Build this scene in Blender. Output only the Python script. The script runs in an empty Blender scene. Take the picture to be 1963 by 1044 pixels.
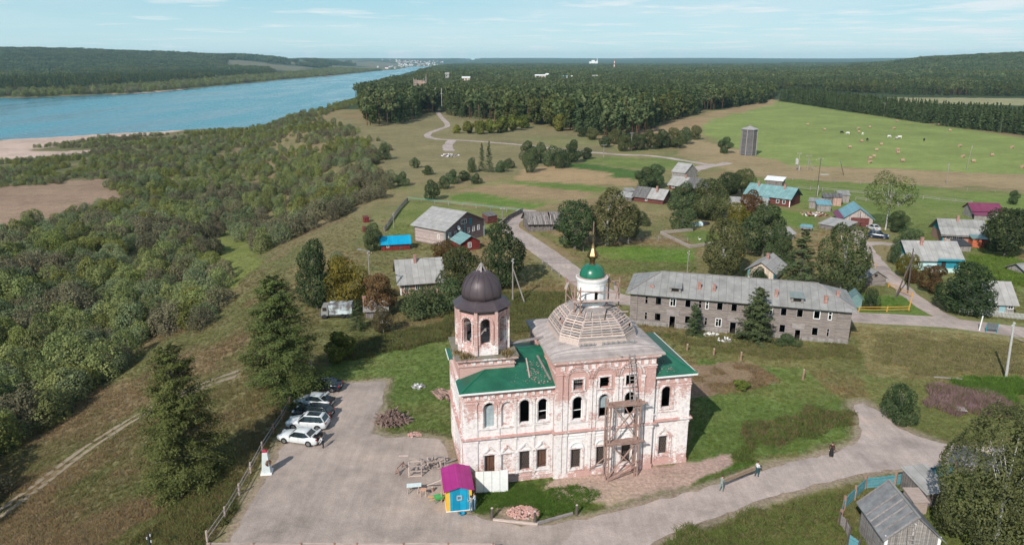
import bpy, math, random
import numpy as np
from mathutils import Vector, Matrix, noise as mnoise
R = math.radians
rng = np.random.default_rng(7)
random.seed(7)
sc = bpy.context.scene
col = sc.collection

# ---------------------------------------------------------------- camera, sky, sun, exposure
F_PX, CX, CY, HZ, CAM_H = 1370.0, 981.5, 522.0, 116.0, 40.0
PITCH = math.atan((CY - HZ) / F_PX)
cP, sP = math.cos(PITCH), math.sin(PITCH)
cd = bpy.data.cameras.new('camera'); cam = bpy.data.objects.new('camera', cd); col.objects.link(cam)
cam.location = (0, 0, CAM_H); cam.rotation_euler = (math.pi / 2 - PITCH, 0, 0)
cd.sensor_width = 36; cd.lens = 36 * F_PX / 1963.0
cd.clip_start = .5; cd.clip_end = 60000
sc.camera = cam

SUN_EL, SUN_AZ = 37.0, 209.0          # degrees; azimuth clockwise from +Y
SUN_E, SKY_E, EXPO = 5.0, 0.115, 0.0
HAZE = 5.5e-5
w = bpy.data.worlds.new('World'); sc.world = w; w.use_nodes = True
nt = w.node_tree; nt.nodes.clear()
def N(nt, t, **kw):
    n = nt.nodes.new(t)
    for k, v in kw.items():
        if k.startswith('i_'):
            n.inputs[k[2:].replace('_', ' ')].default_value = v
        else:
            setattr(n, k, v)
    return n
out = N(nt, 'ShaderNodeOutputWorld'); bg = N(nt, 'ShaderNodeBackground')
sky = N(nt, 'ShaderNodeTexSky', sky_type='NISHITA', sun_disc=False, sun_elevation=R(SUN_EL), sun_rotation=R(SUN_AZ),
        air_density=1.0, dust_density=0.25, ozone_density=3.0, altitude=100)
bg.inputs['Strength'].default_value = SKY_E
tc = N(nt, 'ShaderNodeTexCoord'); sx = N(nt, 'ShaderNodeSeparateXYZ')
nt.links.new(tc.outputs['Generated'], sx.inputs[0])
# cloud layer: view direction projected on a flat deck high above
mz = N(nt, 'ShaderNodeMath', operation='MAXIMUM'); mz.inputs[1].default_value = 0.012
nt.links.new(sx.outputs['Z'], mz.inputs[0])
az = N(nt, 'ShaderNodeMath', operation='ADD'); az.inputs[1].default_value = 0.03
nt.links.new(mz.outputs[0], az.inputs[0])
dx = N(nt, 'ShaderNodeMath', operation='DIVIDE'); dy = N(nt, 'ShaderNodeMath', operation='DIVIDE')
nt.links.new(sx.outputs['X'], dx.inputs[0]); nt.links.new(az.outputs[0], dx.inputs[1])
nt.links.new(sx.outputs['Y'], dy.inputs[0]); nt.links.new(az.outputs[0], dy.inputs[1])
cb = N(nt, 'ShaderNodeCombineXYZ'); nt.links.new(dx.outputs[0], cb.inputs[0]); nt.links.new(dy.outputs[0], cb.inputs[1])
def cloud_noise(scale, lo, hi, detail, loc):
    mp = N(nt, 'ShaderNodeMapping'); mp.inputs['Location'].default_value = loc
    nt.links.new(cb.outputs[0], mp.inputs[0])
    n1 = N(nt, 'ShaderNodeTexNoise', i_Scale=scale, i_Detail=detail, i_Roughness=.58)
    nt.links.new(mp.outputs[0], n1.inputs['Vector'])
    bx_ = N(nt, 'ShaderNodeMath', operation='MULTIPLY_ADD'); bx_.inputs[1].default_value = .11; nt.links.new(sx.outputs['X'], bx_.inputs[0]); nt.links.new(n1.outputs['Fac'], bx_.inputs[2])
    r1 = N(nt, 'ShaderNodeMapRange', i_From_Min=lo, i_From_Max=hi); nt.links.new(bx_.outputs[0], r1.inputs[0])
    return r1.outputs[0]
c1 = cloud_noise(.62, .51, .66, 8, (3.1, 1.7, 0)); c2 = cloud_noise(.2, .40, .64, 7, (8.2, -3.0, 0))
c2m = N(nt, 'ShaderNodeMath', operation='MULTIPLY'); c2m.inputs[1].default_value = .30; nt.links.new(c2, c2m.inputs[0])
c1m = N(nt, 'ShaderNodeMath', operation='MULTIPLY'); c1m.inputs[1].default_value = .8; nt.links.new(c1, c1m.inputs[0])
cmx = N(nt, 'ShaderNodeMath', operation='MAXIMUM'); nt.links.new(c1m.outputs[0], cmx.inputs[0]); nt.links.new(c2m.outputs[0], cmx.inputs[1])
tint = N(nt, 'ShaderNodeMix', data_type='RGBA', blend_type='MULTIPLY'); tint.inputs[0].default_value = 1
tint.inputs[7].default_value = (.80, .97, 1.08, 1)
nt.links.new(sky.outputs[0], tint.inputs[6])
vr = N(nt, 'ShaderNodeValToRGB'); nt.links.new(sx.outputs['Z'], vr.inputs[0])
for k_, (p_, c_) in enumerate(((0, (.50, .655, .685)), (.09, (.285, .50, .58)), (.38, (.095, .225, .36)), (1, (.035, .10, .20)))):
    e_ = vr.color_ramp.elements[k_] if k_ < 2 else vr.color_ramp.elements.new(p_)
    e_.position = p_; e_.color = (*c_, 1)
vm = N(nt, 'ShaderNodeVectorMath', operation='SCALE'); vm.inputs['Scale'].default_value = 11.6; nt.links.new(vr.outputs[0], vm.inputs[0])
hz = N(nt, 'ShaderNodeMix', data_type='RGBA'); hz.inputs[0].default_value = .8; nt.links.new(tint.outputs[2], hz.inputs[6]); nt.links.new(vm.outputs[0], hz.inputs[7])
mixc = N(nt, 'ShaderNodeMix', data_type='RGBA'); mixc.inputs[7].default_value = (7.4, 7.9, 8.1, 1)
nt.links.new(cmx.outputs[0], mixc.inputs[0]); nt.links.new(hz.outputs[2], mixc.inputs[6])
nt.links.new(mixc.outputs[2], bg.inputs['Color']); nt.links.new(bg.outputs[0], out.inputs['Surface'])

ld = bpy.data.lights.new('sun', 'SUN'); sun = bpy.data.objects.new('sun', ld); col.objects.link(sun)
ld.energy = SUN_E; ld.angle = R(.5); ld.color = (1, .955, .88)
sdir = Vector((math.sin(R(SUN_AZ)) * math.cos(R(SUN_EL)), math.cos(R(SUN_AZ)) * math.cos(R(SUN_EL)), math.sin(R(SUN_EL))))
sun.rotation_euler = sdir.to_track_quat('Z', 'Y').to_euler(); sun.location = (-40, -60, 90)
vs = sc.view_settings; vs.view_transform = 'Standard'; vs.look = 'None'; vs.exposure = EXPO; vs.gamma = 1; vs.use_curve_mapping = False
sc.render.engine = 'CYCLES'
cy = sc.cycles; cy.max_bounces = 4; cy.diffuse_bounces = 2; cy.glossy_bounces = 2; cy.transmission_bounces = 2; cy.volume_bounces = 0
cy.transparent_max_bounces = 4; cy.caustics_reflective = False; cy.caustics_refractive = False
cy.use_denoising = True; cy.use_adaptive_sampling = True; cy.adaptive_threshold = .02
try: cy.denoiser = 'OPENIMAGEDENOISE'
except Exception: pass

# ---------------------------------------------------------------- helpers
def ray(px, py):
    u = (np.asarray(px, float) - CX) / F_PX; v = (CY - np.asarray(py, float)) / F_PX
    return u, cP + v * sP, -sP + v * cP
def g(px, py, z=0.0):
    """point of the level z seen at photo pixel (px, py)"""
    u, dy_, dz = ray(px, py); t = (z - CAM_H) / dz
    return Vector((float(u * t), float(dy_ * t), z))
def lerp(a, b, t): return a + (b - a) * t

def thing(name, label=None, cat=None, loc=(0, 0, 0), rz=0, group=None, kind=None):
    o = bpy.data.objects.new(name, None); col.objects.link(o); o.empty_display_size = .3
    o.location = loc; o.rotation_euler = (0, 0, rz)
    return tag(o, label, cat, group, kind)
def tag(o, label=None, cat=None, group=None, kind=None):
    if label: o['label'] = label
    if cat: o['category'] = cat
    if group: o['group'] = group
    if kind: o['kind'] = kind
    return o
def link(name, me, parent=None):
    o = bpy.data.objects.new(name, me); col.objects.link(o)
    if parent is not None: o.parent = parent
    return o
def copy_tree(o, parent=None):
    c = o.copy(); col.objects.link(c)
    if parent is not None: c.parent = parent
    for ch in o.children: copy_tree(ch, c)
    return c

class MB:
    """collects shapes and links them as one mesh object"""
    def __init__(s): s.v = []; s.f = []; s.m = []; s.cm = 0
    def add(s, vs_, fs):
        b = len(s.v); s.v += [tuple(p) for p in vs_]; s.f += [tuple(i + b for i in f) for f in fs]; s.m += [s.cm] * len(fs); return s
    def poly(s, *pts): return s.add(pts, [tuple(range(len(pts)))])
    def box(s, c, d, rz=0):
        x, y, z = d[0] / 2, d[1] / 2, d[2] / 2; ca, sa = math.cos(rz), math.sin(rz)
        P = [(-x, -y, -z), (x, -y, -z), (x, y, -z), (-x, y, -z), (-x, -y, z), (x, -y, z), (x, y, z), (-x, y, z)]
        P = [(c[0] + p[0] * ca - p[1] * sa, c[1] + p[0] * sa + p[1] * ca, c[2] + p[2]) for p in P]
        return s.add(P, [(3, 2, 1, 0), (4, 5, 6, 7), (0, 1, 5, 4), (1, 2, 6, 5), (2, 3, 7, 6), (3, 0, 4, 7)])
    def b2(s, a, b):
        return s.box([(a[i] + b[i]) / 2 for i in range(3)], [abs(b[i] - a[i]) for i in range(3)])
    def bar(s, p, q, w, h=None, up=(0, 0, 1)):
        p, q = Vector(p), Vector(q); h = h or w; d = (q - p).normalized(); up = Vector(up)
        a = d.cross(up)
        if a.length < 1e-4: a = d.cross(Vector((1, 0, 0)))
        a.normalize(); b = a.cross(d).normalized(); a = a * w / 2; b = b * h / 2
        P = [p - a - b, p + a - b, p + a + b, p - a + b, q - a - b, q + a - b, q + a + b, q - a + b]
        return s.add(P, [(3, 2, 1, 0), (4, 5, 6, 7), (0, 1, 5, 4), (1, 2, 6, 5), (2, 3, 7, 6), (3, 0, 4, 7)])
    def tube(s, p, q, r0, r1=None, n=6):
        p, q = Vector(p), Vector(q); r1 = r0 if r1 is None else r1; d = (q - p).normalized()
        a = d.cross(Vector((0, 0, 1)))
        if a.length < 1e-3: a = Vector((1, 0, 0))
        a.normalize(); b = d.cross(a)
        P = []
        for c, r in ((p, r0), (q, r1)):
            for k in range(n):
                t = 2 * math.pi * k / n; P.append(c + a * (r * math.cos(t)) + b * (r * math.sin(t)))
        fs = [(k, (k + 1) % n, n + (k + 1) % n, n + k) for k in range(n)]
        fs += [tuple(range(n - 1, -1, -1)), tuple(range(n, 2 * n))]
        return s.add(P, fs)
    def lathe(s, prof, n=24, c=(0, 0, 0), ph=0, cap=True):
        P = []; fs = []
        for r, z in prof:
            for k in range(n):
                t = ph + 2 * math.pi * k / n; P.append((c[0] + r * math.cos(t), c[1] + r * math.sin(t), c[2] + z))
        for i in range(len(prof) - 1):
            for k in range(n):
                k2 = (k + 1) % n; fs.append((i * n + k, i * n + k2, (i + 1) * n + k2, (i + 1) * n + k))
        if cap: fs += [tuple(range(n - 1, -1, -1)), tuple(range((len(prof) - 1) * n, len(prof) * n))]
        return s.add(P, fs)
    def prism(s, poly, z0, z1):
        n = len(poly); P = [(p[0], p[1], z0) for p in poly] + [(p[0], p[1], z1) for p in poly]
        return s.add(P, [tuple(range(n - 1, -1, -1)), tuple(range(n, 2 * n))] + [(k, (k + 1) % n, n + (k + 1) % n, n + k) for k in range(n)])
    def slab(s, pts, t):
        """a plate: polygon pts (3D) thickened downwards by t"""
        n = len(pts); P = [tuple(p) for p in pts] + [(p[0], p[1], p[2] - t) for p in pts]
        return s.add(P, [tuple(range(n)), tuple(range(2 * n - 1, n - 1, -1))] + [(k, n + k, n + (k + 1) % n, (k + 1) % n) for k in range(n)])
    def loft(s, rings, cap=True):
        n = len(rings[0]); P = [p for r in rings for p in r]; fs = []
        for i in range(len(rings) - 1):
            for k in range(n):
                k2 = (k + 1) % n; fs.append((i * n + k, i * n + k2, (i + 1) * n + k2, (i + 1) * n + k))
        if cap: fs += [tuple(range(n - 1, -1, -1)), tuple(range((len(rings) - 1) * n, len(rings) * n))]
        return s.add(P, fs)
    def mesh(s, name, mats, smooth=False):
        me = bpy.data.meshes.new(name); me.from_pydata(s.v, [], s.f)
        if not isinstance(mats, (list, tuple)): mats = [mats]
        for m in mats: me.materials.append(m)
        if len(mats) > 1: me.polygons.foreach_set('material_index', s.m)
        if smooth: me.polygons.foreach_set('use_smooth', [True] * len(s.f))
        me.update(); return me
    def build(s, name, mats, parent=None, smooth=False):
        return link(name, s.mesh(name, mats, smooth), parent)

def facade(mb, O, e, n, W0, W1, Z0, Z1, ops, depth=.34, seg=8):
    """wall plane with real openings (s0,s1,z0,z1,rise); n = outward"""
    O, e, n = Vector((O[0], O[1], 0)), Vector((e[0], e[1], 0)), Vector((n[0], n[1], 0))
    P = lambda s_, z, d=0: O + e * s_ + Vector((0, 0, z)) - n * d
    xs = sorted({W0, W1} | {o[0] for o in ops} | {o[1] for o in ops}); zs = sorted({Z0, Z1} | {o[2] for o in ops} | {o[3] for o in ops})
    for i in range(len(xs) - 1):
        for j in range(len(zs) - 1):
            mx, mz_ = (xs[i] + xs[i + 1]) / 2, (zs[j] + zs[j + 1]) / 2
            if any(o[0] < mx < o[1] and o[2] < mz_ < o[3] for o in ops): continue
            mb.poly(P(xs[i], zs[j]), P(xs[i + 1], zs[j]), P(xs[i + 1], zs[j + 1]), P(xs[i], zs[j + 1]))
    for o in ops:
        lp = loop(o, seg); s0, s1, z0, z1, r = o[:5]
        if r:
            k = (len(lp) - 2) // 2; arc = lp[2:][::-1]   # from left spring to right spring over crown
            h = len(arc) // 2
            for a, b in zip(arc[:h + 1][:-1], arc[:h + 1][1:]): mb.poly(P(s0, z1), P(*a), P(*b))
            for a, b in zip(arc[h:][:-1], arc[h:][1:]): mb.poly(P(s1, z1), P(*a), P(*b))
        for a, b in zip(lp, lp[1:] + lp[:1]): mb.poly(P(*a), P(*b), P(*b, depth), P(*a, depth))
def loop(o, seg=8):
    s0, s1, z0, z1, r = o[:5]; L = [(s0, z0), (s1, z0)]
    if not r: return L + [(s1, z1), (s0, z1)]
    c, hw = (s0 + s1) / 2, (s1 - s0) / 2
    return L + [(c + hw * math.cos(math.pi * k / seg), z1 - r + r * math.sin(math.pi * k / seg)) for k in range(seg + 1)]
def surround(mb, O, e, n, o, w_, proud, grow=0, skip_sill=True, seg=8):
    """raised moulding round an opening"""
    O, e, n = Vector((O[0], O[1], 0)), Vector((e[0], e[1], 0)), Vector((n[0], n[1], 0))
    g_ = grow + w_ / 2
    oo = (o[0] - g_, o[1] + g_, o[2], o[3] + g_, (o[4] + g_) if o[4] else 0)
    lp = loop(oo, seg); P = lambda a: O + e * a[0] + Vector((0, 0, a[1])) + n * (proud / 2 - .01)
    pr = list(zip(lp, lp[1:] + lp[:1]))
    for i, (a, b) in enumerate(pr):
        if skip_sill and i == 0: continue
        if math.dist(a, b) < .01: continue
        A, B = P(a), P(b); ex = (B - A).normalized() * w_ * .2
        mb.bar(A - ex, B + ex, w_, proud + .02, up=n)

# ---------------------------------------------------------------- materials
MATS = {}
def new_mat(name):
    m = bpy.data.materials.new(name); m.use_nodes = True; MATS[name] = m
    nt = m.node_tree; bs = nt.nodes['Principled BSDF']; return m, nt, bs
def ramp(nt, cols):
    r = N(nt, 'ShaderNodeValToRGB'); el = r.color_ramp.elements
    while len(el) < len(cols): el.new(.5)
    for e_, (p, c) in zip(el, cols): e_.position = p; e_.color = (*c, 1)
    return r
def nmat(name, cols, scale=1.0, stretch=(1, 1, 1), rough=.8, metal=0, bump=0., bscale=None, spec=.3, rnd=0., lines=None, detail=6, coord='Object', lv=(.74, 1.2)):
    """cols: list of colours spread over a noise; lines = (axis, pitch, width, colour) seams; axis 'w' runs round upright walls"""
    m, nt, bs = new_mat(name)
    bs.inputs['Roughness'].default_value = rough; bs.inputs['Metallic'].default_value = metal; bs.inputs['Specular IOR Level'].default_value = spec
    tc = N(nt, 'ShaderNodeTexCoord'); mp = N(nt, 'ShaderNodeMapping'); mp.inputs['Scale'].default_value = stretch
    nt.links.new(tc.outputs[coord], mp.inputs[0])
    nz = N(nt, 'ShaderNodeTexNoise', i_Scale=scale, i_Detail=detail, i_Roughness=.65); nt.links.new(mp.outputs[0], nz.inputs['Vector'])
    k = len(cols); rp = ramp(nt, [(.32 + .36 * i / max(1, k - 1), c) for i, c in enumerate(cols)]); nt.links.new(nz.outputs['Fac'], rp.inputs[0])
    c_out = rp.outputs[0]
    if lines:
        ax, pitch, wd, lc = lines
        sp = N(nt, 'ShaderNodeSeparateXYZ'); nt.links.new(tc.outputs['Object'], sp.inputs[0])
        if ax == 'w':
            ad = N(nt, 'ShaderNodeMath', operation='ADD'); nt.links.new(sp.outputs[0], ad.inputs[0]); nt.links.new(sp.outputs[1], ad.inputs[1]); src = ad.outputs[0]
        else: src = sp.outputs['xyz'.index(ax)]
        dv = N(nt, 'ShaderNodeMath', operation='DIVIDE'); dv.inputs[1].default_value = pitch; nt.links.new(src, dv.inputs[0])
        fr = N(nt, 'ShaderNodeMath', operation='FRACT'); nt.links.new(dv.outputs[0], fr.inputs[0])
        lt = N(nt, 'ShaderNodeMath', operation='LESS_THAN'); lt.inputs[1].default_value = wd; nt.links.new(fr.outputs[0], lt.inputs[0])
        fl = N(nt, 'ShaderNodeMath', operation='FLOOR'); nt.links.new(dv.outputs[0], fl.inputs[0])
        wn = N(nt, 'ShaderNodeTexWhiteNoise', noise_dimensions='1D'); nt.links.new(fl.outputs[0], wn.inputs['W'])
        mr = N(nt, 'ShaderNodeMapRange', i_To_Min=lv[0], i_To_Max=lv[1]); nt.links.new(wn.outputs['Value'], mr.inputs[0])
        mu = N(nt, 'ShaderNodeMix', data_type='RGBA', blend_type='MULTIPLY'); mu.inputs[0].default_value = 1
        nt.links.new(c_out, mu.inputs[6]); nt.links.new(mr.outputs[0], mu.inputs[7])
        mx = N(nt, 'ShaderNodeMix', data_type='RGBA'); mx.inputs[7].default_value = (*lc, 1)
        nt.links.new(lt.outputs[0], mx.inputs[0]); nt.links.new(mu.outputs[2], mx.inputs[6]); c_out = mx.outputs[2]
    if rnd:
        oi = N(nt, 'ShaderNodeObjectInfo'); mr = N(nt, 'ShaderNodeMapRange', i_To_Min=1 - rnd, i_To_Max=1 + rnd); nt.links.new(oi.outputs['Random'], mr.inputs[0])
        mu = N(nt, 'ShaderNodeMix', data_type='RGBA', blend_type='MULTIPLY'); mu.inputs[0].default_value = 1
        nt.links.new(c_out, mu.inputs[6]); nt.links.new(mr.outputs[0], mu.inputs[7]); c_out = mu.outputs[2]
    nt.links.new(c_out, bs.inputs['Base Color'])
    if bump:
        nb = N(nt, 'ShaderNodeTexNoise', i_Scale=bscale or scale * 4, i_Detail=4); nt.links.new(mp.outputs[0], nb.inputs['Vector'])
        bp = N(nt, 'ShaderNodeBump', i_Strength=bump, i_Distance=.1); nt.links.new(nb.outputs['Fac'], bp.inputs['Height']); nt.links.new(bp.outputs[0], bs.inputs['Normal'])
    return m
def masonry(name, bias, zlo=0., zhi=0., vlo=.10, vhi=-.16):
    """brick with whitewash flaking off; bias 0..1 = how much whitewash is left"""
    m, nt, bs = new_mat(name); bs.inputs['Roughness'].default_value = .9; bs.inputs['Specular IOR Level'].default_value = .15
    tc = N(nt, 'ShaderNodeTexCoord'); sp = N(nt, 'ShaderNodeSeparateXYZ'); nt.links.new(tc.outputs['Object'], sp.inputs[0])
    ad = N(nt, 'ShaderNodeMath', operation='ADD'); nt.links.new(sp.outputs[0], ad.inputs[0]); nt.links.new(sp.outputs[1], ad.inputs[1])
    cb = N(nt, 'ShaderNodeCombineXYZ'); nt.links.new(ad.outputs[0], cb.inputs[0]); nt.links.new(sp.outputs[2], cb.inputs[1])
    br = N(nt, 'ShaderNodeTexBrick', i_Scale=1.0, i_Mortar_Size=.012, i_Brick_Width=.27, i_Row_Height=.09, i_Bias=.1)
    br.inputs['Color1'].default_value = (.38, .125, .10, 1); br.inputs['Color2'].default_value = (.50, .205, .165, 1); br.inputs['Mortar'].default_value = (.58, .46, .42, 1)
    nt.links.new(cb.outputs[0], br.inputs['Vector'])
    def nz(scale, det, st=(1, 1, 1), rough=.65):
        mp = N(nt, 'ShaderNodeMapping'); mp.inputs['Scale'].default_value = st; nt.links.new(tc.outputs['Object'], mp.inputs[0])
        n_ = N(nt, 'ShaderNodeTexNoise', i_Scale=scale, i_Detail=det, i_Roughness=rough); nt.links.new(mp.outputs[0], n_.inputs['Vector']); return n_.outputs['Fac']
    def ma(op, a, b):
        n_ = N(nt, 'ShaderNodeMath', operation=op)
        for i, q in enumerate((a, b)):
            if isinstance(q, (int, float)): n_.inputs[i].default_value = q
            else: nt.links.new(q, n_.inputs[i])
        return n_.outputs[0]
    big = ma('MULTIPLY', nz(.33, 4), .9); mid = ma('MULTIPLY', nz(3.0, 9, (1, 1, 1.8), .8), 1.05); st = ma('MULTIPLY', nz(1.6, 5, (1, 1, .16)), .35)
    tot = ma('ADD', ma('ADD', big, mid), st)
    if zhi > zlo:
        zr = N(nt, 'ShaderNodeMapRange', i_From_Min=zlo, i_From_Max=zhi, i_To_Min=vlo, i_To_Max=vhi); nt.links.new(sp.outputs[2], zr.inputs[0]); tot = ma('ADD', tot, zr.outputs[0])
    mk = N(nt, 'ShaderNodeMapRange', i_From_Min=1.24 - bias * .5, i_From_Max=1.34 - bias * .5); nt.links.new(tot, mk.inputs[0])
    pk = N(nt, 'ShaderNodeMix', data_type='RGBA'); pk.inputs[0].default_value = .26; pk.inputs[7].default_value = (.72, .55, .51, 1); nt.links.new(br.outputs['Color'], pk.inputs[6])
    wc = ramp(nt, [(.3, (.62, .54, .52)), (.5, (.80, .735, .715)), (.72, (.86, .82, .80))]); nt.links.new(nz(3.0, 6), wc.inputs[0])
    mx = N(nt, 'ShaderNodeMix', data_type='RGBA'); nt.links.new(mk.outputs[0], mx.inputs[0]); nt.links.new(pk.outputs[2], mx.inputs[6]); nt.links.new(wc.outputs[0], mx.inputs[7])
    # soot and damp patches
    so = N(nt, 'ShaderNodeMapRange', i_From_Min=.62, i_From_Max=.8, i_To_Max=.5); nt.links.new(nz(.8, 7, (1, 1, .5)), so.inputs[0])
    m2 = N(nt, 'ShaderNodeMix', data_type='RGBA'); m2.inputs[7].default_value = (.22, .18, .165, 1); nt.links.new(so.outputs[0], m2.inputs[0]); nt.links.new(mx.outputs[2], m2.inputs[6])
    nt.links.new(m2.outputs[2], bs.inputs['Base Color'])
    hb = ma('ADD', br.outputs['Fac'], ma('MULTIPLY', nz(6, 4), -2.0))
    bp = N(nt, 'ShaderNodeBump', i_Strength=.5, i_Distance=.04); bp.invert = True; nt.links.new(hb, bp.inputs['Height']); nt.links.new(bp.outputs[0], bs.inputs['Normal'])
    return m
def leafmat(name, c_dark, c_light, hue=.06, scale=.45, trans=.28, top=None):
    m, nt, bs = new_mat(name); nt.nodes.remove(bs); out = nt.nodes['Material Output']
    geo = N(nt, 'ShaderNodeNewGeometry'); oi = N(nt, 'ShaderNodeObjectInfo')
    tc = N(nt, 'ShaderNodeTexCoord'); ad = N(nt, 'ShaderNodeVectorMath', operation='ADD')
    sc_ = N(nt, 'ShaderNodeMath', operation='MULTIPLY'); sc_.inputs[1].default_value = 37; nt.links.new(oi.outputs['Random'], sc_.inputs[0])
    nt.links.new(tc.outputs['Object'], ad.inputs[0]); nt.links.new(sc_.outputs[0], ad.inputs[1])
    nz = N(nt, 'ShaderNodeTexNoise', i_Scale=scale, i_Detail=3, i_Roughness=.6); nt.links.new(ad.outputs[0], nz.inputs['Vector'])
    at = N(nt, 'ShaderNodeAttribute', attribute_name='lv')
    a1 = N(nt, 'ShaderNodeMath', operation='MULTIPLY_ADD'); a1.inputs[1].default_value = .45; nt.links.new(at.outputs['Fac'], a1.inputs[0]); nt.links.new(nz.outputs['Fac'], a1.inputs[2])
    rp = ramp(nt, [(.40, c_dark), (.95, c_light)]); nt.links.new(a1.outputs[0], rp.inputs[0])
    hs = N(nt, 'ShaderNodeHueSaturation')
    mr = N(nt, 'ShaderNodeMapRange', i_To_Min=.5 - hue, i_To_Max=.5 + hue * .6); nt.links.new(oi.outputs['Random'], mr.inputs[0]); nt.links.new(mr.outputs[0], hs.inputs['Hue'])
    wn = N(nt, 'ShaderNodeTexWhiteNoise', noise_dimensions='1D'); nt.links.new(oi.outputs['Random'], wn.inputs['W'])
    mv = N(nt, 'ShaderNodeMapRange', i_To_Min=.72, i_To_Max=1.3); nt.links.new(wn.outputs['Value'], mv.inputs[0]); nt.links.new(mv.outputs[0], hs.inputs['Value'])
    nt.links.new(rp.outputs[0], hs.inputs['Color'])
    df = N(nt, 'ShaderNodeBsdfDiffuse'); tr = N(nt, 'ShaderNodeBsdfTranslucent'); mx = N(nt, 'ShaderNodeMixShader'); mx.inputs[0].default_value = trans
    nt.links.new(hs.outputs[0], df.inputs[0]); nt.links.new(hs.outputs[0], tr.inputs[0]); nt.links.new(df.outputs[0], mx.inputs[1]); nt.links.new(tr.outputs[0], mx.inputs[2])
    nt.links.new(mx.outputs[0], out.inputs['Surface'])
    return m
# ---------------------------------------------------------------- terrain
def vnoise(x, y, seed=0):
    x = np.asarray(x, float); y = np.asarray(y, float); xi = np.floor(x).astype(np.int64); yi = np.floor(y).astype(np.int64)
    fx = x - xi; fy = y - yi; fx = fx * fx * (3 - 2 * fx); fy = fy * fy * (3 - 2 * fy)
    def h(a, b):
        n = (a * 374761393 + b * 668265263 + seed * 1442695041) & 0x7fffffff; n = ((n ^ (n >> 13)) * 1274126177) & 0x7fffffff
        return ((n ^ (n >> 16)) & 0xffff) / 65535.0
    return (h(xi, yi) * (1 - fx) + h(xi + 1, yi) * fx) * (1 - fy) + (h(xi, yi + 1) * (1 - fx) + h(xi + 1, yi + 1) * fx) * fy
def fbm(x, y, s, o=4, seed=0):
    t = 0; a = .5
    for k in range(o): t = t + a * vnoise(x / s, y / s, seed + k); s *= .5; a *= .5
    return t / (1 - .5 ** o)
WATER_Z = -14.0
EY = np.array([-60, 45, 53, 64, 79, 90, 102, 143, 172, 221, 267, 330, 417, 551, 698, 1205, 2000, 3500, 8000.])
EX = np.array([-30, -29, -27.8, -27, -29, -30.5, -33, -40, -41, -39, -50, -75, -115, -160, -165, -195, -320, -560, -1400.])
RY = np.array([-500, 250, 330, 421, 500, 560, 640, 800, 1000, 1300, 1800, 2400, 3400, 5000, 7600, 9000.])
def _bank(pts, far):
    q = np.array([g(a, b, WATER_Z)[:2] for a, b in pts]); return np.concatenate([q, far])
NB = _bank([(0, 268), (190, 258), (350, 250), (450, 246), (520, 235), (600, 212), (680, 188), (720, 170), (760, 149), (800, 137), (835, 131)], np.array([[-690, 6600.], [-650, 8200.]]))
NB = np.concatenate([np.array([[-2600, -500.], [-900, 280.], [-520, 380.]]), NB])
FB = _bank([(0, 188), (80, 187), (300, 178), (480, 160), (560, 152), (640, 146), (700, 139), (760, 133)], np.array([[-905, 6600.], [-700, 8200.]]))
FB = np.concatenate([np.array([[-4000, -500.], [-1500, 700.]]), FB])
def river_d(x, y):
    """>0 inside the river: distance to the nearer bank"""
    rn = np.interp(y, NB[:, 1], NB[:, 0]); rf = np.interp(y, FB[:, 1], FB[:, 0])
    k = 1 / (1 + y / 2500.0)
    return np.minimum(rn - x, x - rf) * .55, rf
C_COL = np.array([-2000, -300, 0, 200, 400, 550, 700, 780, 860, 1000, 1500, 1600, 1680, 1740, 1850, 1963, 2300, 4000.])
C_EL = np.array([20, 20, 18, 15, 11, 8.5, 5, 3, 0, 0, 0, .5, 3, 5, 8.5, 9.5, 10, 10.])
def terr(x, y):
    x = np.asarray(x, float); y = np.asarray(y, float)
    f = np.interp(y, EY, EX); d = (f - x) / np.sqrt(1 + (np.gradient(EX, EY)[np.clip(np.searchsorted(EY, y), 0, len(EY) - 1)]) ** 2)
    wd = 38 + 14 * vnoise(y / 60, y * 0, 3)
    t = np.clip(d / wd, 0, 1); t = t * t * (3 - 2 * t); t = .55 * t + .45 * np.clip(d / wd, 0, 1)
    z = -12.4 * t + np.where(t > 0, (fbm(x, y, 14, 3, 5) - .5) * 1.0 * np.minimum(t * 4, 1), 0)
    rd, rf = river_d(x, y)
    b = np.clip((rd + 14) / 22, 0, 1); z = np.where(rd > -14, z * (1 - b) + -16.5 * b, z)
    left = x < rf; fd = np.clip((rf - x) / 200, 0, 1); z = np.where(left & (rd < -8), -12.8 + 6 * fd, z)
    r = np.hypot(x, y); px = CX + F_PX * x / (.959 * np.maximum(y, 1))
    el = np.interp(px, C_COL, C_EL); R1 = np.where(px < 900, np.interp(px, [0, 560, 740, 900], [4600, 4600, 7000, 7400]), 3300.); R0 = R1 * .5
    crest = (CAM_H + el / F_PX * R1 - 14) * np.clip(el / np.where(px < 900, 1.5, 6), 0, 1)
    s = np.clip((r - R0) / (R1 - R0), 0, 1); s = s * s * (3 - 2 * s)
    s2 = 1 - .5 * np.clip((r - R1) / 2500, 0, 1)
    bk = np.clip((-rd - 40) / 420, 0, 1); bk = bk * bk * (3 - 2 * bk); s = s * np.maximum(bk, (px > 900))
    z = np.where((el > 0) & (y > 0) & (rd < -40), np.maximum(z, z + (crest - z) * s * s2 + (fbm(x, y, 500, 3, 9) - .5) * 24 * s), z)
    far = np.clip((r - 7000) / 4500, 0, 1); zf = CAM_H + (2.6 + 3.0 * fbm(px, px * 0, 260, 3, 21)) / F_PX * 11500
    z = np.where((y > 0) & (rd < -60), np.maximum(z, z * (1 - far) + zf * far), z)
    return z
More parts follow.
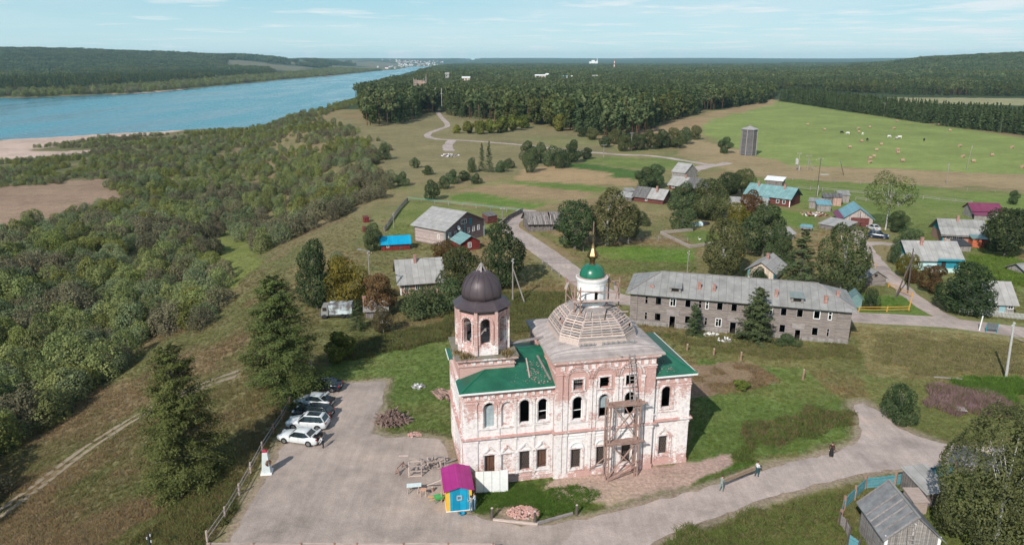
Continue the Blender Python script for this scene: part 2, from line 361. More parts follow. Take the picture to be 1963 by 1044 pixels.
def gT(px, py):
    """ground point seen at photo pixel (px, py)"""
    u, dy_, dz = ray(px, py); ts = np.geomspace(20, 14000, 900)
    X, Y, Z = u * ts, dy_ * ts, CAM_H + dz * ts
    below = np.nonzero(Z < terr(X, Y))[0]
    if len(below) == 0: i = len(ts) - 1; return Vector((X[i], Y[i], Z[i]))
    i = below[0]; a, b = ts[max(i - 1, 0)], ts[i]
    for _ in range(18):
        m = (a + b) / 2
        if CAM_H + dz * m < float(terr(u * m, dy_ * m)): b = m
        else: a = m
    return Vector((float(u * b), float(dy_ * b), float(terr(u * b, dy_ * b))))
def tz(x, y): return float(terr(x, y))

ys = [-25.0]
while ys[-1] < 15500: ys.append(ys[-1] + max(.62, .0115 * ys[-1]))
ys = np.array(ys); us = np.linspace(-1.15, 1.15, 331)
GY, GU = np.meshgrid(ys, us, indexing='ij'); GX = GU * (GY + 42)
GZ = terr(GX, GY)
gx, gy, gz = GX.ravel(), GY.ravel(), GZ.ravel()

def inpoly(x, y, poly):
    ins = np.zeros(len(x), bool); n = len(poly)
    for i in range(n):
        x1, y1 = poly[i]; x2, y2 = poly[(i + 1) % n]
        if y1 == y2: continue
        c = ((y1 > y) != (y2 > y)) & (x < (x2 - x1) * (y - y1) / (y2 - y1) + x1); ins ^= c
    return ins
GREEN, DRY, OLIVE, FIELD = (.108, .150, .042), (.225, .168, .09), (.152, .156, .062), (.165, .198, .062)
FLOOR, SAND, DIRT, CLEAR = (.028, .036, .016), (.42, .31, .26), (.37, .255, .215), (.235, .158, .112)
DKGREEN, LIME = (.058, .105, .026), (.13, .15, .04)
ZONES = [
 ([(600, 240), (640, 222), (720, 240), (840, 215), (1150, 262), (1190, 300), (1000, 335), (780, 345), (700, 300)], (.168, .145, .074), .85),
 ([(1000, 262), (1140, 262), (1170, 280), (1060, 280)], OLIVE, .7),
 ([(1340, 225), (1480, 192), (1500, 195), (1963, 265), (2100, 285), (2100, 345), (1700, 322), (1520, 318), (1440, 296), (1345, 256)], FIELD, 1),
 ([(1150, 265), (1480, 190), (1490, 197), (1350, 235), (1320, 262), (1200, 290)], (.25, .175, .10), .9),
 ([(1320, 262), (1440, 296), (1520, 318), (1963, 336), (2100, 340), (2100, 365), (1963, 362), (1480, 345), (1300, 300)], (.255, .19, .108), .9),
 ([(1700, 187), (2150, 190), (2150, 206), (1700, 197)], (.24, .22, .12), .95),
 ([(1420, 340), (1540, 345), (1963, 372), (2000, 420), (1750, 440), (1530, 400)], (.12, .16, .042), .9),
 ([(1700, 395), (1960, 410), (1960, 520), (1860, 540), (1700, 430)], (.125, .15, .045), .8),
 ([(830, 372), (1000, 398), (1100, 388), (1230, 355), (1330, 318), (1230, 300), (1050, 320)], (.175, .155, .07), 1),
 ([(1120, 300), (1320, 306), (1335, 322), (1230, 324), (1120, 312)], (.115, .15, .042), .9),
 ([(1000, 325), (1060, 317), (1212, 337), (1218, 357), (1100, 351), (985, 345)], (.27, .19, .105), 1),
 ([(1062, 316), (1120, 313), (1236, 329), (1228, 344), (1160, 338), (1180, 333)], DKGREEN, 1),
 ([(975, 349), (1100, 353), (1190, 362), (1130, 368), (1000, 359)], (.10, .145, .035), 1),
 ([(845, 368), (975, 352), (1140, 369), (1112, 384), (1000, 380), (905, 366)], (.225, .16, .09), 1),
 ([(850, 376), (905, 369), (1050, 390), (1020, 402), (870, 384)], (.095, .145, .032), 1),
 ([(905, 372), (1000, 383), (1060, 388), (1030, 393)], (.16, .15, .06), 1),
 ([(772, 384), (1000, 406), (960, 440), (850, 470), (738, 455)], (.125, .15, .042), .85),
 ([(1000, 430), (1110, 470), (1330, 470), (1330, 520), (1160, 525)], (.115, .13, .042), .8),
 ([(1110, 472), (1330, 476), (1320, 503), (1170, 498)], (.10, .165, .03), .9),
 ([(1290, 440), (1390, 445), (1385, 462), (1325, 470)], (.09, .145, .03), .9),
 ([(1640, 560), (1750, 570), (1780, 604), (1640, 600)], (.095, .155, .03), .9),
 ([(1840, 500), (1963, 520), (1963, 560), (1900, 530)], (.11, .16, .035), .8),
 ([(1460, 395), (1560, 410), (1560, 440), (1490, 425)], (.10, .16, .03), .8),
 ([(560, 760), (640, 690), (760, 650), (870, 640), (868, 862), (700, 845), (740, 730), (640, 735)], GREEN, .95),
 ([(880, 590), (1010, 560), (1200, 640), (1180, 700), (900, 640)], (.125, .115, .05), .8),
 ([(1200, 640), (1640, 660), (1640, 700), (1540, 715), (1330, 690), (1250, 660)], (.152, .152, .06), .85),
 ([(1318, 885), (1645, 862), (1645, 790), (1545, 705), (1330, 690)], (.108, .150, .042), .95),
 ([(1318, 765), (1318, 705), (1440, 690), (1500, 728), (1420, 752)], (.20, .128, .088), .8),
 ([(1640, 620), (1963, 640), (2050, 700), (1963, 745), (1800, 730), (1660, 720)], (.215, .188, .09), .9),
 ([(1655, 720), (1800, 735), (1963, 750), (2050, 820), (1800, 850), (1690, 790)], (.145, .158, .058), .9),
 ([(905, 925), (1060, 920), (1460, 880), (1440, 900), (1380, 925), (1130, 988), (1040, 1004), (910, 990)], (.068, .112, .022), .95),
 ([(1045, 930), (1080, 915), (1180, 905), (1400, 868), (1408, 888), (1310, 932), (1170, 966), (1060, 960)], DIRT, .95),
 ([(945, 965), (1020, 960), (1030, 995), (960, 990)], (.34, .22, .18), .6),
 ([(1240, 1060), (1420, 962), (1700, 906), (1900, 892), (2100, 960), (2100, 1120), (1240, 1100)], (.112, .135, .040), .95),
 ([(1600, 930), (1680, 915), (1660, 985), (1610, 1030)], (.16, .13, .07), .5),
 ([(0, 270), (60, 262), (190, 254), (360, 250), (300, 258), (190, 264), (80, 284), (0, 300), (-200, 330), (-200, 290)], SAND, .9),
 ([(-100, 292), (90, 291), (195, 287), (150, 298), (0, 306), (-100, 312)], SAND, .9),
 ([(70, 191), (250, 181), (360, 171), (290, 187), (120, 192)], SAND, .9),
 ([(580, 152), (660, 143), (690, 141), (640, 150)], (.35, .27, .22), .7),
 ([(-200, 365), (0, 356), (205, 342), (245, 380), (170, 405), (60, 430), (0, 465), (-200, 500)], CLEAR, .95),
 ([(400, 470), (430, 440), (490, 440), (500, 500), (440, 560), (415, 520)], LIME, .8),
 ([(120, 760), (240, 690), (340, 650), (330, 670), (200, 740)], (.10, .11, .04), .6),
 ([(200, 1044), (380, 940), (430, 960), (330, 1100)], (.10, .118, .036), .7),
]
def road_dist(qx, qy):
    dm = np.full(len(qx), 9.)
    for poly in (LOT, ROAD):
        for a_, b_ in zip(poly, poly[1:] + poly[:1]):
            ex, ey = b_[0] - a_[0], b_[1] - a_[1]; t_ = np.clip(((qx - a_[0]) * ex + (qy - a_[1]) * ey) / max(ex * ex + ey * ey, 1e-6), 0, 1)
            dm = np.minimum(dm, np.hypot(qx - a_[0] - t_ * ex, qy - a_[1] - t_ * ey))
    return dm
def ground_colour(x, y, z):
    n1 = fbm(x, y, 26, 4, 31); n2 = fbm(x * .8, y, 5.5, 3, 37); n3 = fbm(x, y, 90, 3, 41)
    A = lambda c: np.array(c)[None, :]
    m = np.clip((n1 * .6 + n3 * .5 + (n2 - .5) * .45 - .35) * 3.2, 0, 1)[:, None]
    c = A(DRY) * m + A(OLIVE) * (1 - m)
    f = np.interp(y, EY, EX); d = f - x
    sl = np.clip((d + 6) / 14, 0, 1)[:, None]; m2 = np.clip((n1 * .5 + n2 * .6 - .42) * 3.5, 0, 1)[:, None]
    c = c * (1 - sl) + (A((.195, .145, .082)) * (1 - m2) + A((.128, .126, .052)) * m2) * sl
    fl = np.clip((d - 46) / 14, 0, 1)[:, None]
    c = c * (1 - fl) + (A((.11, .112, .05)) * (1 - m2) + A((.175, .145, .078)) * m2) * fl
    wx = x + (fbm(x, y, 9, 3, 51) - .5) * np.clip(y * .022, 2, 60); wy = y + (fbm(x, y, 9, 3, 57) - .5) * np.clip(y * .03, 2, 90)
    r = np.hypot(x, y); rd, rf = river_d(x, y)
    fo = ((r > 640) & (rd < 0) & (x > f - 10)) | ((x < rf - 60 - .03 * y) & (rd < 0))
    c[fo] = np.array((.042, .060, .028))
    hl = fo & (r > 1500); nn = fbm(x, y, 420, 4, 61); c[hl] = (np.array((.040, .060, .032))[None] * (.75 + .6 * nn[:, None]))[hl]
    for poly, cc, a in ZONES:
        w_ = [tuple(gT(*p)[:2]) for p in poly]; ins = inpoly(wx, wy, w_) if a < 1 else inpoly(x + (wx - x) * .3, y + (wy - y) * .25, w_)
        k = np.clip(a - (n2 - .5) * .9 * (a < 1), 0, 1)[:, None]; v = (.92 + .38 * n1)[:, None] * (.86 + .28 * n2)[:, None]
        c = np.where(ins[:, None], c * (1 - k) + A(cc) * v * k, c)
    # pale fields and the town's ground on the far left hill
    px = CX + F_PX * x / (.959 * np.maximum(y, 1))
    tf = (px > 430) & (px < 870) & (r > 3300) & (r < 8200) & (x < 0) & (rd < -20) & (fbm(x, y, 300, 3, 71) > .47); c[tf] = np.array((.15, .14, .095))
    k = (y > 30) & (y < 120) & (x > -45) & (x < 75)
    if k.any():
        qx, qy = x[k], y[k]; dm = road_dist(qx, qy)
        wv = np.clip(1.15 - dm / (.5 + 1.5 * fbm(qx, qy, 3, 2, 141)), 0, .85)[:, None]; c[k] = c[k] * (1 - wv) + np.array((.27, .205, .16)) * wv
    near = np.clip((1500 - r) / 600, 0, 1)[:, None]
    return np.clip(c * (1 + .10 * near), .005, .9)
PX = lambda L: [g(*p) for p in L]
LOT = PX([(415, 1085), (470, 985), (515, 908), (545, 850), (603, 770), (640, 736), (742, 729), (730, 780), (712, 829), (745, 838), (800, 838), (845, 843), (858, 858), (858, 900), (880, 985), (905, 991), (943, 1000), (1040, 1009), (1112, 996), (1150, 1050), (1180, 1090), (900, 1110)])
ROAD = PX([(1104, 997), (1140, 990), (1250, 962), (1380, 926), (1500, 891), (1592, 869), (1640, 852), (1652, 832), (1646, 800), (1634, 776), (1655, 773), (1690, 790), (1722, 822), (1790, 846), (1830, 853), (1980, 868), (2100, 878), (2100, 905), (1963, 897), (1800, 893), (1640, 908), (1500, 946), (1380, 987), (1270, 1030), (1225, 1060), (1150, 1095), (1080, 1050)])
gc = ground_colour(gx, gy, gz)
def grid_mesh(name, V, ny, nx):
    me = bpy.data.meshes.new(name); me.vertices.add(len(V)); me.vertices.foreach_set('co', np.ascontiguousarray(V, np.float32).ravel())
    i = np.arange(ny * nx).reshape(ny, nx); q = np.stack([i[:-1, :-1], i[:-1, 1:], i[1:, 1:], i[1:, :-1]], -1).reshape(-1, 4)
    me.loops.add(q.size); me.loops.foreach_set('vertex_index', q.ravel().astype(np.int32)); me.polygons.add(len(q))
    me.polygons.foreach_set('loop_start', np.arange(0, q.size, 4, dtype=np.int32)); me.polygons.foreach_set('use_smooth', np.ones(len(q), bool))
    me.update(calc_edges=True); return me
gme = grid_mesh('ground', np.stack([gx, gy, gz], 1), len(ys), len(us))
ca = gme.attributes.new('col', 'FLOAT_COLOR', 'POINT'); ca.data.foreach_set('color', np.concatenate([gc, np.ones((len(gc), 1))], 1).astype(np.float32).ravel())
def ground_mat():
    m, nt, bs = new_mat('ground_cover'); bs.inputs['Roughness'].default_value = .95; bs.inputs['Specular IOR Level'].default_value = .08
    at = N(nt, 'ShaderNodeAttribute', attribute_name='col'); tc = N(nt, 'ShaderNodeTexCoord')
    n1 = N(nt, 'ShaderNodeTexNoise', i_Scale=2.6, i_Detail=7, i_Roughness=.72); n2 = N(nt, 'ShaderNodeTexNoise', i_Scale=.35, i_Detail=6, i_Roughness=.7)
    n3 = N(nt, 'ShaderNodeTexNoise', i_Scale=.045, i_Detail=6, i_Roughness=.7)
    for n_ in (n1, n2, n3): nt.links.new(tc.outputs['Object'], n_.inputs['Vector'])
    def mr(s, a, b, lo=.3, hi=.7):
        r = N(nt, 'ShaderNodeMapRange', i_From_Min=lo, i_From_Max=hi, i_To_Min=a, i_To_Max=b); nt.links.new(s.outputs['Fac'], r.inputs[0]); return r.outputs[0]
    a = N(nt, 'ShaderNodeMath', operation='MULTIPLY'); nt.links.new(mr(n1, .55, 1.45), a.inputs[0]); nt.links.new(mr(n2, .78, 1.22), a.inputs[1])
    b = N(nt, 'ShaderNodeMath', operation='MULTIPLY'); nt.links.new(a.outputs[0], b.inputs[0]); nt.links.new(mr(n3, .85, 1.15), b.inputs[1])
    mu = N(nt, 'ShaderNodeMix', data_type='RGBA', blend_type='MULTIPLY'); mu.inputs[0].default_value = 1; nt.links.new(at.outputs['Color'], mu.inputs[6]); nt.links.new(b.outputs[0], mu.inputs[7])
    # straw coloured stems among the green
    mx = N(nt, 'ShaderNodeMix', data_type='RGBA'); mx.inputs[7].default_value = (.19, .145, .07, 1); nt.links.new(mr(n2, 0, .3, .5, .75), mx.inputs[0]); nt.links.new(mu.outputs[2], mx.inputs[6])
    nt.links.new(mx.outputs[2], bs.inputs['Base Color'])
    bp = N(nt, 'ShaderNodeBump', i_Strength=.55, i_Distance=.25); nt.links.new(n1.outputs['Fac'], bp.inputs['Height']); nt.links.new(bp.outputs[0], bs.inputs['Normal'])
    return m
M_ground = ground_mat(); gme.materials.append(M_ground); ground = link('ground', gme); tag(ground, kind='structure')

# water
def water():
    m, nt, bs = new_mat('river_water'); bs.inputs['Roughness'].default_value = .12; bs.inputs['IOR'].default_value = 1.33
    tc = N(nt, 'ShaderNodeTexCoord'); mp = N(nt, 'ShaderNodeMapping'); mp.inputs['Rotation'].default_value = (0, 0, .42); mp.inputs['Scale'].default_value = (1, .22, 1)
    nt.links.new(tc.outputs['Object'], mp.inputs[0])
    n1 = N(nt, 'ShaderNodeTexNoise', i_Scale=.02, i_Detail=7, i_Roughness=.62); nt.links.new(mp.outputs[0], n1.inputs['Vector'])
    r = ramp(nt, [(.38, (.018, .115, .165)), (.52, (.032, .185, .235)), (.66, (.055, .24, .285))]); nt.links.new(n1.outputs['Fac'], r.inputs[0]); nt.links.new(r.outputs[0], bs.inputs['Base Color'])
    n2 = N(nt, 'ShaderNodeTexNoise', i_Scale=.35, i_Detail=5, i_Roughness=.7); nt.links.new(mp.outputs[0], n2.inputs['Vector'])
    bp = N(nt, 'ShaderNodeBump', i_Strength=.5, i_Distance=.6); nt.links.new(n2.outputs['Fac'], bp.inputs['Height']); nt.links.new(bp.outputs[0], bs.inputs['Normal'])
    rr = N(nt, 'ShaderNodeMapRange', i_From_Min=.35, i_From_Max=.65, i_To_Min=.10, i_To_Max=.32); nt.links.new(n1.outputs['Fac'], rr.inputs[0]); nt.links.new(rr.outputs[0], bs.inputs['Roughness'])
    return m
mb = MB(); mb.poly((-6000, 200, WATER_Z), (-120, 200, WATER_Z), (-120, 9000, WATER_Z), (-6000, 9000, WATER_Z))
tag(mb.build('river_water', water()), kind='structure')

# ---------------------------------------------------------------- roads, lot, tracks
def gravel(name, c, k=1.):
    m = nmat(name, [tuple(q * .66 for q in c), tuple(q * .86 for q in c), c, (c[0] * 1.16, c[1] * 1.10, c[2] * 1.04)], scale=.17, detail=9, rough=.95, bump=.35, bscale=9, spec=.1)
    nt = m.node_tree; bs = nt.nodes['Principled BSDF']; src = bs.inputs['Base Color'].links[0].from_socket
    tc = N(nt, 'ShaderNodeTexCoord'); n1 = N(nt, 'ShaderNodeTexNoise', i_Scale=7, i_Detail=6, i_Roughness=.8); nt.links.new(tc.outputs['Object'], n1.inputs['Vector'])
    mr = N(nt, 'ShaderNodeMapRange', i_From_Min=.3, i_From_Max=.7, i_To_Min=.78, i_To_Max=1.2); nt.links.new(n1.outputs['Fac'], mr.inputs[0])
    n2 = N(nt, 'ShaderNodeTexVoronoi', feature='DISTANCE_TO_EDGE', i_Scale=.16); mp = N(nt, 'ShaderNodeMapping'); nt.links.new(tc.outputs['Object'], mp.inputs[0])
    wv = N(nt, 'ShaderNodeTexNoise', i_Scale=.8, i_Detail=5); nt.links.new(tc.outputs['Object'], wv.inputs['Vector'])
    ad = N(nt, 'ShaderNodeVectorMath', operation='ADD'); nt.links.new(tc.outputs['Object'], ad.inputs[0]); nt.links.new(wv.outputs['Color'], ad.inputs[1]); nt.links.new(ad.outputs[0], n2.inputs['Vector'])
    cr = N(nt, 'ShaderNodeMapRange', i_From_Min=.004, i_From_Max=.014, i_To_Min=1 - .05 * k, i_To_Max=1); nt.links.new(n2.outputs['Distance'], cr.inputs[0])
    a = N(nt, 'ShaderNodeMath', operation='MULTIPLY'); nt.links.new(mr.outputs[0], a.inputs[0]); nt.links.new(cr.outputs[0], a.inputs[1])
    for sc_n, st_n, lo_, hi_ in ((.9, (1, 1, 1), .90, 1.09), (1.0, (1.5, .12, 1), .90, 1.08)):
        mp2 = N(nt, 'ShaderNodeMapping'); mp2.inputs['Scale'].default_value = st_n; mp2.inputs['Rotation'].default_value = (0, 0, .15); nt.links.new(tc.outputs['Object'], mp2.inputs[0])
        nq = N(nt, 'ShaderNodeTexNoise', i_Scale=sc_n, i_Detail=7, i_Roughness=.68); nt.links.new(mp2.outputs[0], nq.inputs['Vector'])
        mq = N(nt, 'ShaderNodeMapRange', i_From_Min=.34, i_From_Max=.66, i_To_Min=lo_, i_To_Max=hi_); nt.links.new(nq.outputs['Fac'], mq.inputs[0])
        a2 = N(nt, 'ShaderNodeMath', operation='MULTIPLY'); nt.links.new(a.outputs[0], a2.inputs[0]); nt.links.new(mq.outputs[0], a2.inputs[1]); a = a2
    mu = N(nt, 'ShaderNodeMix', data_type='RGBA', blend_type='MULTIPLY'); mu.inputs[0].default_value = 1; nt.links.new(src, mu.inputs[6]); nt.links.new(a.outputs[0], mu.inputs[7]); nt.links.new(mu.outputs[2], bs.inputs['Base Color'])
    return m
M_asph = gravel('worn_asphalt', (.385, .315, .276)); M_road = gravel('dusty_road', (.43, .35, .315), .4); M_dirt = gravel('dirt_track', (.29, .23, .165), 0)
def sheet(name, pts, z, mat, jit=.4):
    P = []
    for a, b in zip(pts, pts[1:] + pts[:1]):
        a, b = Vector(a[:2]), Vector(b[:2]); n_ = max(1, int((b - a).length / .8))
        for k in range(n_):
            p = a.lerp(b, k / n_); j = mnoise.noise_vector(Vector((p.x * .7, p.y * .7, z * 9))) * jit + mnoise.noise_vector(Vector((p.x * 2.5, p.y * 2.5, 3))) * jit * .6
            P.append((p.x + j.x, p.y + j.y, z))
    mb = MB(); mb.poly(*P); o = mb.build(name, mat); return tag(o, kind='structure')
def resample(pts, step):
    out = []; P = [Vector(p[:2]) for p in pts]
    for i in range(len(P) - 1):
        p0, p1, p2, p3 = P[max(i - 1, 0)], P[i], P[i + 1], P[min(i + 2, len(P) - 1)]; n_ = max(2, int((p2 - p1).length / step))
        for k in range(n_):
            t = k / n_; out.append(.5 * ((2 * p1) + (p2 - p0) * t + (2 * p0 - 5 * p1 + 4 * p2 - p3) * t * t + (3 * p1 - p0 - 3 * p2 + p3) * t ** 3))
    return out + [P[-1]]
def ribbon(mb, pts, w_, dz=.03, step=1.5, off=0, jit=.25):
    C_ = resample(pts, step); V = []
    for i, p in enumerate(C_):
        t = (C_[min(i + 1, len(C_) - 1)] - C_[max(i - 1, 0)]).normalized(); nn = Vector((-t.y, t.x))
        j = mnoise.noise(Vector((p.x * .35, p.y * .35, 5))) * jit; j2 = mnoise.noise(Vector((p.x * .35, p.y * .35, 15))) * jit
        for s_ in (off + w_ / 2 + j, off, off - w_ / 2 + j2):
            q = p + nn * s_; V.append((q.x, q.y, tz(q.x, q.y) + dz))
    return mb.add(V, [(3 * i + a, 3 * i + a + 1, 3 * i + 4 + a, 3 * i + 3 + a) for i in range(len(C_) - 1) for a in (0, 1)])
sheet('parking_lot', LOT, .016, M_asph)
sheet('road', ROAD, .028, M_road, .45)
mb = MB(); ribbon(mb, PX([(1012, 402), (975, 430), (1003, 455), (1050, 488), (1100, 525), (1170, 568), (1260, 580), (1450, 594), (1640, 608), (1800, 617), (1963, 637), (2120, 658)]), 5.2, .02)
ribbon(mb, PX([(1640, 437), (1655, 468), (1680, 502), (1722, 546), (1790, 598), (1850, 620)]), 3.1, .024, jit=.6)
ribbon(mb, PX([(1655, 468), (1690, 466), (1712, 470)]), 3, .028)
tag(mb.build('village_road', M_road), kind='structure')
mb = MB(); ribbon(mb, PX([(1080, 287), (1180, 296), (1250, 299), (1330, 311), (1372, 317), (1396, 312)]), 4, .03, 4, jit=1); ribbon(mb, PX([(1300, 340), (1330, 325), (1372, 315)]), 6, .036, 3, jit=1)
ribbon(mb, PX([(838, 214), (845, 224), (858, 240), (842, 248), (820, 257), (832, 266), (900, 270), (1000, 278), (1085, 288)]), 3.6, .03, 4, jit=.8); ribbon(mb, PX([(868, 268), (858, 280), (862, 290)]), 5, .036, 3, jit=1)
tag(mb.build('gravel_path', M_road), kind='structure')
mb = MB(); TR = [gT(*p) for p in [(-90, 1040), (0, 985), (140, 880), (280, 790), (400, 735), (456, 716)]]
for o_ in (-.9, .9): ribbon(mb, TR, .95, .07, 1.2, o_, .35)
tag(mb.build('wheel_track', M_dirt), kind='structure')
# ---------------------------------------------------------------- shared materials
M_lower = masonry('whitewashed_brick_lower', .64, .2, 2.2, -.30, .02); M_upper = masonry('whitewashed_brick_upper', .19, 5.6, 12.2, .24, -.24); M_tower = masonry('whitewashed_brick_tower', .15, 12, 18)
M_trim = masonry('whitewashed_trim', .38); M_brick = masonry('bare_brick', .12)
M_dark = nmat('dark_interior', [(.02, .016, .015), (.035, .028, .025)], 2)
M_grnroof = nmat('green_roof_sheet', [(.012, .082, .052), (.014, .112, .066), (.028, .14, .084)], .8, rough=.42, spec=.4, lines=('w', .52, .035, (.008, .075, .045)), lv=(.92, 1.08))
M_grndome = nmat('green_dome_sheet', [(.008, .115, .066), (.014, .15, .085)], 1, rough=.32, spec=.5)
M_wpaint = nmat('white_paint', [(.70, .70, .68), (.82, .82, .80)], 2, rough=.6)
M_plaster = nmat('white_plaster', [(.72, .71, .70), (.86, .85, .84)], 1.2, rough=.85, bump=.1)
M_pwood = nmat('pale_new_board', [(.36, .275, .24), (.45, .36, .32), (.53, .44, .395)], 1.6, (1, 6, 6), .8, rnd=.22, spec=.15)
M_gwood = nmat('grey_weathered_board', [(.20, .175, .165), (.29, .255, .245), (.37, .33, .315)], 1.4, (1, 5, 5), .85, rnd=.2, spec=.15)
M_roofbd = nmat('roof_board', [(.33, .275, .26), (.42, .36, .34), (.50, .43, .405)], 1.1, (1, 1, 1), .85, lines=('y', .16, .08, (.20, .16, .145)))
M_copper = nmat('brown_dome_sheet', [(.060, .044, .050), (.080, .060, .066), (.105, .080, .086)], .8, (1, 1, .4), .48, metal=.25, spec=.4)
M_gold = nmat('gilded_metal', [(.16, .105, .05), (.26, .18, .095)], 2, rough=.38, metal=1)
M_cross = nmat('cross_metal', [(.24, .15, .10), (.36, .24, .17)], 2, rough=.5, metal=.4)
M_grille = nmat('window_lattice', [(.02, .016, .014), (.05, .036, .03), (.09, .065, .05)], 9, rough=.8)
M_lattice = nmat('lattice_iron', [(.10, .075, .065), (.17, .135, .12)], 4, rough=.7)
M_rwood = nmat('red_brown_shutter', [(.07, .035, .025), (.15, .075, .05)], 3, (3, 3, .6), .8)
M_film = nmat('plastic_film', [(.25, .31, .33), (.38, .43, .45)], 2, (1, 1, .5), .35, spec=.5)
M_weed = nmat('weeds', [(.10, .10, .03), (.20, .14, .06), (.30, .22, .12)], 3, rough=.95)
M_steel = nmat('galvanised_steel', [(.28, .30, .31), (.42, .44, .45)], 3, rough=.45, metal=.5)
M_rust = nmat('rusty_scaffold', [(.22, .13, .105), (.31, .20, .165), (.39, .27, .23)], 2, rough=.8)
M_rubble = nmat('brick_rubble', [(.36, .15, .11), (.50, .30, .25), (.62, .50, .46)], 5, rough=.95)

# ---------------------------------------------------------------- the church (local x along the nave, y away from the camera)
CH = thing('church', 'ruined two storey brick church with flaking whitewash, green roofs and unfinished wooden dome', 'church', (-.078, 62.107, 0), math.atan2(.19833, .98014))
S, NF = (0, -1), (1, 0)
def part(mb, name, mat, parent=CH, smooth=False): return mb.build(name, mat, parent, smooth)
W = -4.6
up = [(-2.62, -1.64, 6.15, 8.75, .49), (.86, 1.82, 6.3, 8.75, .48), (2.68, 3.62, 6.35, 8.7, .47)]
lo = [(-2.62, -1.62, 1.15, 3.15, 0), (.86, 1.88, 1.1, 3.2, 0), (2.62, 3.6, 1.1, 3.2, 0)]
niu = (-.88, .08, 6.2, 8.7, .48); nil = (-.9, .1, 1.1, 3.1, 0)
mup = [(6.05, 7.05, 6.3, 8.75, .5), (8.72, 9.72, 6.3, 8.75, .5), (11.38, 12.38, 6.3, 8.75, .5)]
msq = [(6.05, 7.0, 9.5, 10.6, 0), (8.72, 9.67, 9.5, 10.6, 0), (11.38, 12.33, 9.5, 10.6, 0)]
mlo = [(6.0, 7.0, .9, 3.05, 0), (8.62, 9.62, .9, 3.05, 0), (11.25, 12.25, .9, 3.05, 0)]
apu = [(15.4, 16.38, 6.45, 8.78, .49)]; apl = [(15.4, 16.35, 1.15, 3.25, 0)]
MF = -.38                                                           # the main block stands slightly forward
def walls(zlo, zhi, name, mat, sets):
    mb = MB(); r, m, a = sets
    facade(mb, (0, 0), NF, S, W, 4.25, zlo, zhi, r)
    facade(mb, (0, MF), NF, S, 4.25, 14.45, zlo, zhi, m)
    facade(mb, (0, 0), NF, S, 14.45, 18.45, zlo, zhi, a)
    facade(mb, (W, 0), (0, 1), (-1, 0), 0, 10.6, zlo, zhi, [(3.4, 4.4, zlo + 1.2, zlo + 3.1, .4 if zlo > 1 else 0), (6.2, 7.2, zlo + 1.2, zlo + 3.1, .4 if zlo > 1 else 0)])
    facade(mb, (18.45, 0), (0, 1), (1, 0), 0, 10.6, zlo, zhi, [(4.8, 5.8, zlo + 1.1, zlo + 3.3, .4)])
    facade(mb, (0, 10.6), NF, (0, 1), W, 18.45, zlo, zhi, [(q, q + 1, zlo + 1.1, zlo + 3.3, 0) for q in (-2.4, 1, 6, 9, 12, 15.6)])
    for x in (4.25, 14.45): mb.poly((x, MF, zlo), (x, 0, zlo), (x, 0, zhi), (x, MF, zhi))
    return part(mb, name, mat)
wl = walls(0, 5.15, 'wall', M_lower, (lo + [nil], mlo, apl)); wu = walls(5.15, 10.1, 'wall', M_upper, (up + [niu], [(a, b, c, d, r) for a, b, c, d, r in mup] + [(a, b, 9.5, 10.1, 0) for a, b, c, d, r in msq], apu))
mb = MB(); facade(mb, (0, MF), NF, S, 4.25, 14.45, 10.1, 12.6, [(a, b, 10.1, 10.6, 0) for a, b, *_ in msq])
facade(mb, (0, 10.6), NF, (0, 1), 4.25, 14.45, 10.1, 12.6, [])
for x in (4.25, 14.45): mb.poly((x, MF, 10.1), (x, 10.6, 10.1), (x, 10.6, 12.6), (x, MF, 12.6))
part(mb, 'wall', M_upper)
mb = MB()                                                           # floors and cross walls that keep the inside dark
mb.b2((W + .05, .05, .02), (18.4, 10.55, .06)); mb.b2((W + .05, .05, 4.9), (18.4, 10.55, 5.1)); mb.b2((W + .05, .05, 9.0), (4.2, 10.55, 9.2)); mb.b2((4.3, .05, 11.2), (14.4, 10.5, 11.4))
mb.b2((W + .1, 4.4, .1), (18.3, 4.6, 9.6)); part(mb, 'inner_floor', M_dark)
for q, d in ((niu, .16), (nil, .13)): mb = MB(); mb.b2((q[0] - .02, d, q[2]), (q[1] + .02, .3, q[3])); part(mb, 'blind_niche', M_trim)
# plinth, string course, cornices
mb = MB(); mb.b2((W - .09, -.1, 0), (4.3, .02, .55)); mb.b2((4.16, MF - .1, 0), (14.54, MF + .02, .5)); mb.b2((14.5, -.1, 0), (18.54, .02, .5)); mb.b2((W - .1, .03, 0), (W + .02, 10.6, .5)); mb.b2((18.43, .03, 0), (18.55, 10.6, .5)); part(mb, 'plinth', M_brick)
def band(z0, z1, pr, name, mat, main=True):
    mb = MB(); mb.b2((W - pr, -pr, z0), (4.2, .015, z1))
    if main: mb.b2((4.25 - pr, MF - pr, z0), (14.45 + pr, MF + .015, z1))
    mb.b2((14.5, -pr, z0), (18.45 + pr, .015, z1))
    mb.b2((W - pr, .02, z0), (W + .015, 10.6 + pr, z1)); mb.b2((18.435, .02, z0), (18.45 + pr, 10.6, z1)); return part(mb, name, mat)
band(5.08, 5.24, .30, 'string_course', M_brick); band(4.95, 5.077, .17, 'string_course', M_trim); band(6.0, 6.12, .09, 'sill_band', M_trim)
band(9.86, 10.07, .28, 'cornice', M_brick, False); band(9.7, 9.857, .16, 'cornice', M_upper, False); band(9.1, 9.17, .06, 'cornice', M_brick, False)
mb = MB()
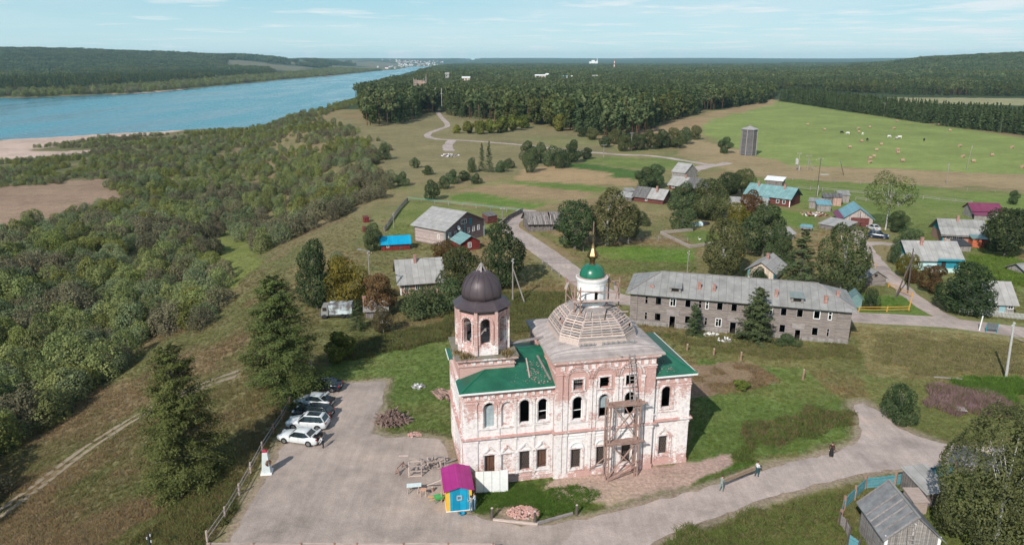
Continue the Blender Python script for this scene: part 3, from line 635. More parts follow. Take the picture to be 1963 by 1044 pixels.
for a, b, pr, z0, z1 in ((4.25, 14.45, .34, 12.42, 12.62), (4.25, 14.45, .2, 12.26, 12.417), (4.25, 14.45, .1, 11.42, 11.5)):
    mb = MB(); mb.b2((a - pr, MF - pr, z0), (b + pr, MF + .015, z1)); mb.b2((a - pr, MF + .02, z0), (a + .015, 10.6 + pr, z1)); mb.b2((b - .015, MF + .02, z0), (b + pr, 10.6 + pr, z1)); part(mb, 'cornice', M_brick)
mb = MB()                                                           # frieze of square brick blocks
for k in range(13):
    s_ = 4.75 + k * .765
    if s_ < 14.2: mb.b2((s_, MF - .09, 11.62), (s_ + .4, MF + .01, 12.05))
for k in range(11):
    s_ = W + .35 + k * .78
    if s_ < 4: mb.b2((s_, -.08, 9.28), (s_ + .34, .01, 9.6))
for k in range(4): mb.b2((14.8 + k * .95, -.08, 9.28), (15.15 + k * .95, .01, 9.6))
for k in range(12): mb.b2((W - .08, .4 + k * .85, 9.28), (W + .01, .75 + k * .85, 9.6))
tag(part(mb, 'frieze_block', M_trim), kind='stuff')
for i in range(3):                                                  # half-round pilasters between the windows
    pass
def pil(a, b, z0, z1, y0, pr, mat): m = MB(); m.b2((a, y0 - pr, z0), (b, y0 + .01, z1)); m.b2((a - .06, y0 - pr - .06, z1 - .22), (b + .06, y0 - pr + .02, z1 - .06)); return part(m, 'pilaster', mat)
for a, b in ((4.3, 4.95), (5.12, 5.5), (7.6, 7.95), (8.05, 8.35), (10.25, 10.6), (10.7, 11.0), (12.95, 13.3), (13.5, 14.4)):
    pil(a, b, 5.26, 10.55 if 5.2 < a < 13.4 else 11.4, MF, .13, M_trim if 5.2 < a < 13.4 else M_upper); pil(a, b, .5, 4.93, MF, .13, M_lower)
for a, b in ((W, -3.3), (-1.32, -1.14), (.32, .52), (2.12, 2.32), (3.85, 4.15)):
    pil(a, b, 5.26, 9.05, 0, .1, M_upper); pil(a, b, .55, 4.93, 0, .1, M_lower)
for a, b in ((14.5, 14.95), (17.2, 18.45)): pil(a, b, 5.26, 9.05, 0, .1, M_upper); pil(a, b, .5, 4.93, 0, .1, M_lower)
for a, b in ((0.02, 1.3), (2.2, 2.6), (8.0, 8.4), (9.4, 10.6)):
    m = MB(); m.b2((W - .1, a, .5), (W + .01, b, 9.05)); part(m, 'pilaster', M_trim)
# window surrounds and fillings
def framed(o, y0, kind, fill, grow=.12):
    m = MB(); surround(m, (0, y0), NF, S, o, .15, .12, grow); s0, s1, z0, z1, r = o
    if kind == 'keel':                                              # keel-arched brick hood on two little columns
        c = (s0 + s1) / 2; h = .78
        pts = [(s0 - .34, z1 + .1), (s0 - .12, z1 + .32), (c - .2, z1 + h - .1), (c, z1 + h + .2), (c + .2, z1 + h - .1), (s1 + .12, z1 + .32), (s1 + .34, z1 + .1)]
        for p, q in zip(pts, pts[1:]): m.bar((p[0], y0 - .06, p[1]), (q[0], y0 - .06, q[1]), .16, .15, up=(0, -1, 0))
        for s_ in (s0 - .3, s1 + .3): m.tube((s_, y0 - .05, z0 - .3), (s_, y0 - .05, z1 + .06), .09, n=8); m.box((s_, y0 - .06, (z0 + z1) / 2), (.24, .2, .12)); m.box((s_, y0 - .06, z1 + .06), (.28, .22, .12))
    m.b2((s0 - .3, y0 - .14, z0 - .14), (s1 + .3, y0 + .01, z0 - .02))
    sr = part(m, 'window_surround', M_trim); 
    if fill is None: return
    m = MB(); d = .30
    if fill == 'lattice':
        m.b2((s0, y0 + d + .1, z0), (s1, y0 + d + .13, z1)); w_ = part(m, 'window', M_grille); m = MB(); n_ = 5
        for k in range(-4, 8):
            for sg in (1, -1):
                a = s0 + (s1 - s0) * k / n_; L = (s1 - s0) * .8
                p, q = (a, z0), (a + L, z1)
                if sg < 0: p, q = (s0 + s1 - p[0], p[1]), (s0 + s1 - q[0], q[1])
                # clip to the opening
                t0 = max(0, (s0 - min(p[0], q[0])) / L) if True else 0; t1 = min(1, (s1 - min(p[0], q[0])) / L)
                if t1 <= t0: continue
                if sg > 0: A, B = (lerp(p[0], q[0], t0), lerp(p[1], q[1], t0)), (lerp(p[0], q[0], t1), lerp(p[1], q[1], t1))
                else: A, B = (lerp(p[0], q[0], 1 - t1), lerp(p[1], q[1], 1 - t1)), (lerp(p[0], q[0], 1 - t0), lerp(p[1], q[1], 1 - t0))
                m.bar((A[0], y0 + d, A[1]), (B[0], y0 + d, B[1]), .035, .03, up=(0, -1, 0))
        part(m, 'lattice', M_lattice, w_)
    elif fill == 'shutter':
        m.b2((s0, y0 + d, z0 + .02), ((s0 + s1) / 2 - .02, y0 + d + .06, z1)); m.b2(((s0 + s1) / 2 + .02, y0 + d + .03, z0 + .02), (s1, y0 + d + .09, z1)); m.bar((s0, y0 + d - .04, z0 + .3), (s1, y0 + d - .04, z0 + .5), .1, .05); part(m, 'shutter', M_rwood)
    elif fill == 'film':
        zt = z1 - .35; L = [(s0, z0), (s1, z0), (s1, zt), (s0, zt - .12)]
        m.add([(a, y0 + d, b) for a, b in L] + [(a, y0 + d + .02, b) for a, b in L], [(0, 1, 2, 3), (7, 6, 5, 4), (0, 4, 5, 1), (1, 5, 6, 2), (2, 6, 7, 3), (3, 7, 4, 0)])
        for k in range(4): m.bar((s0, y0 + d - .02, z0 + .35 + k * .5), (s1, y0 + d - .02, z0 + .38 + k * .5), .03)
        part(m, 'plastic_sheet', M_film)
    elif fill == 'half':
        zm = (z0 + z1) / 2; m.b2((s0, y0 + d, zm - .25), (s1, y0 + d + .03, z1 - .35)); m.b2((s0, y0 + d - .03, zm - .3), (s1, y0 + d + .03, zm - .22)); part(m, 'plastic_sheet', M_film)
    elif fill == 'frame':
        m.bar((s0 + .04, y0 + d, z0), (s0 + .04, y0 + d, z1 - r), .07); m.bar((s1 - .04, y0 + d, z0), (s1 - .04, y0 + d, z1 - r), .07); m.bar((s0, y0 + d, z0 + .9), (s1, y0 + d, z0 + .95), .06); part(m, 'window_frame', M_wpaint)
    elif fill == 'bars':
        for k in range(5): m.bar((lerp(s0, s1, (k + .5) / 5), y0 + d, z0), (lerp(s0, s1, (k + .5) / 5), y0 + d, z1), .05)
        m.b2((s0, y0 + d + .1, z0), (s1, y0 + d + .12, z1)); part(m, 'window_bars', M_gwood)
for o, f in zip(up, ('film', None, 'frame')): framed(o, 0, 'arch', f)
framed(niu, 0, 'arch', None); framed(nil, 0, 'keel', None)
for o, f in zip(lo, ('shutter', 'lattice', 'shutter')): framed(o, 0, 'keel', f)
for o, f in zip(mup, ('frame', 'half', None)): framed(o, MF, 'arch', f)
for o, f in zip(msq, ('bars', None, None)): framed(o, MF, 'sq', f, .05)
for o in mlo: framed(o, MF, 'arch', 'lattice')
framed(apu[0], 0, 'arch', None); framed(apl[0], 0, 'keel', 'lattice')
for o in msq:                                                        # brick archivolts over the upper windows, panels and white heads below
    mb = MB()
    c = (o[0] + o[1]) / 2
    for w_, pr, gr in ((.15, .17, .72), (.13, .1, .5)): surround(mb, (0, MF), NF, S, (c - .5, c + .5, 10.62, 11.2, .5), w_, pr, gr, True, 12)
    part(mb, 'archivolt', M_brick)
for o in mlo:
    mb = MB(); c = (o[0] + o[1]) / 2; n_ = 10; P = [(c + .62 * math.cos(math.pi * k / n_), MF - .05, 3.2 + .6 * math.sin(math.pi * k / n_)) for k in range(n_ + 1)]
    mb.poly(*P); surround(mb, (0, MF), NF, S, (c - .55, c + .55, 3.18, 3.75, .55), .12, .14, .06, True, 10)
    mb.b2((c - .85, MF - .07, 4.3), (c + .85, MF + .01, 4.42)); mb.b2((c - .85, MF - .07, 4.6), (c + .85, MF + .01, 4.72)); part(mb, 'window_head', M_plaster)
# roofs over the refectory and the altar
def roof(faces, name, mat, parent=CH, t=.07):
    m = MB()
    for f in faces: m.slab(f, t)
    return part(m, name, mat, parent)
e0, ez, rz_ = -.42, 10.12, 11.95
roof([[(-5.0, e0, ez), (4.24, e0, ez), (4.24, 5.3, rz_), (.4, 5.3, rz_)], [(-5.0, 2.63, ez), (-5.0, e0, ez), (.4, 5.3, rz_), (-.9, 5.3, 11.5)], [(-5.0, 11.0, ez), (-5.0, 8.12, ez), (-.9, 5.3, 11.5), (.4, 5.3, rz_)], [(4.24, 11.0, ez), (-5.0, 11.0, ez), (.4, 5.3, rz_), (4.24, 5.3, rz_)]], 'roof', M_grnroof)
roof([[(14.47, e0, ez), (18.87, e0, ez), (15.2, 5.3, 12.25), (14.47, 5.3, 12.25)], [(18.87, e0, ez), (18.87, 11.0, ez), (15.2, 5.3, 12.25)], [(18.87, 11.0, ez), (14.47, 11.0, ez), (14.47, 5.3, 12.25), (15.2, 5.3, 12.25)]], 'roof', M_grnroof)
for p, q in (((-5.04, e0 - .03), (4.24, e0 - .03)), ((-5.05, e0 - .02), (-5.05, 2.6)), ((-5.05, 8.15), (-5.05, 11)), ((14.47, e0 - .03), (18.9, e0 - .03)), ((18.91, e0), (18.91, 11))): m = MB(); m.bar((*p, ez - .06), (*q, ez - .06), .06, .16); part(m, 'eaves_board', M_wpaint)
for p, q in (((-5.0, e0, ez + .03), (-2.1, 2.6, 11.1)), ((.87, 5.3, rz_ + .03), (4.24, 5.3, rz_ + .03)), ((18.87, e0, ez + .03), (15.2, 5.3, 12.28))): m = MB(); m.bar(p, q, .18, .05); part(m, 'ridge_cap', M_grndome)
# main roof: low hipped boarding, then the eight-sided ribbed dome
CXD, CYD = 9.35, 5.12
def octa(a, b, z, c=(CXD, CYD)):                                     # eight-sided ring, half width a, half length of the long sides b
    return [(c[0] + x, c[1] + y, z) for x, y in ((-b, -a), (b, -a), (a, -b), (a, b), (b, a), (-b, a), (-a, b), (-a, -b))]
rx0, rx1, ry0, ry1 = 3.85, 15.2, -.66, 10.95; ZE, ZB = 12.78, 13.45
O8 = octa(4.05, 2.55, ZB); C4 = [(rx0, ry0, ZE), (rx1, ry0, ZE), (rx1, ry1, ZE), (rx0, ry1, ZE)]
roof([[C4[0], C4[1], O8[1], O8[0]], [C4[1], O8[2], O8[1]], [C4[1], C4[2], O8[3], O8[2]], [C4[2], O8[4], O8[3]], [C4[2], C4[3], O8[5], O8[4]], [C4[3], O8[6], O8[5]], [C4[3], C4[0], O8[7], O8[6]], [C4[0], O8[0], O8[7]]], 'roof', M_roofbd, t=.09)
for a, b in zip(C4, C4[1:] + C4[:1]): m = MB(); m.bar((a[0], a[1], ZE - .16), (b[0], b[1], ZE - .16), .08, .14); part(m, 'eaves_board', M_pwood)
PROF = [(4.05, 13.45), (3.98, 13.7), (3.86, 14.12), (3.66, 14.62), (3.38, 15.1), (3.02, 15.55), (2.62, 15.9), (2.15, 16.16), (1.6, 16.36)]
def prof_at(t):                                                     # t 0..1 along the curved rib
    k = t * (len(PROF) - 1); i = min(int(k), len(PROF) - 2); f = k - i
    return lerp(PROF[i][0], PROF[i + 1][0], f), lerp(PROF[i][1], PROF[i + 1][1], f)
def ring(t, grow=0):
    a, z = prof_at(t); return octa(a + grow, (a + grow) * lerp(.63, .50, t), z)
m = MB(); m.loft([ring(0, -.42), ring(.3, -.42), ring(.6, -.4), ring(.8, -.36), ring(1, -.3)], cap=False); part(m, 'old_brick_vault', M_brick)
m = MB(); m.loft([ring(0), ring(.06), ring(.13), ring(.19)], cap=False); skirt = part(m, 'dome_skirt', M_pwood)
m = MB(); m.loft([ring(.80), ring(.88), ring(.94), ring(1)], cap=False); part(m, 'dome_collar', M_gwood)
for fc in range(8):
    nr = (7, 4)[fc % 2] if False else (5 if fc % 2 == 0 else 3)
    for k in range(nr):                                             # curved ribs
        u = k / (nr - 1); pts = []
        for j in range(9):
            r_ = ring(.14 + .70 * j / 8, -.08); A, B = Vector(r_[fc]), Vector(r_[(fc + 1) % 8]); pts.append(A.lerp(B, .02 + .96 * u))
        m = MB(); 
        for p, q in zip(pts, pts[1:]): m.bar(p, q, .09, .14)
        part(m, 'dome_rib', M_pwood)
    for j in range(11):                                             # laths nailed across the ribs
        t = .205 + .57 * j / 10; r_ = ring(t, .02); A, B = Vector(r_[fc]), Vector(r_[(fc + 1) % 8]); mid_ = (A + B) / 2
        r2 = ring(t + .02, .02); tang = ((Vector(r2[fc]) + Vector(r2[(fc + 1) % 8])) / 2 - mid_).normalized()
        dz = Vector((0, 0, .025 * math.sin(j * 7.3 + fc))); nn = (B - A).cross(tang).normalized()
        if (fc, j) in ((1, 3), (2, 0), (6, 5), (3, 9)): B = A.lerp(B, .62)
        m = MB(); m.bar(A + dz, B - dz, .17 if (j + fc) % 5 else .21, .03, up=nn); part(m, 'lath', M_pwood if (j + fc) % 3 else M_gwood)
# drum, cornice, green cupola, gilded bulb and cross
m = MB(); nd = 16; rd_ = 1.43; sw = 2 * rd_ * math.tan(math.pi / nd)
for k in range(nd):
    t = -math.pi / 2 + 2 * math.pi * k / nd + .05; nx, ny = math.cos(t), math.sin(t); ex = (-ny, nx)
    O = (CXD + nx * rd_ - ex[0] * sw / 2, CYD + ny * rd_ - ex[1] * sw / 2)
    facade(m, O, ex, (nx, ny), 0, sw, 16.1, 18.75, [(.07, sw - .07, 16.75, 18.0, .2)] if k % 4 == 0 else [], .3)
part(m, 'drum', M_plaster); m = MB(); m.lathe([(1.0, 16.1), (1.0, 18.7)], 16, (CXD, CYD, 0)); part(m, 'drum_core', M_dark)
m = MB(); m.lathe([(1.43, 18.5), (1.48, 18.52), (1.49, 18.72), (1.55, 18.85), (1.60, 19.0), (1.63, 19.1), (1.63, 19.16), (1.1, 19.19)], 40, (CXD, CYD, 0)); part(m, 'drum_cornice', M_plaster, smooth=False)
m = MB(); m.lathe([(1.56, 19.17), (1.57, 19.2), (1.1, 19.22)], 40, (CXD, CYD, 0)); part(m, 'drum_capping', nmat('pink_capping', [(.45, .30, .27), (.6, .46, .43)], 4))
m = MB(); m.lathe([(1.25, 19.18), (1.27, 19.26), (1.24, 19.52), (1.13, 19.84), (.95, 20.1), (.70, 20.3), (.42, 20.42), (.2, 20.45)], 32, (CXD, CYD, 0)); cup = part(m, 'cupola', M_grndome, smooth=True)
m = MB()
for k in range(8):
    t = 2 * math.pi * k / 8; pr = [(1.285, 19.26), (1.255, 19.53), (1.145, 19.86), (.965, 20.12), (.71, 20.32)]
    for (r0, z0), (r1, z1) in zip(pr, pr[1:]): m.bar((CXD + r0 * math.cos(t), CYD + r0 * math.sin(t), z0), (CXD + r1 * math.cos(t), CYD + r1 * math.sin(t), z1), .04, .03)
part(m, 'cupola_seam', M_grndome, cup)
m = MB(); m.lathe([(.36, 20.4), (.34, 20.5), (.22, 20.62), (.30, 20.68), (.30, 20.78), (.2, 20.84)], 12, (CXD, CYD, 0)); m.lathe([(.22, 20.82), (.34, 20.98), (.52, 21.2), (.62, 21.36), (.58, 21.46), (.40, 21.78), (.24, 22.1), (.16, 22.35), (.10, 22.6)], 8, (CXD, CYD, 0)); part(m, 'gilded_bulb', M_gold)
m = MB(); m.lathe([(.10, 22.55), (.085, 23.3)], 8, (CXD, CYD, 0)); m.lathe([(.03, 23.24), (.15, 23.32), (.16, 23.4), (.05, 23.5)], 10, (CXD, CYD, 0)); part(m, 'cross_stem', M_gold)
m = MB(); m.bar((CXD, CYD, 23.4), (CXD, CYD, 24.75), .1); 
for z, h in ((24.42, .24), (24.12, .46)): m.bar((CXD - h * .35, CYD - h, z), (CXD + h * .35, CYD + h, z), .09)
m.bar((CXD - .1, CYD - .3, 23.7), (CXD + .1, CYD + .3, 23.88), .08); part(m, 'cross', M_cross)
# bell tower
m = MB(); T0, T1, Y0, Y1 = W, .87, 2.65, 8.1
for O, e, n, L in (((T0, Y0), (1, 0), (0, -1), T1 - T0), ((T1, Y0), (0, 1), (1, 0), Y1 - Y0), ((T0, Y1), (1, 0), (0, 1), T1 - T0), ((T0 - .02, Y0), (0, 1), (-1, 0), Y1 - Y0)): facade(m, O, e, n, 0, L, 9.8, 12.35, [])
part(m, 'tower_wall', M_upper)
m = MB()
for pr, z0, z1 in ((.12, 11.5, 11.6), (.18, 11.98, 12.12), (.34, 12.13, 12.36)): m.b2((T0 - pr, Y0 - pr, z0), (T1 + pr, Y1 + pr, z1))
part(m, 'tower_cornice', M_brick)
m = MB(); m.slab([(T0 - .4, Y0 - .4, 12.42), (T1 + .4, Y0 - .4, 12.42), (T1 + .4, Y1 + .4, 12.42), (T0 - .4, Y1 + .4, 12.42)], .05); part(m, 'tower_ledge', nmat('mossy_ledge', [(.14, .12, .10), (.22, .20, .17), (.16, .15, .06)], 1.5, rough=.95))
m = MB()
for k in range(6): m.b2((T0 + .3 + k * .86, Y0 - .07, 11.64), (T0 + .75 + k * .86, Y0 + .01, 11.94))
for k in range(6): m.b2((T0 - .09, Y0 + .3 + k * .86, 11.64), (T0 - .01, Y0 + .75 + k * .86, 11.94))
tag(part(m, 'frieze_block', M_trim), kind='stuff')
BX, BY, AP = -1.9, 5.35, 2.4; side = 2 * AP * math.tan(math.pi / 8)
m = MB(); ms = MB(); mp_ = MB()
for k in range(8):
    t = -math.pi / 2 + k * math.pi / 4; nx, ny = math.cos(t), math.sin(t); ex = (-ny, nx)
    O = (BX + nx * AP - ex[0] * side / 2, BY + ny * AP - ex[1] * side / 2); op = (side / 2 - .48, side / 2 + .48, 13.55, 16.15, .48)
    facade(m, O, ex, (nx, ny), 0, side, 12.42, 17.1, [op], .55); surround(ms, O, ex, (nx, ny), op, .16, .13, .1)
    c0 = Vector((O[0], O[1], 0)); mp_.bar(c0 + Vector((nx * .03, ny * .03, 12.5)), c0 + Vector((nx * .03, ny * .03, 16.95)), .34, .3)
part(m, 'belfry_wall', M_tower); part(ms, 'belfry_arch', M_brick); part(mp_, 'belfry_pilaster', M_tower)
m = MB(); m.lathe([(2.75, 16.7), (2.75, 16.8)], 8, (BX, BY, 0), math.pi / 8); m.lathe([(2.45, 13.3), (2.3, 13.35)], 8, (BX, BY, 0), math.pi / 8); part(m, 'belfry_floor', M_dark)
m = MB()
for p, q in (((-1.9, -1.2, 15.4), (1.9, 1, 15.5)), ((-1.8, 1.1, 14.5), (1.9, -.8, 14.3)), ((0, -2, 14.9), (.2, 2, 15.1)), ((-.9, -1.9, 13.5), (-.5, .6, 16))): m.bar((BX + p[0], BY + p[1], p[2]), (BX + q[0], BY + q[1], q[2]), .22)
m.lathe([(1.5, 13.4), (1.1, 13.8), (.3, 14.05)], 9, (BX, BY, 0)); part(m, 'belfry_beam', M_gwood)
m = MB(); m.lathe([(2.9, 16.98), (3.0, 17.05), (2.62, 17.32), (2.2, 17.66), (1.95, 17.78)], 8, (BX, BY, 0), math.pi / 8); part(m, 'tower_roof', M_copper)
m = MB(); m.lathe([(1.9, 17.72), (1.97, 18.2), (1.95, 18.62), (1.84, 19.05), (1.6, 19.5), (1.22, 19.92), (.8, 20.22), (.42, 20.45)], 32, (BX, BY, 0)); dm = part(m, 'tower_dome', M_copper, smooth=True)
m = MB()
for k in range(16):
    t = 2 * math.pi * k / 16; pr = [(1.93, 17.74), (1.99, 18.2), (1.97, 18.62), (1.86, 19.06), (1.62, 19.52), (1.24, 19.94), (.82, 20.24)]
    for (r0, z0), (r1, z1) in zip(pr, pr[1:]): m.bar((BX + r0 * math.cos(t), BY + r0 * math.sin(t), z0), (BX + r1 * math.cos(t), BY + r1 * math.sin(t), z1), .05, .04)
part(m, 'dome_seam', M_copper, dm)
m = MB()
for k in range(6):
    t = 2 * math.pi * k / 6 + .3; m.bar((BX + .62 * math.cos(t), BY + .62 * math.sin(t), 20.2), (BX + .05 * math.cos(t), BY + .05 * math.sin(t), 21.1), .16, .06)
for k in (0, 2, 3, 5):
    t = 2 * math.pi * k / 6 + .3; t2 = t + math.pi / 3; m.add([(BX + .6 * math.cos(t), BY + .6 * math.sin(t), 20.22), (BX + .6 * math.cos(t2), BY + .6 * math.sin(t2), 20.22), (BX, BY, 21.05)], [(0, 1, 2)])
part(m, 'broken_finial', M_gwood)
# weeds on the ledge
def weed_mesh(mb, c, r, n_, h):
    for _ in range(n_):
        x, y = c[0] + random.gauss(0, r), c[1] + random.gauss(0, r); t = random.random() * 6.28; l = h * random.uniform(.5, 1.2); w_ = .05
        mb.add([(x - w_ * math.cos(t), y - w_ * math.sin(t), c[2]), (x + w_ * math.cos(t), y + w_ * math.sin(t), c[2]), (x + random.gauss(0, l * .4), y + random.gauss(0, l * .4), c[2] + l)], [(0, 1, 2)])
m = MB(); weed_mesh(m, (-3.9, 2.75, 12.42), .28, 120, .55); weed_mesh(m, (.2, 2.8, 12.42), .35, 130, .5); weed_mesh(m, (-4.6, 4, 12.42), .3, 60, .45)
o = part(m, 'ledge_weeds', M_weed, None); o.location = CH.location; o.rotation_euler = CH.rotation_euler; tag(o, kind='stuff')

def cw(s, n, z): return CH.matrix_world @ Vector((s, n, z))
bpy.context.view_layer.update()
def church_thing(name, label, cat, s=0, n=0, z=0, rz=0, group=None):
    return thing(name, label, cat, cw(s, n, z), CH.rotation_euler.z + rz, group)
# facade scaffold
sc_ = church_thing('scaffold', 'two storey wooden scaffold of posts and planks against the church front', 'scaffold', 10.9, -1.5)
def post(p, q, w_=.12, nm='post', mat=M_rust): m = MB(); m.bar(p, q, w_); return m.build(nm, mat, sc_)
for x in (-1.68, -1.42): post((x, -.15, 0), (x, -.15, 8.45), .11)
for x, y in ((1.35, -.1), (1.62, -.1), (1.42, .75), (-1.6, .8)): post((x, y, 0), (x, y, 8.5), .12)
m = MB()
for k in range(16): m.bar((-1.68, -.15, .3 + k * .5), (-1.42, -.15, .55 + k * .5), .05)
m.build('rung', M_rust, sc_)
for z, x0, x1 in ((8.2, -1.75, 2.3), (4.05, -1.75, 2.2)):
    for k in range(3): m = MB(); m.bar((x0 + .12 * (k % 2), -.3 + k * .32, z + .02 * (k % 2)), (x1 - .2 * (k % 3), -.3 + k * .32, z + .02 * (k % 3)), .24, .05); m.build('plank', M_rust, sc_)
    m = MB(); m.bar((-1.7, -.32, z - .12), (1.75, -.32, z - .12), .16, .08, up=(0, 1, 0)); m.build('ledger', M_rust, sc_)
for p, q in (((-1.5, -.1, 4.3), (1.4, -.1, 8.0)), ((1.4, -.1, 4.2), (-1.2, -.1, 8.0)), ((-.1, -.1, 8.1), (1.5, -.1, 5.2)), ((-1.4, -.15, .4), (1.3, -.1, 3.8)), ((-1.4, -.15, 3.9), (1.4, -.1, 1.0)), ((-1.5, -.3, .1), (1.5, -.35, 1.9)), ((-1.6, -.5, .05), (1.4, -.2, 1.2)), ((-3.0, 1.0, .6), (-1.55, .1, 2.6))): post(p, q, .1, 'brace')
def ladder(name, label, p, q, w_, n_, mat, loc, rz, grp=None):
    t = thing(name, label, 'ladder', loc, rz, grp); d = Vector((w_ / 2, 0, 0)); p, q = Vector(p), Vector(q)
    for s_ in (-1, 1): m = MB(); m.bar(p + d * s_, q + d * s_, .07); m.build('rail', mat, t)
    for k in range(n_): c = p.lerp(q, (k + .5) / n_); m = MB(); m.bar(c - d, c + d, .05); m.build('rung', mat, t)
    return t
ladder('ladder', 'grey wooden ladder rising from the scaffold top to the church eaves', (0, -.35, 0), (-.1, .3, 4.75), .5, 12, M_gwood, cw(11.75, -1.1, 8.25), CH.rotation_euler.z)
# scaffold round the drum
sd = church_thing('scaffold', 'raw timber scaffold standing around the white drum under the green cupola', 'scaffold', CXD, CYD, 14.85)
def dpost(p, q, w_=.11, nm='post', mat=M_rust): m = MB(); m.bar(p, q, w_); return m.build(nm, mat, sd)
for x, y, z in ((-2.25, -1.6, 4.0), (-1.8, -2.1, 3.9), (2.5, -1.2, 4.4), (2.3, 1.4, 4.0), (-2.3, 1.4, 4.0)): dpost((x, y, .1), (x, y, z))
for a, b in (((-2.6, -1.6, 3.4), (2.5, -1.5, 2.9)), ((-2.3, -2.0, 2.2), (2.6, -1.3, 2.0)), ((-2.3, -1.6, 3.9), (-2.3, 1.5, 3.8)), ((2.5, -1.4, 3.7), (2.3, 1.5, 3.4)), ((-2.4, 1.4, 3.4), (2.4, 1.4, 3.4)), ((-2.3, -1.6, 2.2), (-2.3, 1.5, 2.2)), ((2.5, -1.3, 2.0), (3.2, -1.6, 2.1)), ((-1.8, -2.1, 1.2), (2.5, -1.5, .9))): dpost(a, b, .09, 'rail')
for k, (a, b) in enumerate((((-2.5, -1.95, 2.35), (2.8, -1.85, 2.15)), ((-2.4, -1.7, 2.4), (2.4, -1.6, 2.2)), ((-3.1, -1.3, 3.62), (-2.0, 1.5, 3.5)), ((2.1, -1.4, 3.0), (2.9, 1.4, 3.1)), ((1.7, -1.7, .95), (3.3, -1.9, 1.0)))): m = MB(); m.bar(a, b, .26, .05); m.build('plank', M_pwood, sd)
for a, b in (((-2.25, -1.6, 1.9), (-1.8, -2.1, 3.8)), ((2.5, -1.2, 3.9), (2.0, -1.6, 2.3)), ((2.4, -1.2, 4.1), (1.5, 1.3, 3.1)), ((-2.3, 1.4, 3.8), (-2.3, -1.5, 2.4))): dpost(a, b, .08, 'brace')
for i, (a, b) in enumerate((((-1.3, -2.2, 1.5), (-1.75, -3.0, .9)), ((-.7, -2.3, 1.45), (-1.1, -3.1, .8)), ((.9, -2.2, 1.5), (.4, -3.15, .75)), ((2.1, -1.9, 1.75), (.9, -2.25, 1.5)), ((2.2, -1.9, 1.75), (2.75, -1.5, 1.4)))): dpost(a, b, .07, 'prop', M_dark if i > 1 else M_gwood)
def plank(label, p, q, w_, mat, group=None, nm='plank', t_=.05):
    m = MB(); p, q = Vector(p), Vector(q); c = (p + q) / 2; m.bar(p - c, q - c, w_, t_); o = m.build(nm, mat); o.location = c; return tag(o, label, nm.replace('_', ' '), group)
plank('grey gangplank bridging from the bell tower ledge to the main church roof', cw(.2, 4.9, 12.62), cw(4.9, 5.15, 13.05), .5, M_gwood)
plank('loose thin plank lying on the main roof boards by the near eaves', cw(9.9, .0, 12.93), cw(10.7, -.85, 12.82), .18, M_pwood)
plank('long batten laid up the slope of the green refectory roof', cw(2.0, .9, 10.62), cw(2.25, 3.6, 11.5), .14, M_pwood)
plank('warped board lying on green refectory roof against the main wall', cw(3.45, 3.9, 11.58), cw(3.95, .4, 10.44), .2, M_gwood)
m = MB()
def rub(mb, fn, n_, s0, s1):
    for _ in range(n_):
        c = fn(); s_ = random.uniform(s0, s1); mb.box(c, (s_, s_ * random.uniform(.4, .8), s_ * random.uniform(.25, .6)), random.random() * 3)
def roofpt():
    s_ = random.uniform(2.2, 4.1); n_ = random.uniform(0, 3.2) * (1 if s_ > 2.8 else .7); return (s_ - n_ * .22 + .1, n_, 10.12 + (n_ + .42) * .32 + .06)
rub(m, roofpt, 100, .05, .16); rub(m, lambda: (random.uniform(0, 4), (q := random.uniform(0, 3.4)), 10.12 + (q + .42) * .32 + .05), 40, .04, .1)
rub(m, lambda: (random.uniform(14.8, 16.6), (q := random.uniform(0, 1.8)), 10.12 + (q + .42) * .373 + .05), 40, .05, .14)
o = part(m, 'roof_rubble', nmat('mortar_crumbs', [(.20, .15, .13), (.36, .28, .25)], 6), None); o.location = CH.location; o.rotation_euler = CH.rotation_euler; tag(o, kind='stuff')
# grey-blue steel mesh heaped at the foot of the dome
m = MB()
for _ in range(40):
    a = random.random(); x = lerp(2.0, 4.6, a) + random.gauss(0, .15); y = lerp(-3.9, -1.6, a) + random.gauss(0, .35); t = random.random() * 3.14; l = random.uniform(.3, .8); zz = random.uniform(.1, .5)
    m.bar((CXD + x, CYD + y, 13.1 + zz * .4), (CXD + x + l * math.cos(t), CYD + y + l * math.sin(t), 13.1 + zz + random.uniform(-.2, .3)), .05)
for x0, x1 in ((-2.4, -.9), (-.1, 1.4), (1.5, 3.2)):
    for k in range(2): m.bar((CXD + x0, CYD - 4.22 - .1 * k, 13.42 + .26 * k), (CXD + x1, CYD - 4.2 - .1 * k, 13.42 + .24 * k), .05)
    for k in range(4): m.bar((CXD + lerp(x0, x1, k / 3), CYD - 4.2, 13.36), (CXD + lerp(x0, x1, k / 3), CYD - 4.35, 13.8), .05)
o = m.build('steel_offcuts', M_steel); o.location = CH.location; o.rotation_euler = CH.rotation_euler; tag(o, 'tangle of grey steel strips heaped at the foot of the ribbed dome', 'scrap metal')
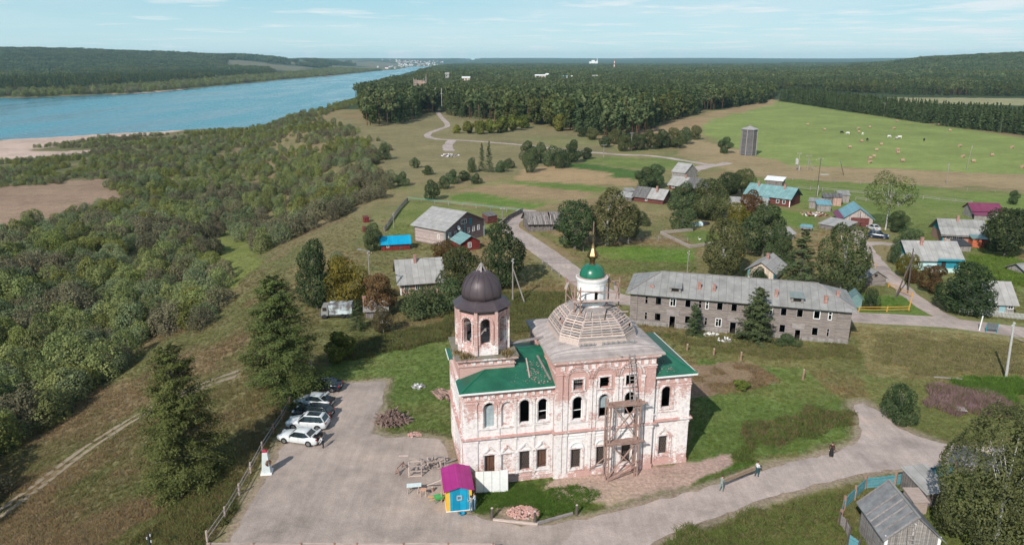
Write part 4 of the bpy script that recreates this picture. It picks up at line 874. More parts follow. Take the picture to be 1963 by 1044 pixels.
# ---------------------------------------------------------------- village buildings
def boards(name, a, b, axis='z', pitch=.2, rough=.85, st=(1, 1, 6), lv=(.78, 1.18), dk=.5):
    return nmat(name, [a, tuple((p + q) / 2 for p, q in zip(a, b)), b], .9, st, rough, spec=.12, lines=(axis, pitch, .12, tuple(q * dk for q in a)), bump=.15, lv=lv)
def sheets(name, a, b, pitch=.9, rough=.7, metal=0):
    return nmat(name, [a, tuple((p + q) / 2 for p, q in zip(a, b)), b], .7, (1, 1, 1), rough, metal, lines=('x', pitch, .05, tuple(q * .7 for q in a)), spec=.25, bump=.1, lv=(.93, 1.05))
M_log = boards('grey_log_wall', (.165, .142, .132), (.335, .285, .26), 'z', .19, lv=(.84, 1.14), dk=.6); M_slate = sheets('grey_slate_sheet', (.205, .198, .19), (.32, .31, .295), 1.1)
M_slate2 = sheets('pale_slate_sheet', (.26, .25, .24), (.385, .37, .355), 1.1); M_dkroof = boards('dark_board_roof', (.09, .085, .085), (.20, .19, .185), 'x', .35, st=(6, 1, 1))
M_red = boards('red_brown_board', (.10, .032, .03), (.19, .07, .06), 'z', .2); M_dred = boards('dark_red_board', (.15, .025, .022), (.21, .04, .035), 'w', .2)
M_teal = sheets('teal_roof_sheet', (.13, .24, .245), (.22, .35, .35), .9, .5); M_blue = sheets('bright_blue_sheet', (.0, .24, .42), (.01, .32, .52), .4, .45)
M_blue2 = sheets('faded_blue_sheet', (.11, .25, .30), (.20, .36, .40), .7, .45); M_purple = sheets('purple_roof_sheet', (.15, .03, .07), (.20, .05, .10), .5, .5)
M_cyanwall = boards('pale_blue_board', (.42, .60, .62), (.55, .72, .73), 'z', .18); M_tealtrim = nmat('teal_trim_paint', [(.02, .19, .25), (.03, .27, .33)], 2, rough=.6)
M_cream = boards('cream_board', (.52, .42, .34), (.66, .55, .46), 'w', .3); M_greyb = boards('grey_board_wall', (.20, .18, .17), (.36, .33, .31), 'w', .17)
M_pink = boards('pinkish_board', (.36, .22, .18), (.50, .34, .29), 'w', .2); M_chim = nmat('chimney_brick', [(.26, .12, .095), (.36, .19, .155), (.46, .32, .28)], 3, rough=.9, bump=.3); M_glass = nmat('window_glass', [(.03, .035, .04), (.07, .08, .09)], 3, rough=.12, spec=.6)
M_orange = nmat('orange_red_board', [(.40, .10, .05), (.52, .15, .08)], 3, rough=.8); M_ruin = boards('rotten_board', (.11, .095, .09), (.27, .235, .22), 'w', .3)
M_ruinroof = boards('rotten_roof_board', (.12, .105, .10), (.30, .265, .255), 'x', .3, st=(7, 1, 1)); M_ltgrn = nmat('teal_shed_sheet', [(.12, .20, .20), (.17, .26, .26)], 1, rough=.6)
M_whroof = nmat('white_roof_sheet', [(.62, .62, .62), (.78, .78, .78)], 1, rough=.5); M_black = nmat('black_sheet', [(.02, .02, .022), (.05, .05, .055)], 2, rough=.5)

def window(par, O, e, n, s, z, w_, h, fm, grid=(2, 1), pane=M_glass, proud=.05):
    """a window built on a wall: frame, with its pane as sub-part"""
    O, e3, n3 = Vector((O[0], O[1], 0)), Vector((e[0], e[1], 0)), Vector((n[0], n[1], 0))
    P = lambda a, b, d=0: O + e3 * a + Vector((0, 0, b)) + n3 * d
    m = MB(); t = .09
    for a, b in (((s, z), (s + w_, z)), ((s, z + h), (s + w_, z + h)), ((s, z), (s, z + h)), ((s + w_, z), (s + w_, z + h))): m.bar(P(*a, proud), P(*b, proud), t, .08, up=n3)
    for k in range(1, grid[0]): m.bar(P(s + w_ * k / grid[0], z, proud), P(s + w_ * k / grid[0], z + h, proud), .05, .05, up=n3)
    for k in range(1, grid[1]): m.bar(P(s, z + h * k / grid[1] * 1.2, proud), P(s + w_, z + h * k / grid[1] * 1.2, proud), .05, .05, up=n3)
    f = m.build('window', fm, par); m = MB(); m.bar(P(s + w_ / 2, z, .012), P(s + w_ / 2, z + h, .012), w_, .02, up=n3); m.build('pane', pane, f); return f
def house(name, label, cat, bl, br, D, zw, zr, wm, rm, ridge='e', oh=.45, wins=(), lw=(), rw=(), fm=M_wpaint, chim=(), door=None, rm2=None, gm=None, group=None, A=None, corner=None, kink=0):
    a, b = (g(*bl), g(*br)); ang = math.atan2(b.y - a.y, b.x - a.x); L = (b - a).length
    t = thing(name, label, cat, (a.x, a.y, 0), ang, group); m = MB()
    F = ((0, 0), (1, 0), (0, -1)); Lf = ((0, 0), (0, 1), (-1, 0)); Rt = ((L, 0), (0, 1), (1, 0))
    m.poly((0, 0, 0), (L, 0, 0), (L, 0, zw), (0, 0, zw)); m.poly((0, D, 0), (L, D, 0), (L, D, zw), (0, D, zw)); m.poly((0, 0, 0), (0, D, 0), (0, D, zw), (0, 0, zw)); m.poly((L, 0, 0), (L, D, 0), (L, D, zw), (L, 0, zw))
    m.build('wall', wm, t); m = MB(); k = (zr - zw)
    if ridge == 'e':
        m.poly((0, 0, zw), (0, D, zw), (0, D / 2, zr)); m.build('gable', gm or wm, t); m = MB(); m.poly((L, 0, zw), (L, D, zw), (L, D / 2, zr))
        s_ = k / (D / 2); o_ = oh
        R1 = [[(-o_, -o_, zw - s_ * o_ + .06), (L + o_, -o_, zw - s_ * o_ + .06), (L + o_, D / 2, zr + .06), (-o_, D / 2, zr + .06)]]; R2 = [[(L + o_, D + o_, zw - s_ * o_ + .06), (-o_, D + o_, zw - s_ * o_ + .06), (-o_, D / 2, zr + .06), (L + o_, D / 2, zr + .06)]]
    elif ridge == 'n':
        m.poly((0, D, zw), (L, D, zw), (L / 2, D, zr)); m.build('gable', gm or wm, t); m = MB(); m.poly((0, 0, zw), (L, 0, zw), (L / 2, 0, zr))
        s_ = k / (L / 2); o_ = oh
        R1 = [[(-o_, D + o_, zw - s_ * o_ + .06), (-o_, -o_, zw - s_ * o_ + .06), (L / 2, -o_, zr + .06), (L / 2, D + o_, zr + .06)]]; R2 = [[(L + o_, -o_, zw - s_ * o_ + .06), (L + o_, D + o_, zw - s_ * o_ + .06), (L / 2, D + o_, zr + .06), (L / 2, -o_, zr + .06)]]
    else:                                                           # lean-to rising to the back
        m.poly((0, 0, zw), (0, D, zw), (0, D, zr)); m.poly((L, 0, zw), (L, D, zw), (L, D, zr)); m.poly((0, D, zw), (L, D, zw), (L, D, zr), (0, D, zr))
        R1 = [[(-oh, -oh, zw + .04), (L + oh, -oh, zw + .04), (L + oh, D + oh, zr + .1), (-oh, D + oh, zr + .1)]]; R2 = []
    if ridge != 'flat': m.build('gable', gm or wm, t)
    roofs = []
    for RR, mt in ((R1, rm), (R2, rm2 or rm)):
        if RR:
            m = MB()
            for f in RR: m.slab(f, .09)
            roofs.append(m.build('roof', mt, t))
    if corner:
        for x in (0, L):
            m = MB(); m.b2((x - .12, -.06, 0), (x + .12, .06, zw)); m.build('corner_board', corner, t)
    for q in wins: window(t, *F, *q[:4], q[5] if len(q) > 5 else fm, q[4] if len(q) > 4 else (2, 1))
    for q in lw: window(t, *Lf, *q[:4], fm)
    for q in rw: window(t, *Rt, *q[:4], fm)
    if door: m = MB(); m.b2((door[0], -.05, 0.02), (door[0] + door[1], .01, door[2])); m.build('door', door[3], t)
    for x, y in chim:
        zc = zr + .6; m = MB(); m.box((x, y, zc - .5), (.5, .5, 1.6)); m.box((x, y, zc + .26), (.6, .6, .12)); m.build('chimney', M_chim, roofs[0])
    return t, L

# abandoned two storey barracks
BA, BANG, BL, BD = (18.583, 106.425), math.atan2(-.27202, .96229), 31.97, 9.7
BK = thing('barracks', 'long abandoned two storey grey log barracks with empty windows and a hipped slate roof', 'apartment house', (*BA, 0), BANG)
w2 = [(2.30, 2.74), (3.90, 4.8), (6.12, 6.97), (8.38, 9.24), (10.4, 10.86), (11.46, 11.86), (13.1, 13.97), (15.2, 16.05), (17.6, 18.4), (20.7, 21.1), (22.25, 23.1), (24.5, 25.36), (26.85, 27.7), (28.85, 29.3)]
w1 = [(2.34, 2.76), (3.89, 4.84), (8.5, 9.3), (11.47, 11.86), (13.1, 13.95), (17.7, 18.5), (20.75, 21.15), (22.3, 23.15), (26.85, 27.7), (28.9, 29.25)]
drs = [(6.2, 7.05, .02, 1.95), (15.25, 16.1, .02, 1.85), (24.55, 25.3, .02, 1.6)]
ops = [(a, b, 3.58, 4.8, 0) for a, b in w2] + [(a, b, .95, 2.22, 0) for a, b in w1] + [(*q, 0) for q in drs]
m = MB(); facade(m, (0, 0), (1, 0), (0, -1), 0, BL, 0, 2.9, [o for o in ops if o[3] < 2.9], .22); facade(m, (0, 0), (1, 0), (0, -1), 0, BL, 2.9, 5.32, [o for o in ops if o[3] > 2.9], .22)
facade(m, (0, 0), (0, 1), (-1, 0), 0, BD, 0, 5.32, [(2.5, 3.4, 3.58, 4.8, 0), (6.2, 7.1, 3.58, 4.8, 0), (2.5, 3.4, .95, 2.2, 0)], .22); facade(m, (BL, 0), (0, 1), (1, 0), 0, BD, 0, 5.32, [(2.5, 3.4, 3.58, 4.8, 0), (6.2, 7.1, .95, 2.2, 0)], .22); facade(m, (0, BD), (1, 0), (0, 1), 0, BL, 0, 5.32, [(k, k + .9, 3.58, 4.8, 0) for k in range(2, 30, 3)], .22)
m.build('wall', M_log, BK)
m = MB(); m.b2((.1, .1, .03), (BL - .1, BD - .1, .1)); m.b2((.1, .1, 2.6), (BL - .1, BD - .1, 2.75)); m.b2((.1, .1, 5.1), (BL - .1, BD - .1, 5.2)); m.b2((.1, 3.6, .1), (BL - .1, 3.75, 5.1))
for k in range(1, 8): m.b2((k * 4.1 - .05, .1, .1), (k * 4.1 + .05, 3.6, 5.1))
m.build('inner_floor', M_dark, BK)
for i, (a, b) in enumerate(w2 + w1):
    z0, z1 = (3.58, 4.8) if i < len(w2) else (.95, 2.22); m = MB(); wide = b - a > .6; fm_ = M_wpaint if i in (2, 12, 13, 18, 9, 5) else M_gwood
    for p, q in (((a - .04, z0), (b + .04, z0)), ((a - .04, z1), (b + .04, z1)), ((a, z0), (a, z1)), ((b, z0), (b, z1))): m.bar((p[0], -.03, p[1]), (q[0], -.03, q[1]), .1, .09, up=(0, -1, 0))
    if i in (2, 18): m.bar(((a + b) / 2, .05, z0), ((a + b) / 2, .05, z1), .07); m.bar((a, .05, z0 + .8), ((a + b) / 2, .05, z0 + .8), .06)
    if not wide: m.bar((a, .05, z0 + .75), (b, .05, z0 + .75), .07)
    m.build('window_frame', fm_, BK)
for a, b, z0, z1 in drs:
    m = MB(); m.bar((a - .05, -.03, z0), (a - .05, -.03, z1), .12); m.bar((b + .05, -.03, z0), (b + .05, -.03, z1), .12); m.bar((a - .1, -.03, z1 + .05), (b + .1, -.03, z1 + .05), .12); m.build('door_frame', M_gwood, BK)
    m = MB(); m.b2((a - .5, -.04, z1 + .15), (b + .5, -.005, z1 + .95)); m.build('porch_scar', M_gwood, BK)
m = MB()
for x0, x1 in ((.05, 5.9), (7.3, 14.9), (16.4, 24.2), (25.6, BL)): m.b2((x0, -.1, 0), (x1, .0, .62))
m.build('plinth_boarding', M_greyb, BK)
m = MB(); m.b2((-.05, -.09, 5.05), (BL + .05, -.004, 5.3)); m.build('frieze_board', M_rust, BK)
for x in (1.0, 14.6, 30.2): m = MB(); m.b2((x - .15, -.12, .3), (x + .15, -.005, 5.05)); m.build('wall_brace', M_log, BK)
ro = .72; E_ = [(-ro, -ro, 5.28), (BL + ro, -ro, 5.28), (BL + ro, BD + ro, 5.28), (-ro, BD + ro, 5.28)]; RA, RB = (4.25, BD / 2, 7.62), (27.5, BD / 2, 7.62)
rfs = []
for f in ([E_[0], E_[1], RB, RA], [E_[1], E_[2], RB], [E_[2], E_[3], RA, RB], [E_[3], E_[0], RA]): m = MB(); m.slab(f, .1); rfs.append(m.build('roof', M_slate, BK))
rz_at = lambda y: 5.28 + (y + ro) * (7.62 - 5.28) / (BD / 2 + ro)
for p, q in ((E_[0], RA), (RA, RB), (RB, E_[1])): m = MB(); m.bar(Vector(p) + Vector((0, 0, .05)), Vector(q) + Vector((0, 0, .05)), .22, .06); m.build('ridge_cap', M_gwood, BK)
for x, y in ((10.3, 1.55), (12.5, 1.45), (19.4, 1.3), (21.5, 1.3), (28.35, .85), (30.3, 3.2)):
    zt = rz_at(y); 
    if x > 30: zt = 6.1
    m = MB(); m.box((x, y, zt + .36), (.44, .48, 1.1)); m.box((x, y, zt + .95), (.54, .58, .14)); m.box((x, y, zt + .82), (.49, .53, .1)); m.build('chimney', M_chim, rfs[0])
m = MB(); m.box((3.15, 1.1, rz_at(1.1) + .12), (.62, .5, .3)); m.build('chimney_stump', M_chim, rfs[0])
for x in (6.75, 24.4):
    z = rz_at(.6); D_ = thing('dormer', None); D_.parent = BK; m = MB()
    for s_ in (-.85, .85): m.add([(x + s_, .2, z), (x + s_, .2, z + .72), (x + s_, 2.0, z + .8)], [(0, 1, 2)])
    m.b2((x - .85, .17, z - .15), (x - .55, .23, z + .7)); m.b2((x + .55, .17, z - .15), (x + .85, .23, z + .7)); m.b2((x - .55, .18, z + .5), (x + .55, .22, z + .7)); m.build('dormer_wall', M_greyb, D_)
    m = MB(); m.slab([(x - 1.05, -.05, z + .72), (x + 1.05, -.05, z + .72), (x + 1.0, 2.1, z + 1.0), (x - 1.0, 2.1, z + 1.0)], .07); m.build('dormer_roof', nmat('grey_green_sheet', [(.17, .20, .195), (.23, .26, .255)], 2) if x > 20 else M_slate, D_)
    m = MB(); m.b2((x - .55, .5, z - .1), (x + .55, .55, z + .6)); m.build('dormer_opening', M_dark, D_)

# houses left of the church
house('shed', 'low red shed under a bright blue metal roof beside a dark bush', 'shed', (731, 481), (786, 478), 3.6, 1.6, 2.85, M_dred, M_blue, oh=.35, wins=[(1.2, .75, .5, .45, (1, 1))], door=(3.9, .8, 1.5, M_red))
h2, L2 = house('house', 'large dark maroon log house with white windows and a grey slate gable roof', 'house', (854, 474), (928, 452), 9.5, 4.1, 7.0, boards('dark_maroon_log', (.155, .105, .108), (.26, .19, .19), 'z', .22), M_slate2, 'n', .7,
      wins=[(1.1, 1.9, .75, 1.15, (2, 2)), (3.0, 1.9, .75, 1.15, (2, 2)), (4.9, 1.9, .75, 1.15, (2, 2)), (7.6, 1.9, .75, 1.15, (2, 2)), (9.4, 1.9, .75, 1.15, (2, 2)), (11.2, 1.9, .75, 1.15, (2, 2)), (5.4, 4.3, 1.8, .95, (3, 1))], lw=[(1.6, 1.7, .7, 1)], corner=nmat('pale_teal_trim', [(.34, .42, .42), (.46, .55, .54)], 3), gm=MATS['dark_maroon_log'])
m = MB(); m.b2((-.06, .3, .2), (-.004, 9.2, 3.9)); m.build('side_boarding', boards('grey_pink_board', (.34, .26, .24), (.48, .39, .365), 'z', .22), h2)
for x in (6.6, ): m = MB(); m.b2((x - .22, -.1, .2), (x + .22, .0, 4.1)); m.build('corner_board', M_ltgrn, h2)
m = MB(); m.b2((8.3, -.08, 3.6), (9.1, .0, 5.2)); m.build('balcony_door', M_tealtrim, h2)
m = MB(); m.lathe([(.1, 0), (.45, .1), (.5, .16)], 16); o = m.build('satellite_dish', M_wpaint, h2); o.location = (4.2, -.25, 3.7); o.rotation_euler = (R(70), 0, 0)
h3, L3 = house('house', 'small dark red outbuilding with pale teal gable roof in front of the log house', 'outbuilding', (884, 482), (920, 477), 4.6, 1.95, 3.3, M_dred, M_teal, 'n', .45, wins=[(1.7, .7, .75, 1.1, (2, 2))])
h4, L4 = house('house', 'weathered pinkish house with a big grey slate roof behind the rowan bushes', 'house', (769, 566), (848, 560), 7.6, 2.6, 5.5, M_pink, M_slate2, 'e', .7, wins=[(.7, .9, .75, 1.15, (2, 2)), (2.6, .9, .7, 1.15, (2, 2))], chim=[(3.0, 3.2)], corner=M_wpaint, gm=M_greyb, rm2=M_slate)
house('shed', 'tiny bath hut with grey board roof and brick chimney beside the derelict truck', 'hut', (701, 611), (742, 609), 3.4, 1.5, 2.6, M_ruin, M_greyb, 'e', .35, chim=[(-.1, .9)])
house('shed', 'small windowless brown board shed right of the large log house', 'shed', (935, 429), (953, 426), 2.4, 1.9, 2.4, M_red, M_dkroof, 'lean', .15)
house('shed', 'tiny red box on the brown slope nearer the blue roofed shed', 'hut', (699, 446), (706, 445), 1.2, 1.0, 1.2, M_dred, M_red, 'lean', .08)
house('shed', 'tiny red box on the brown slope farther up near the willows', 'hut', (699, 427), (708, 426), 1.4, 1.3, 1.5, M_dred, M_red, 'lean', .08)
# collapsed ruin by the road
t = thing('ruined_house', 'collapsing grey log house with sagging board roof beside the village road', 'ruin', g(1013, 444), R(11)); m = MB()
facade(m, (0, 0), (1, 0), (0, -1), 0, 9.2, 0, 2.3, [(1.3, 2.0, .9, 1.9, 0), (2.6, 3.3, .9, 1.9, 0), (6.2, 7.3, .3, 1.9, 0)], .2); m.poly((0, 0, 0), (0, 6.5, 0), (0, 6.5, 2.3), (0, 3.2, 4.3), (0, 0, 2.3)); m.poly((9.2, 0, 0), (9.2, 6.5, 0), (9.2, 6.5, 2.0), (9.2, 3.2, 3.9), (9.2, 0, 2.0)); m.poly((0, 6.5, 0), (9.2, 6.5, 0), (9.2, 6.5, 2.2), (0, 6.5, 2.2)); m.build('wall', M_ruin, t)
for p in ([(-.5, -.6, 1.95), (5.6, -.5, 1.7), (5.5, 3.3, 4.0), (-.5, 3.3, 4.45)], [(5.95, -.55, 1.75), (9.7, -.6, 1.5), (9.6, 3.3, 3.8), (5.8, 3.3, 4.2)], [(9.6, 7.1, 1.7), (-.5, 7.1, 1.9), (-.5, 3.35, 4.4), (9.6, 3.35, 3.8)]): m = MB(); m.slab(p, .1); m.build('roof', M_ruinroof, t)
for k in range(22): m = MB(); x = -.4 + k * .46; m.bar((x, -.7 + .2 * math.sin(k * 3.1), 1.95 - .02 * k), (x + .2 * math.sin(k * 5.), 2.2 + .9 * math.sin(k * 2.3), 3.6), .26, .05); m.build('roof_board', M_gwood if k % 3 else M_dkroof, t)
for x in (1.3, 2.6): m = MB(); [m.bar(a, b, .09) for a, b in (((x, -.03, .9), (x, -.03, 1.9)), ((x + .7, -.03, .9), (x + .7, -.03, 1.9)), ((x, -.03, 1.9), (x + .7, -.03, 1.9)), ((x, -.03, .9), (x + .7, -.03, .9)), ((x + .35, -.03, .9), (x + .35, -.03, 1.9)))]; m.build('window_frame', M_gwood, t)
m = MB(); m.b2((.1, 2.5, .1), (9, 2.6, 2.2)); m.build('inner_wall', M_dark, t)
# middle group
house('house', 'long maroon house with half dark half pale slate roof and red chimney', 'house', (1214, 385), (1270, 392), 6, 1.7, 3.9, M_red, M_slate2, 'e', .5, wins=[(3.9, .5, .6, .8)], chim=[(6.6, 1.9)], rm2=M_slate, gm=M_dark)
a = g(1214, 385); m = MB(); s_ = 2.2 / 3; m.slab([(-.5, -.55, 1.7 - .4 + .13), (4.4, -.55, 1.7 - .4 + .13), (4.4, 3.0, 4.04), (-.5, 3.0, 4.04)], .06); b = bpy.data.objects['house.003'] if 'house.003' in bpy.data.objects else h4; o = m.build('dark_roof_half', M_dkroof, [q for q in bpy.data.objects if q.get('label', '').startswith('long maroon')][0])
house('shed', 'pale roofed lean-to left of the long maroon house', 'shed', (1182, 382), (1210, 386), 3.5, 1.1, 1.9, M_ruin, M_slate2, 'lean', .3)
house('shed', 'small grey lean-to tucked between pale lean-to and maroon house', 'shed', (1201, 377), (1217, 376), 2.2, 1.7, 2.2, M_greyb, M_slate, 'lean', .2)
house('house', 'grey roofed house with a dark board roof at its right end among trees', 'house', (1282, 362), (1354, 371), 7, 1.6, 3.8, M_red, M_slate2, 'e', .5, wins=[(1.1, .5, .9, .8, (2, 1))], chim=[(4.2, 3.2)], gm=M_dark)
o = [q for q in bpy.data.objects if q.get('label', '').startswith('grey roofed house with')][0]; m = MB(); m.slab([(5.6, -.6, 1.42), (13.2, -.6, 1.42), (13.2, 3.5, 3.98), (5.6, 3.5, 3.98)], .06); m.build('dark_roof_half', M_dkroof, o)
house('shed', 'steep grey board barn with pale right roof behind the grey roofed house', 'barn', (1312, 343), (1336, 339), 5.5, 2.2, 4.9, M_greyb, M_slate2, 'n', .3, rm2=M_whroof, gm=M_greyb)
house('shed', 'low grey slate roofed outbuilding half hidden behind the rusty rowan', 'outbuilding', (1400, 405), (1466, 409), 6, 1.9, 3.6, M_greyb, M_slate, 'e', .6)
h11, L11 = house('house', 'long house under a teal metal roof with maroon and white front', 'house', (1428, 386), (1513, 397), 8, 2.6, 5.0, M_red, M_teal, 'e', .6, wins=[(9.3, .8, .8, 1.0, (1, 1)), (11.1, .8, .8, 1.0, (1, 1))], chim=[(10.2, 3.2), (2.5, 3.2)], gm=M_dark, corner=M_wpaint)
house('shed', 'plank shed with bright white roof peeping over the teal roof', 'shed', (1466, 354), (1499, 357), 3.4, 1.7, 2.5, M_ruin, M_whroof, 'lean', .3)
house('shed', 'small teal porch roof in front of the long teal roofed house', 'porch', (1448, 396), (1472, 397), 3, 2.0, 2.7, M_pink, M_teal, 'lean', .3)
# garage and its sheds
hg, LG = house('garage', 'wooden garage with blue gable roof and wide brown double door', 'garage', (1617, 433), (1671, 436), 9.2, 2.35, 4.7, boards('garage_board', (.30, .25, .23), (.52, .45, .42), 'w', .25), M_blue2, 'n', .5, door=(1.5, 4.2, 2.3, M_red), gm=None)
m = MB(); m.slab([(-1.6, 9.6, 1.7), (-1.6, -.5, 1.7), (-.3, -.5, 2.4), (-.3, 9.6, 2.4)], .08); m.build('side_roof', M_purple, hg)
house('shed', 'low teal roofed shed left of the garage', 'shed', (1566, 405), (1592, 406), 3, 1.9, 2.6, M_greyb, M_blue2, 'lean', .25)
house('shed', 'flat roofed grey board shed at the left end of the garage yard', 'shed', (1550, 399), (1575, 401), 4, 2.0, 2.3, M_greyb, M_slate, 'lean', .3)
house('shed', 'dark roofed plank shed behind the teal roofed shed', 'shed', (1578, 392), (1600, 393), 4, 2.2, 2.6, M_ruin, M_dkroof, 'lean', .3)
house('shed', 'pinkish plank shed with dark side behind the garage roof', 'shed', (1596, 394), (1612, 395), 4, 2.5, 2.9, M_pink, M_dkroof, 'lean', .25)
house('shed', 'grey topped shed farthest back beside the garage', 'shed', (1606, 388), (1627, 389), 3.5, 2.3, 2.9, M_greyb, M_slate, 'lean', .25)
house('shed', 'long low grey felt roofed shed in front of the garage', 'shed', (1570, 437), (1618, 446), 5.5, 1.2, 1.9, M_ruin, M_slate2, 'lean', .3)
house('shed', 'small grey roof showing between the dark willow and the larch', 'shed', (1502, 463), (1522, 459), 4, 1.6, 2.6, M_greyb, M_slate2, 'e', .4)
# right side
house('shed', 'barn with a two tier purple metal roof at the right edge', 'barn', (1862, 418), (1916, 419), 4.5, 2.2, 3.7, M_greyb, M_purple, 'e', .45)
o = [q for q in bpy.data.objects if q.get('label', '').startswith('barn with a two')][0]; m = MB(); m.slab([(-.5, -2.2, 1.25), (5.0, -2.2, 1.25), (5.0, -.6, 1.75), (-.5, -.6, 1.75)], .07); m.build('lower_roof', M_purple, o); m = MB(); m.b2((-.4, -2, 0), (4.8, -1.9, 1.2)); m.build('lower_wall', M_greyb, o)
h16, L16 = house('house', 'brown house with stepped grey slate roof and white windows beside dark willow', 'house', (1806, 466), (1886, 470), 8, 2.3, 4.9, nmat('brown_render', [(.30, .17, .13), (.38, .23, .18)], 2), M_slate, 'e', .7, wins=[(.6, .9, .8, 1.0, (2, 1)), (1.9, .9, .8, 1.0, (2, 1)), (3.2, .9, .8, 1.0, (2, 1))], chim=[(3.6, 3.6)], gm=M_tealtrim, corner=M_tealtrim)
m = MB(); m.slab([(-.75, -.85, 2.2), (8.8, -.85, 2.2), (8.8, 1.6, 3.42), (-.75, 1.6, 3.42)], .07); m.build('lower_roof', M_slate2, h16)
m = MB(); m.b2((5.2, -2.6, 0), (7.0, -.05, 2.1)); m.build('porch', M_orange, h16); m = MB(); m.slab([(4.9, -2.9, 2.05), (8.2, -2.9, 2.05), (8.2, -.1, 2.5), (4.9, -.1, 2.5)], .07); m.build('porch_roof', M_ltgrn, h16)
m = MB(); m.b2((7.05, -2.4, 0), (8.6, -.2, 1.9)); m.build('porch_side', M_dred, h16)
house('shed', 'black flat roofed shed between the pale blue and the brown house', 'shed', (1838, 482), (1860, 482), 3.5, 1.3, 1.9, M_greyb, M_black, 'lean', .2)
h17, L17 = house('house', 'pale blue house with teal trim, white porch rail and long grey slate roof', 'house', (1742, 517), (1838, 519), 7.5, 2.5, 5.1, M_cyanwall, M_slate2, 'e', .65, wins=[(.8, .9, .8, 1.1, (2, 2))], chim=[(3.0, 2.9)], gm=M_tealtrim, lw=[(1.2, 1, .8, 1), (3.6, 1, .8, 1)])
m = MB(); m.b2((5.2, -.14, .2), (9.3, -.01, 2.5)); m.build('porch_wall', M_tealtrim, h17); m = MB(); m.b2((6.0, -.2, .3), (6.8, -.15, 2.1)); m.build('door', M_dark, h17)
m = MB(); m.bar((4.9, -.8, 2.35), (9.9, -.8, 2.35), .1, .35); m.build('porch_fascia', M_tealtrim, h17); m = MB(); m.b2((5.0, -1.5, 0), (9.0, -1.4, .9)); m.build('porch_rail', nmat('pale_green_rail', [(.40, .55, .50), (.52, .66, .62)], 3), h17)
m = MB(); m.bar((3.6, -2.2, .1), (5.1, -.3, 1.1), .9, .12); m.build('steps', M_gwood, h17)
house('shed', 'grey log barn with a small gable hatch beside the bend of the side road', 'shed', (1656, 549), (1697, 547), 4.2, 1.55, 2.95, M_log, M_slate, 'n', .3, wins=[(1.9, 1.9, .45, .35, (1, 1), M_dark)])
h19, L19 = house('house', 'narrow grey house with faded blue door and slate roof behind the picket fence', 'house', (1893, 600), (1942, 602), 6.5, 2.0, 4.6, M_greyb, M_slate2, 'e', .5, wins=[(.3, .9, .8, .75, (2, 1)), (2.9, .9, .8, .75, (2, 1))], door=(1.6, .9, 1.8, nmat('faded_blue_door', [(.22, .38, .42), (.3, .46, .5)], 3)))
house('shed', 'low grey hut with ribbed gable roof at the right edge among nettles', 'hut', (1930, 520), (1965, 530), 5, 1.1, 2.1, M_greyb, M_slate, 'n', .5)
h21, L21 = house('house', 'cream cottage with blue eaves and grey slate roof behind the barracks', 'house', (1433, 533), (1482, 541), 7, 2.1, 3.7, M_cream, M_slate2, 'n', .6, wins=[(1.9, .8, .7, .8, (1, 1), M_tealtrim)], chim=[(2.6, 3.2)], corner=M_tealtrim)
house('shed', 'pale teal metal shed at the right end of the barracks', 'shed', (1627, 588), (1651, 590), 2.2, 1.7, 2.7, M_ltgrn, M_ltgrn, 'n', .25)

# hut in the fenced plot, lower right
M_ribroof = nmat('ribbed_felt_roof', [(.13, .13, .135), (.19, .19, .195), (.25, .25, .25)], 1.2, rough=.75)
ht, LH = house('log_hut', 'grey plank hut with dark felt roof inside the teal fenced plot', 'hut', (1690, 1085), (1790, 1088), 4.6, 3.0, 4.95, M_greyb, M_ribroof, 'n', .38, door=(2.4, .85, 1.9, M_ruin), corner=M_wpaint)
k = (4.95 - 3.0) / (LH / 2)
for y in (-.3, .55, 1.4, 2.2, 3.05, 4.9): m = MB(); m.bar((-.36, y, 3.0 - k * .36 + .1), (LH / 2 - .1, y, 4.95 + .06), .13, .05); m.build('roof_batten', M_gwood, ht)
m = MB(); m.bar((LH / 2, -.4, 5.05), (LH / 2, 5, 5.05), .2, .06); m.build('ridge_cap', M_slate, ht)
for x in (1.2, 2.0, 2.75): m = MB(); m.b2((x, -.05, 3.05), (x + .14, -.004, 4.2)); m.build('gable_board', M_wpaint if x > 1.9 and x < 2.1 else M_gwood, ht)
ladder('ladder', 'grey ladder leaning on the gable of the plank hut', (0, -.75, 0), (0, -.12, 4.2), .5, 11, M_gwood, ht.matrix_basis @ Vector((1.75, 0, 0)), ht.rotation_euler.z)
house('shed', 'low shed with pale corrugated roof between the plank hut and the birch', 'shed', (1772, 972), (1815, 966), 3.2, 1.5, 2.2, M_ruin, M_slate2, 'lean', .2)
house('shed', 'small bare wooden box shed behind the ridge of the plank hut', 'shed', (1748, 985), (1775, 985), 1.8, 1.3, 1.5, M_pwood, M_pwood, 'lean', .1)

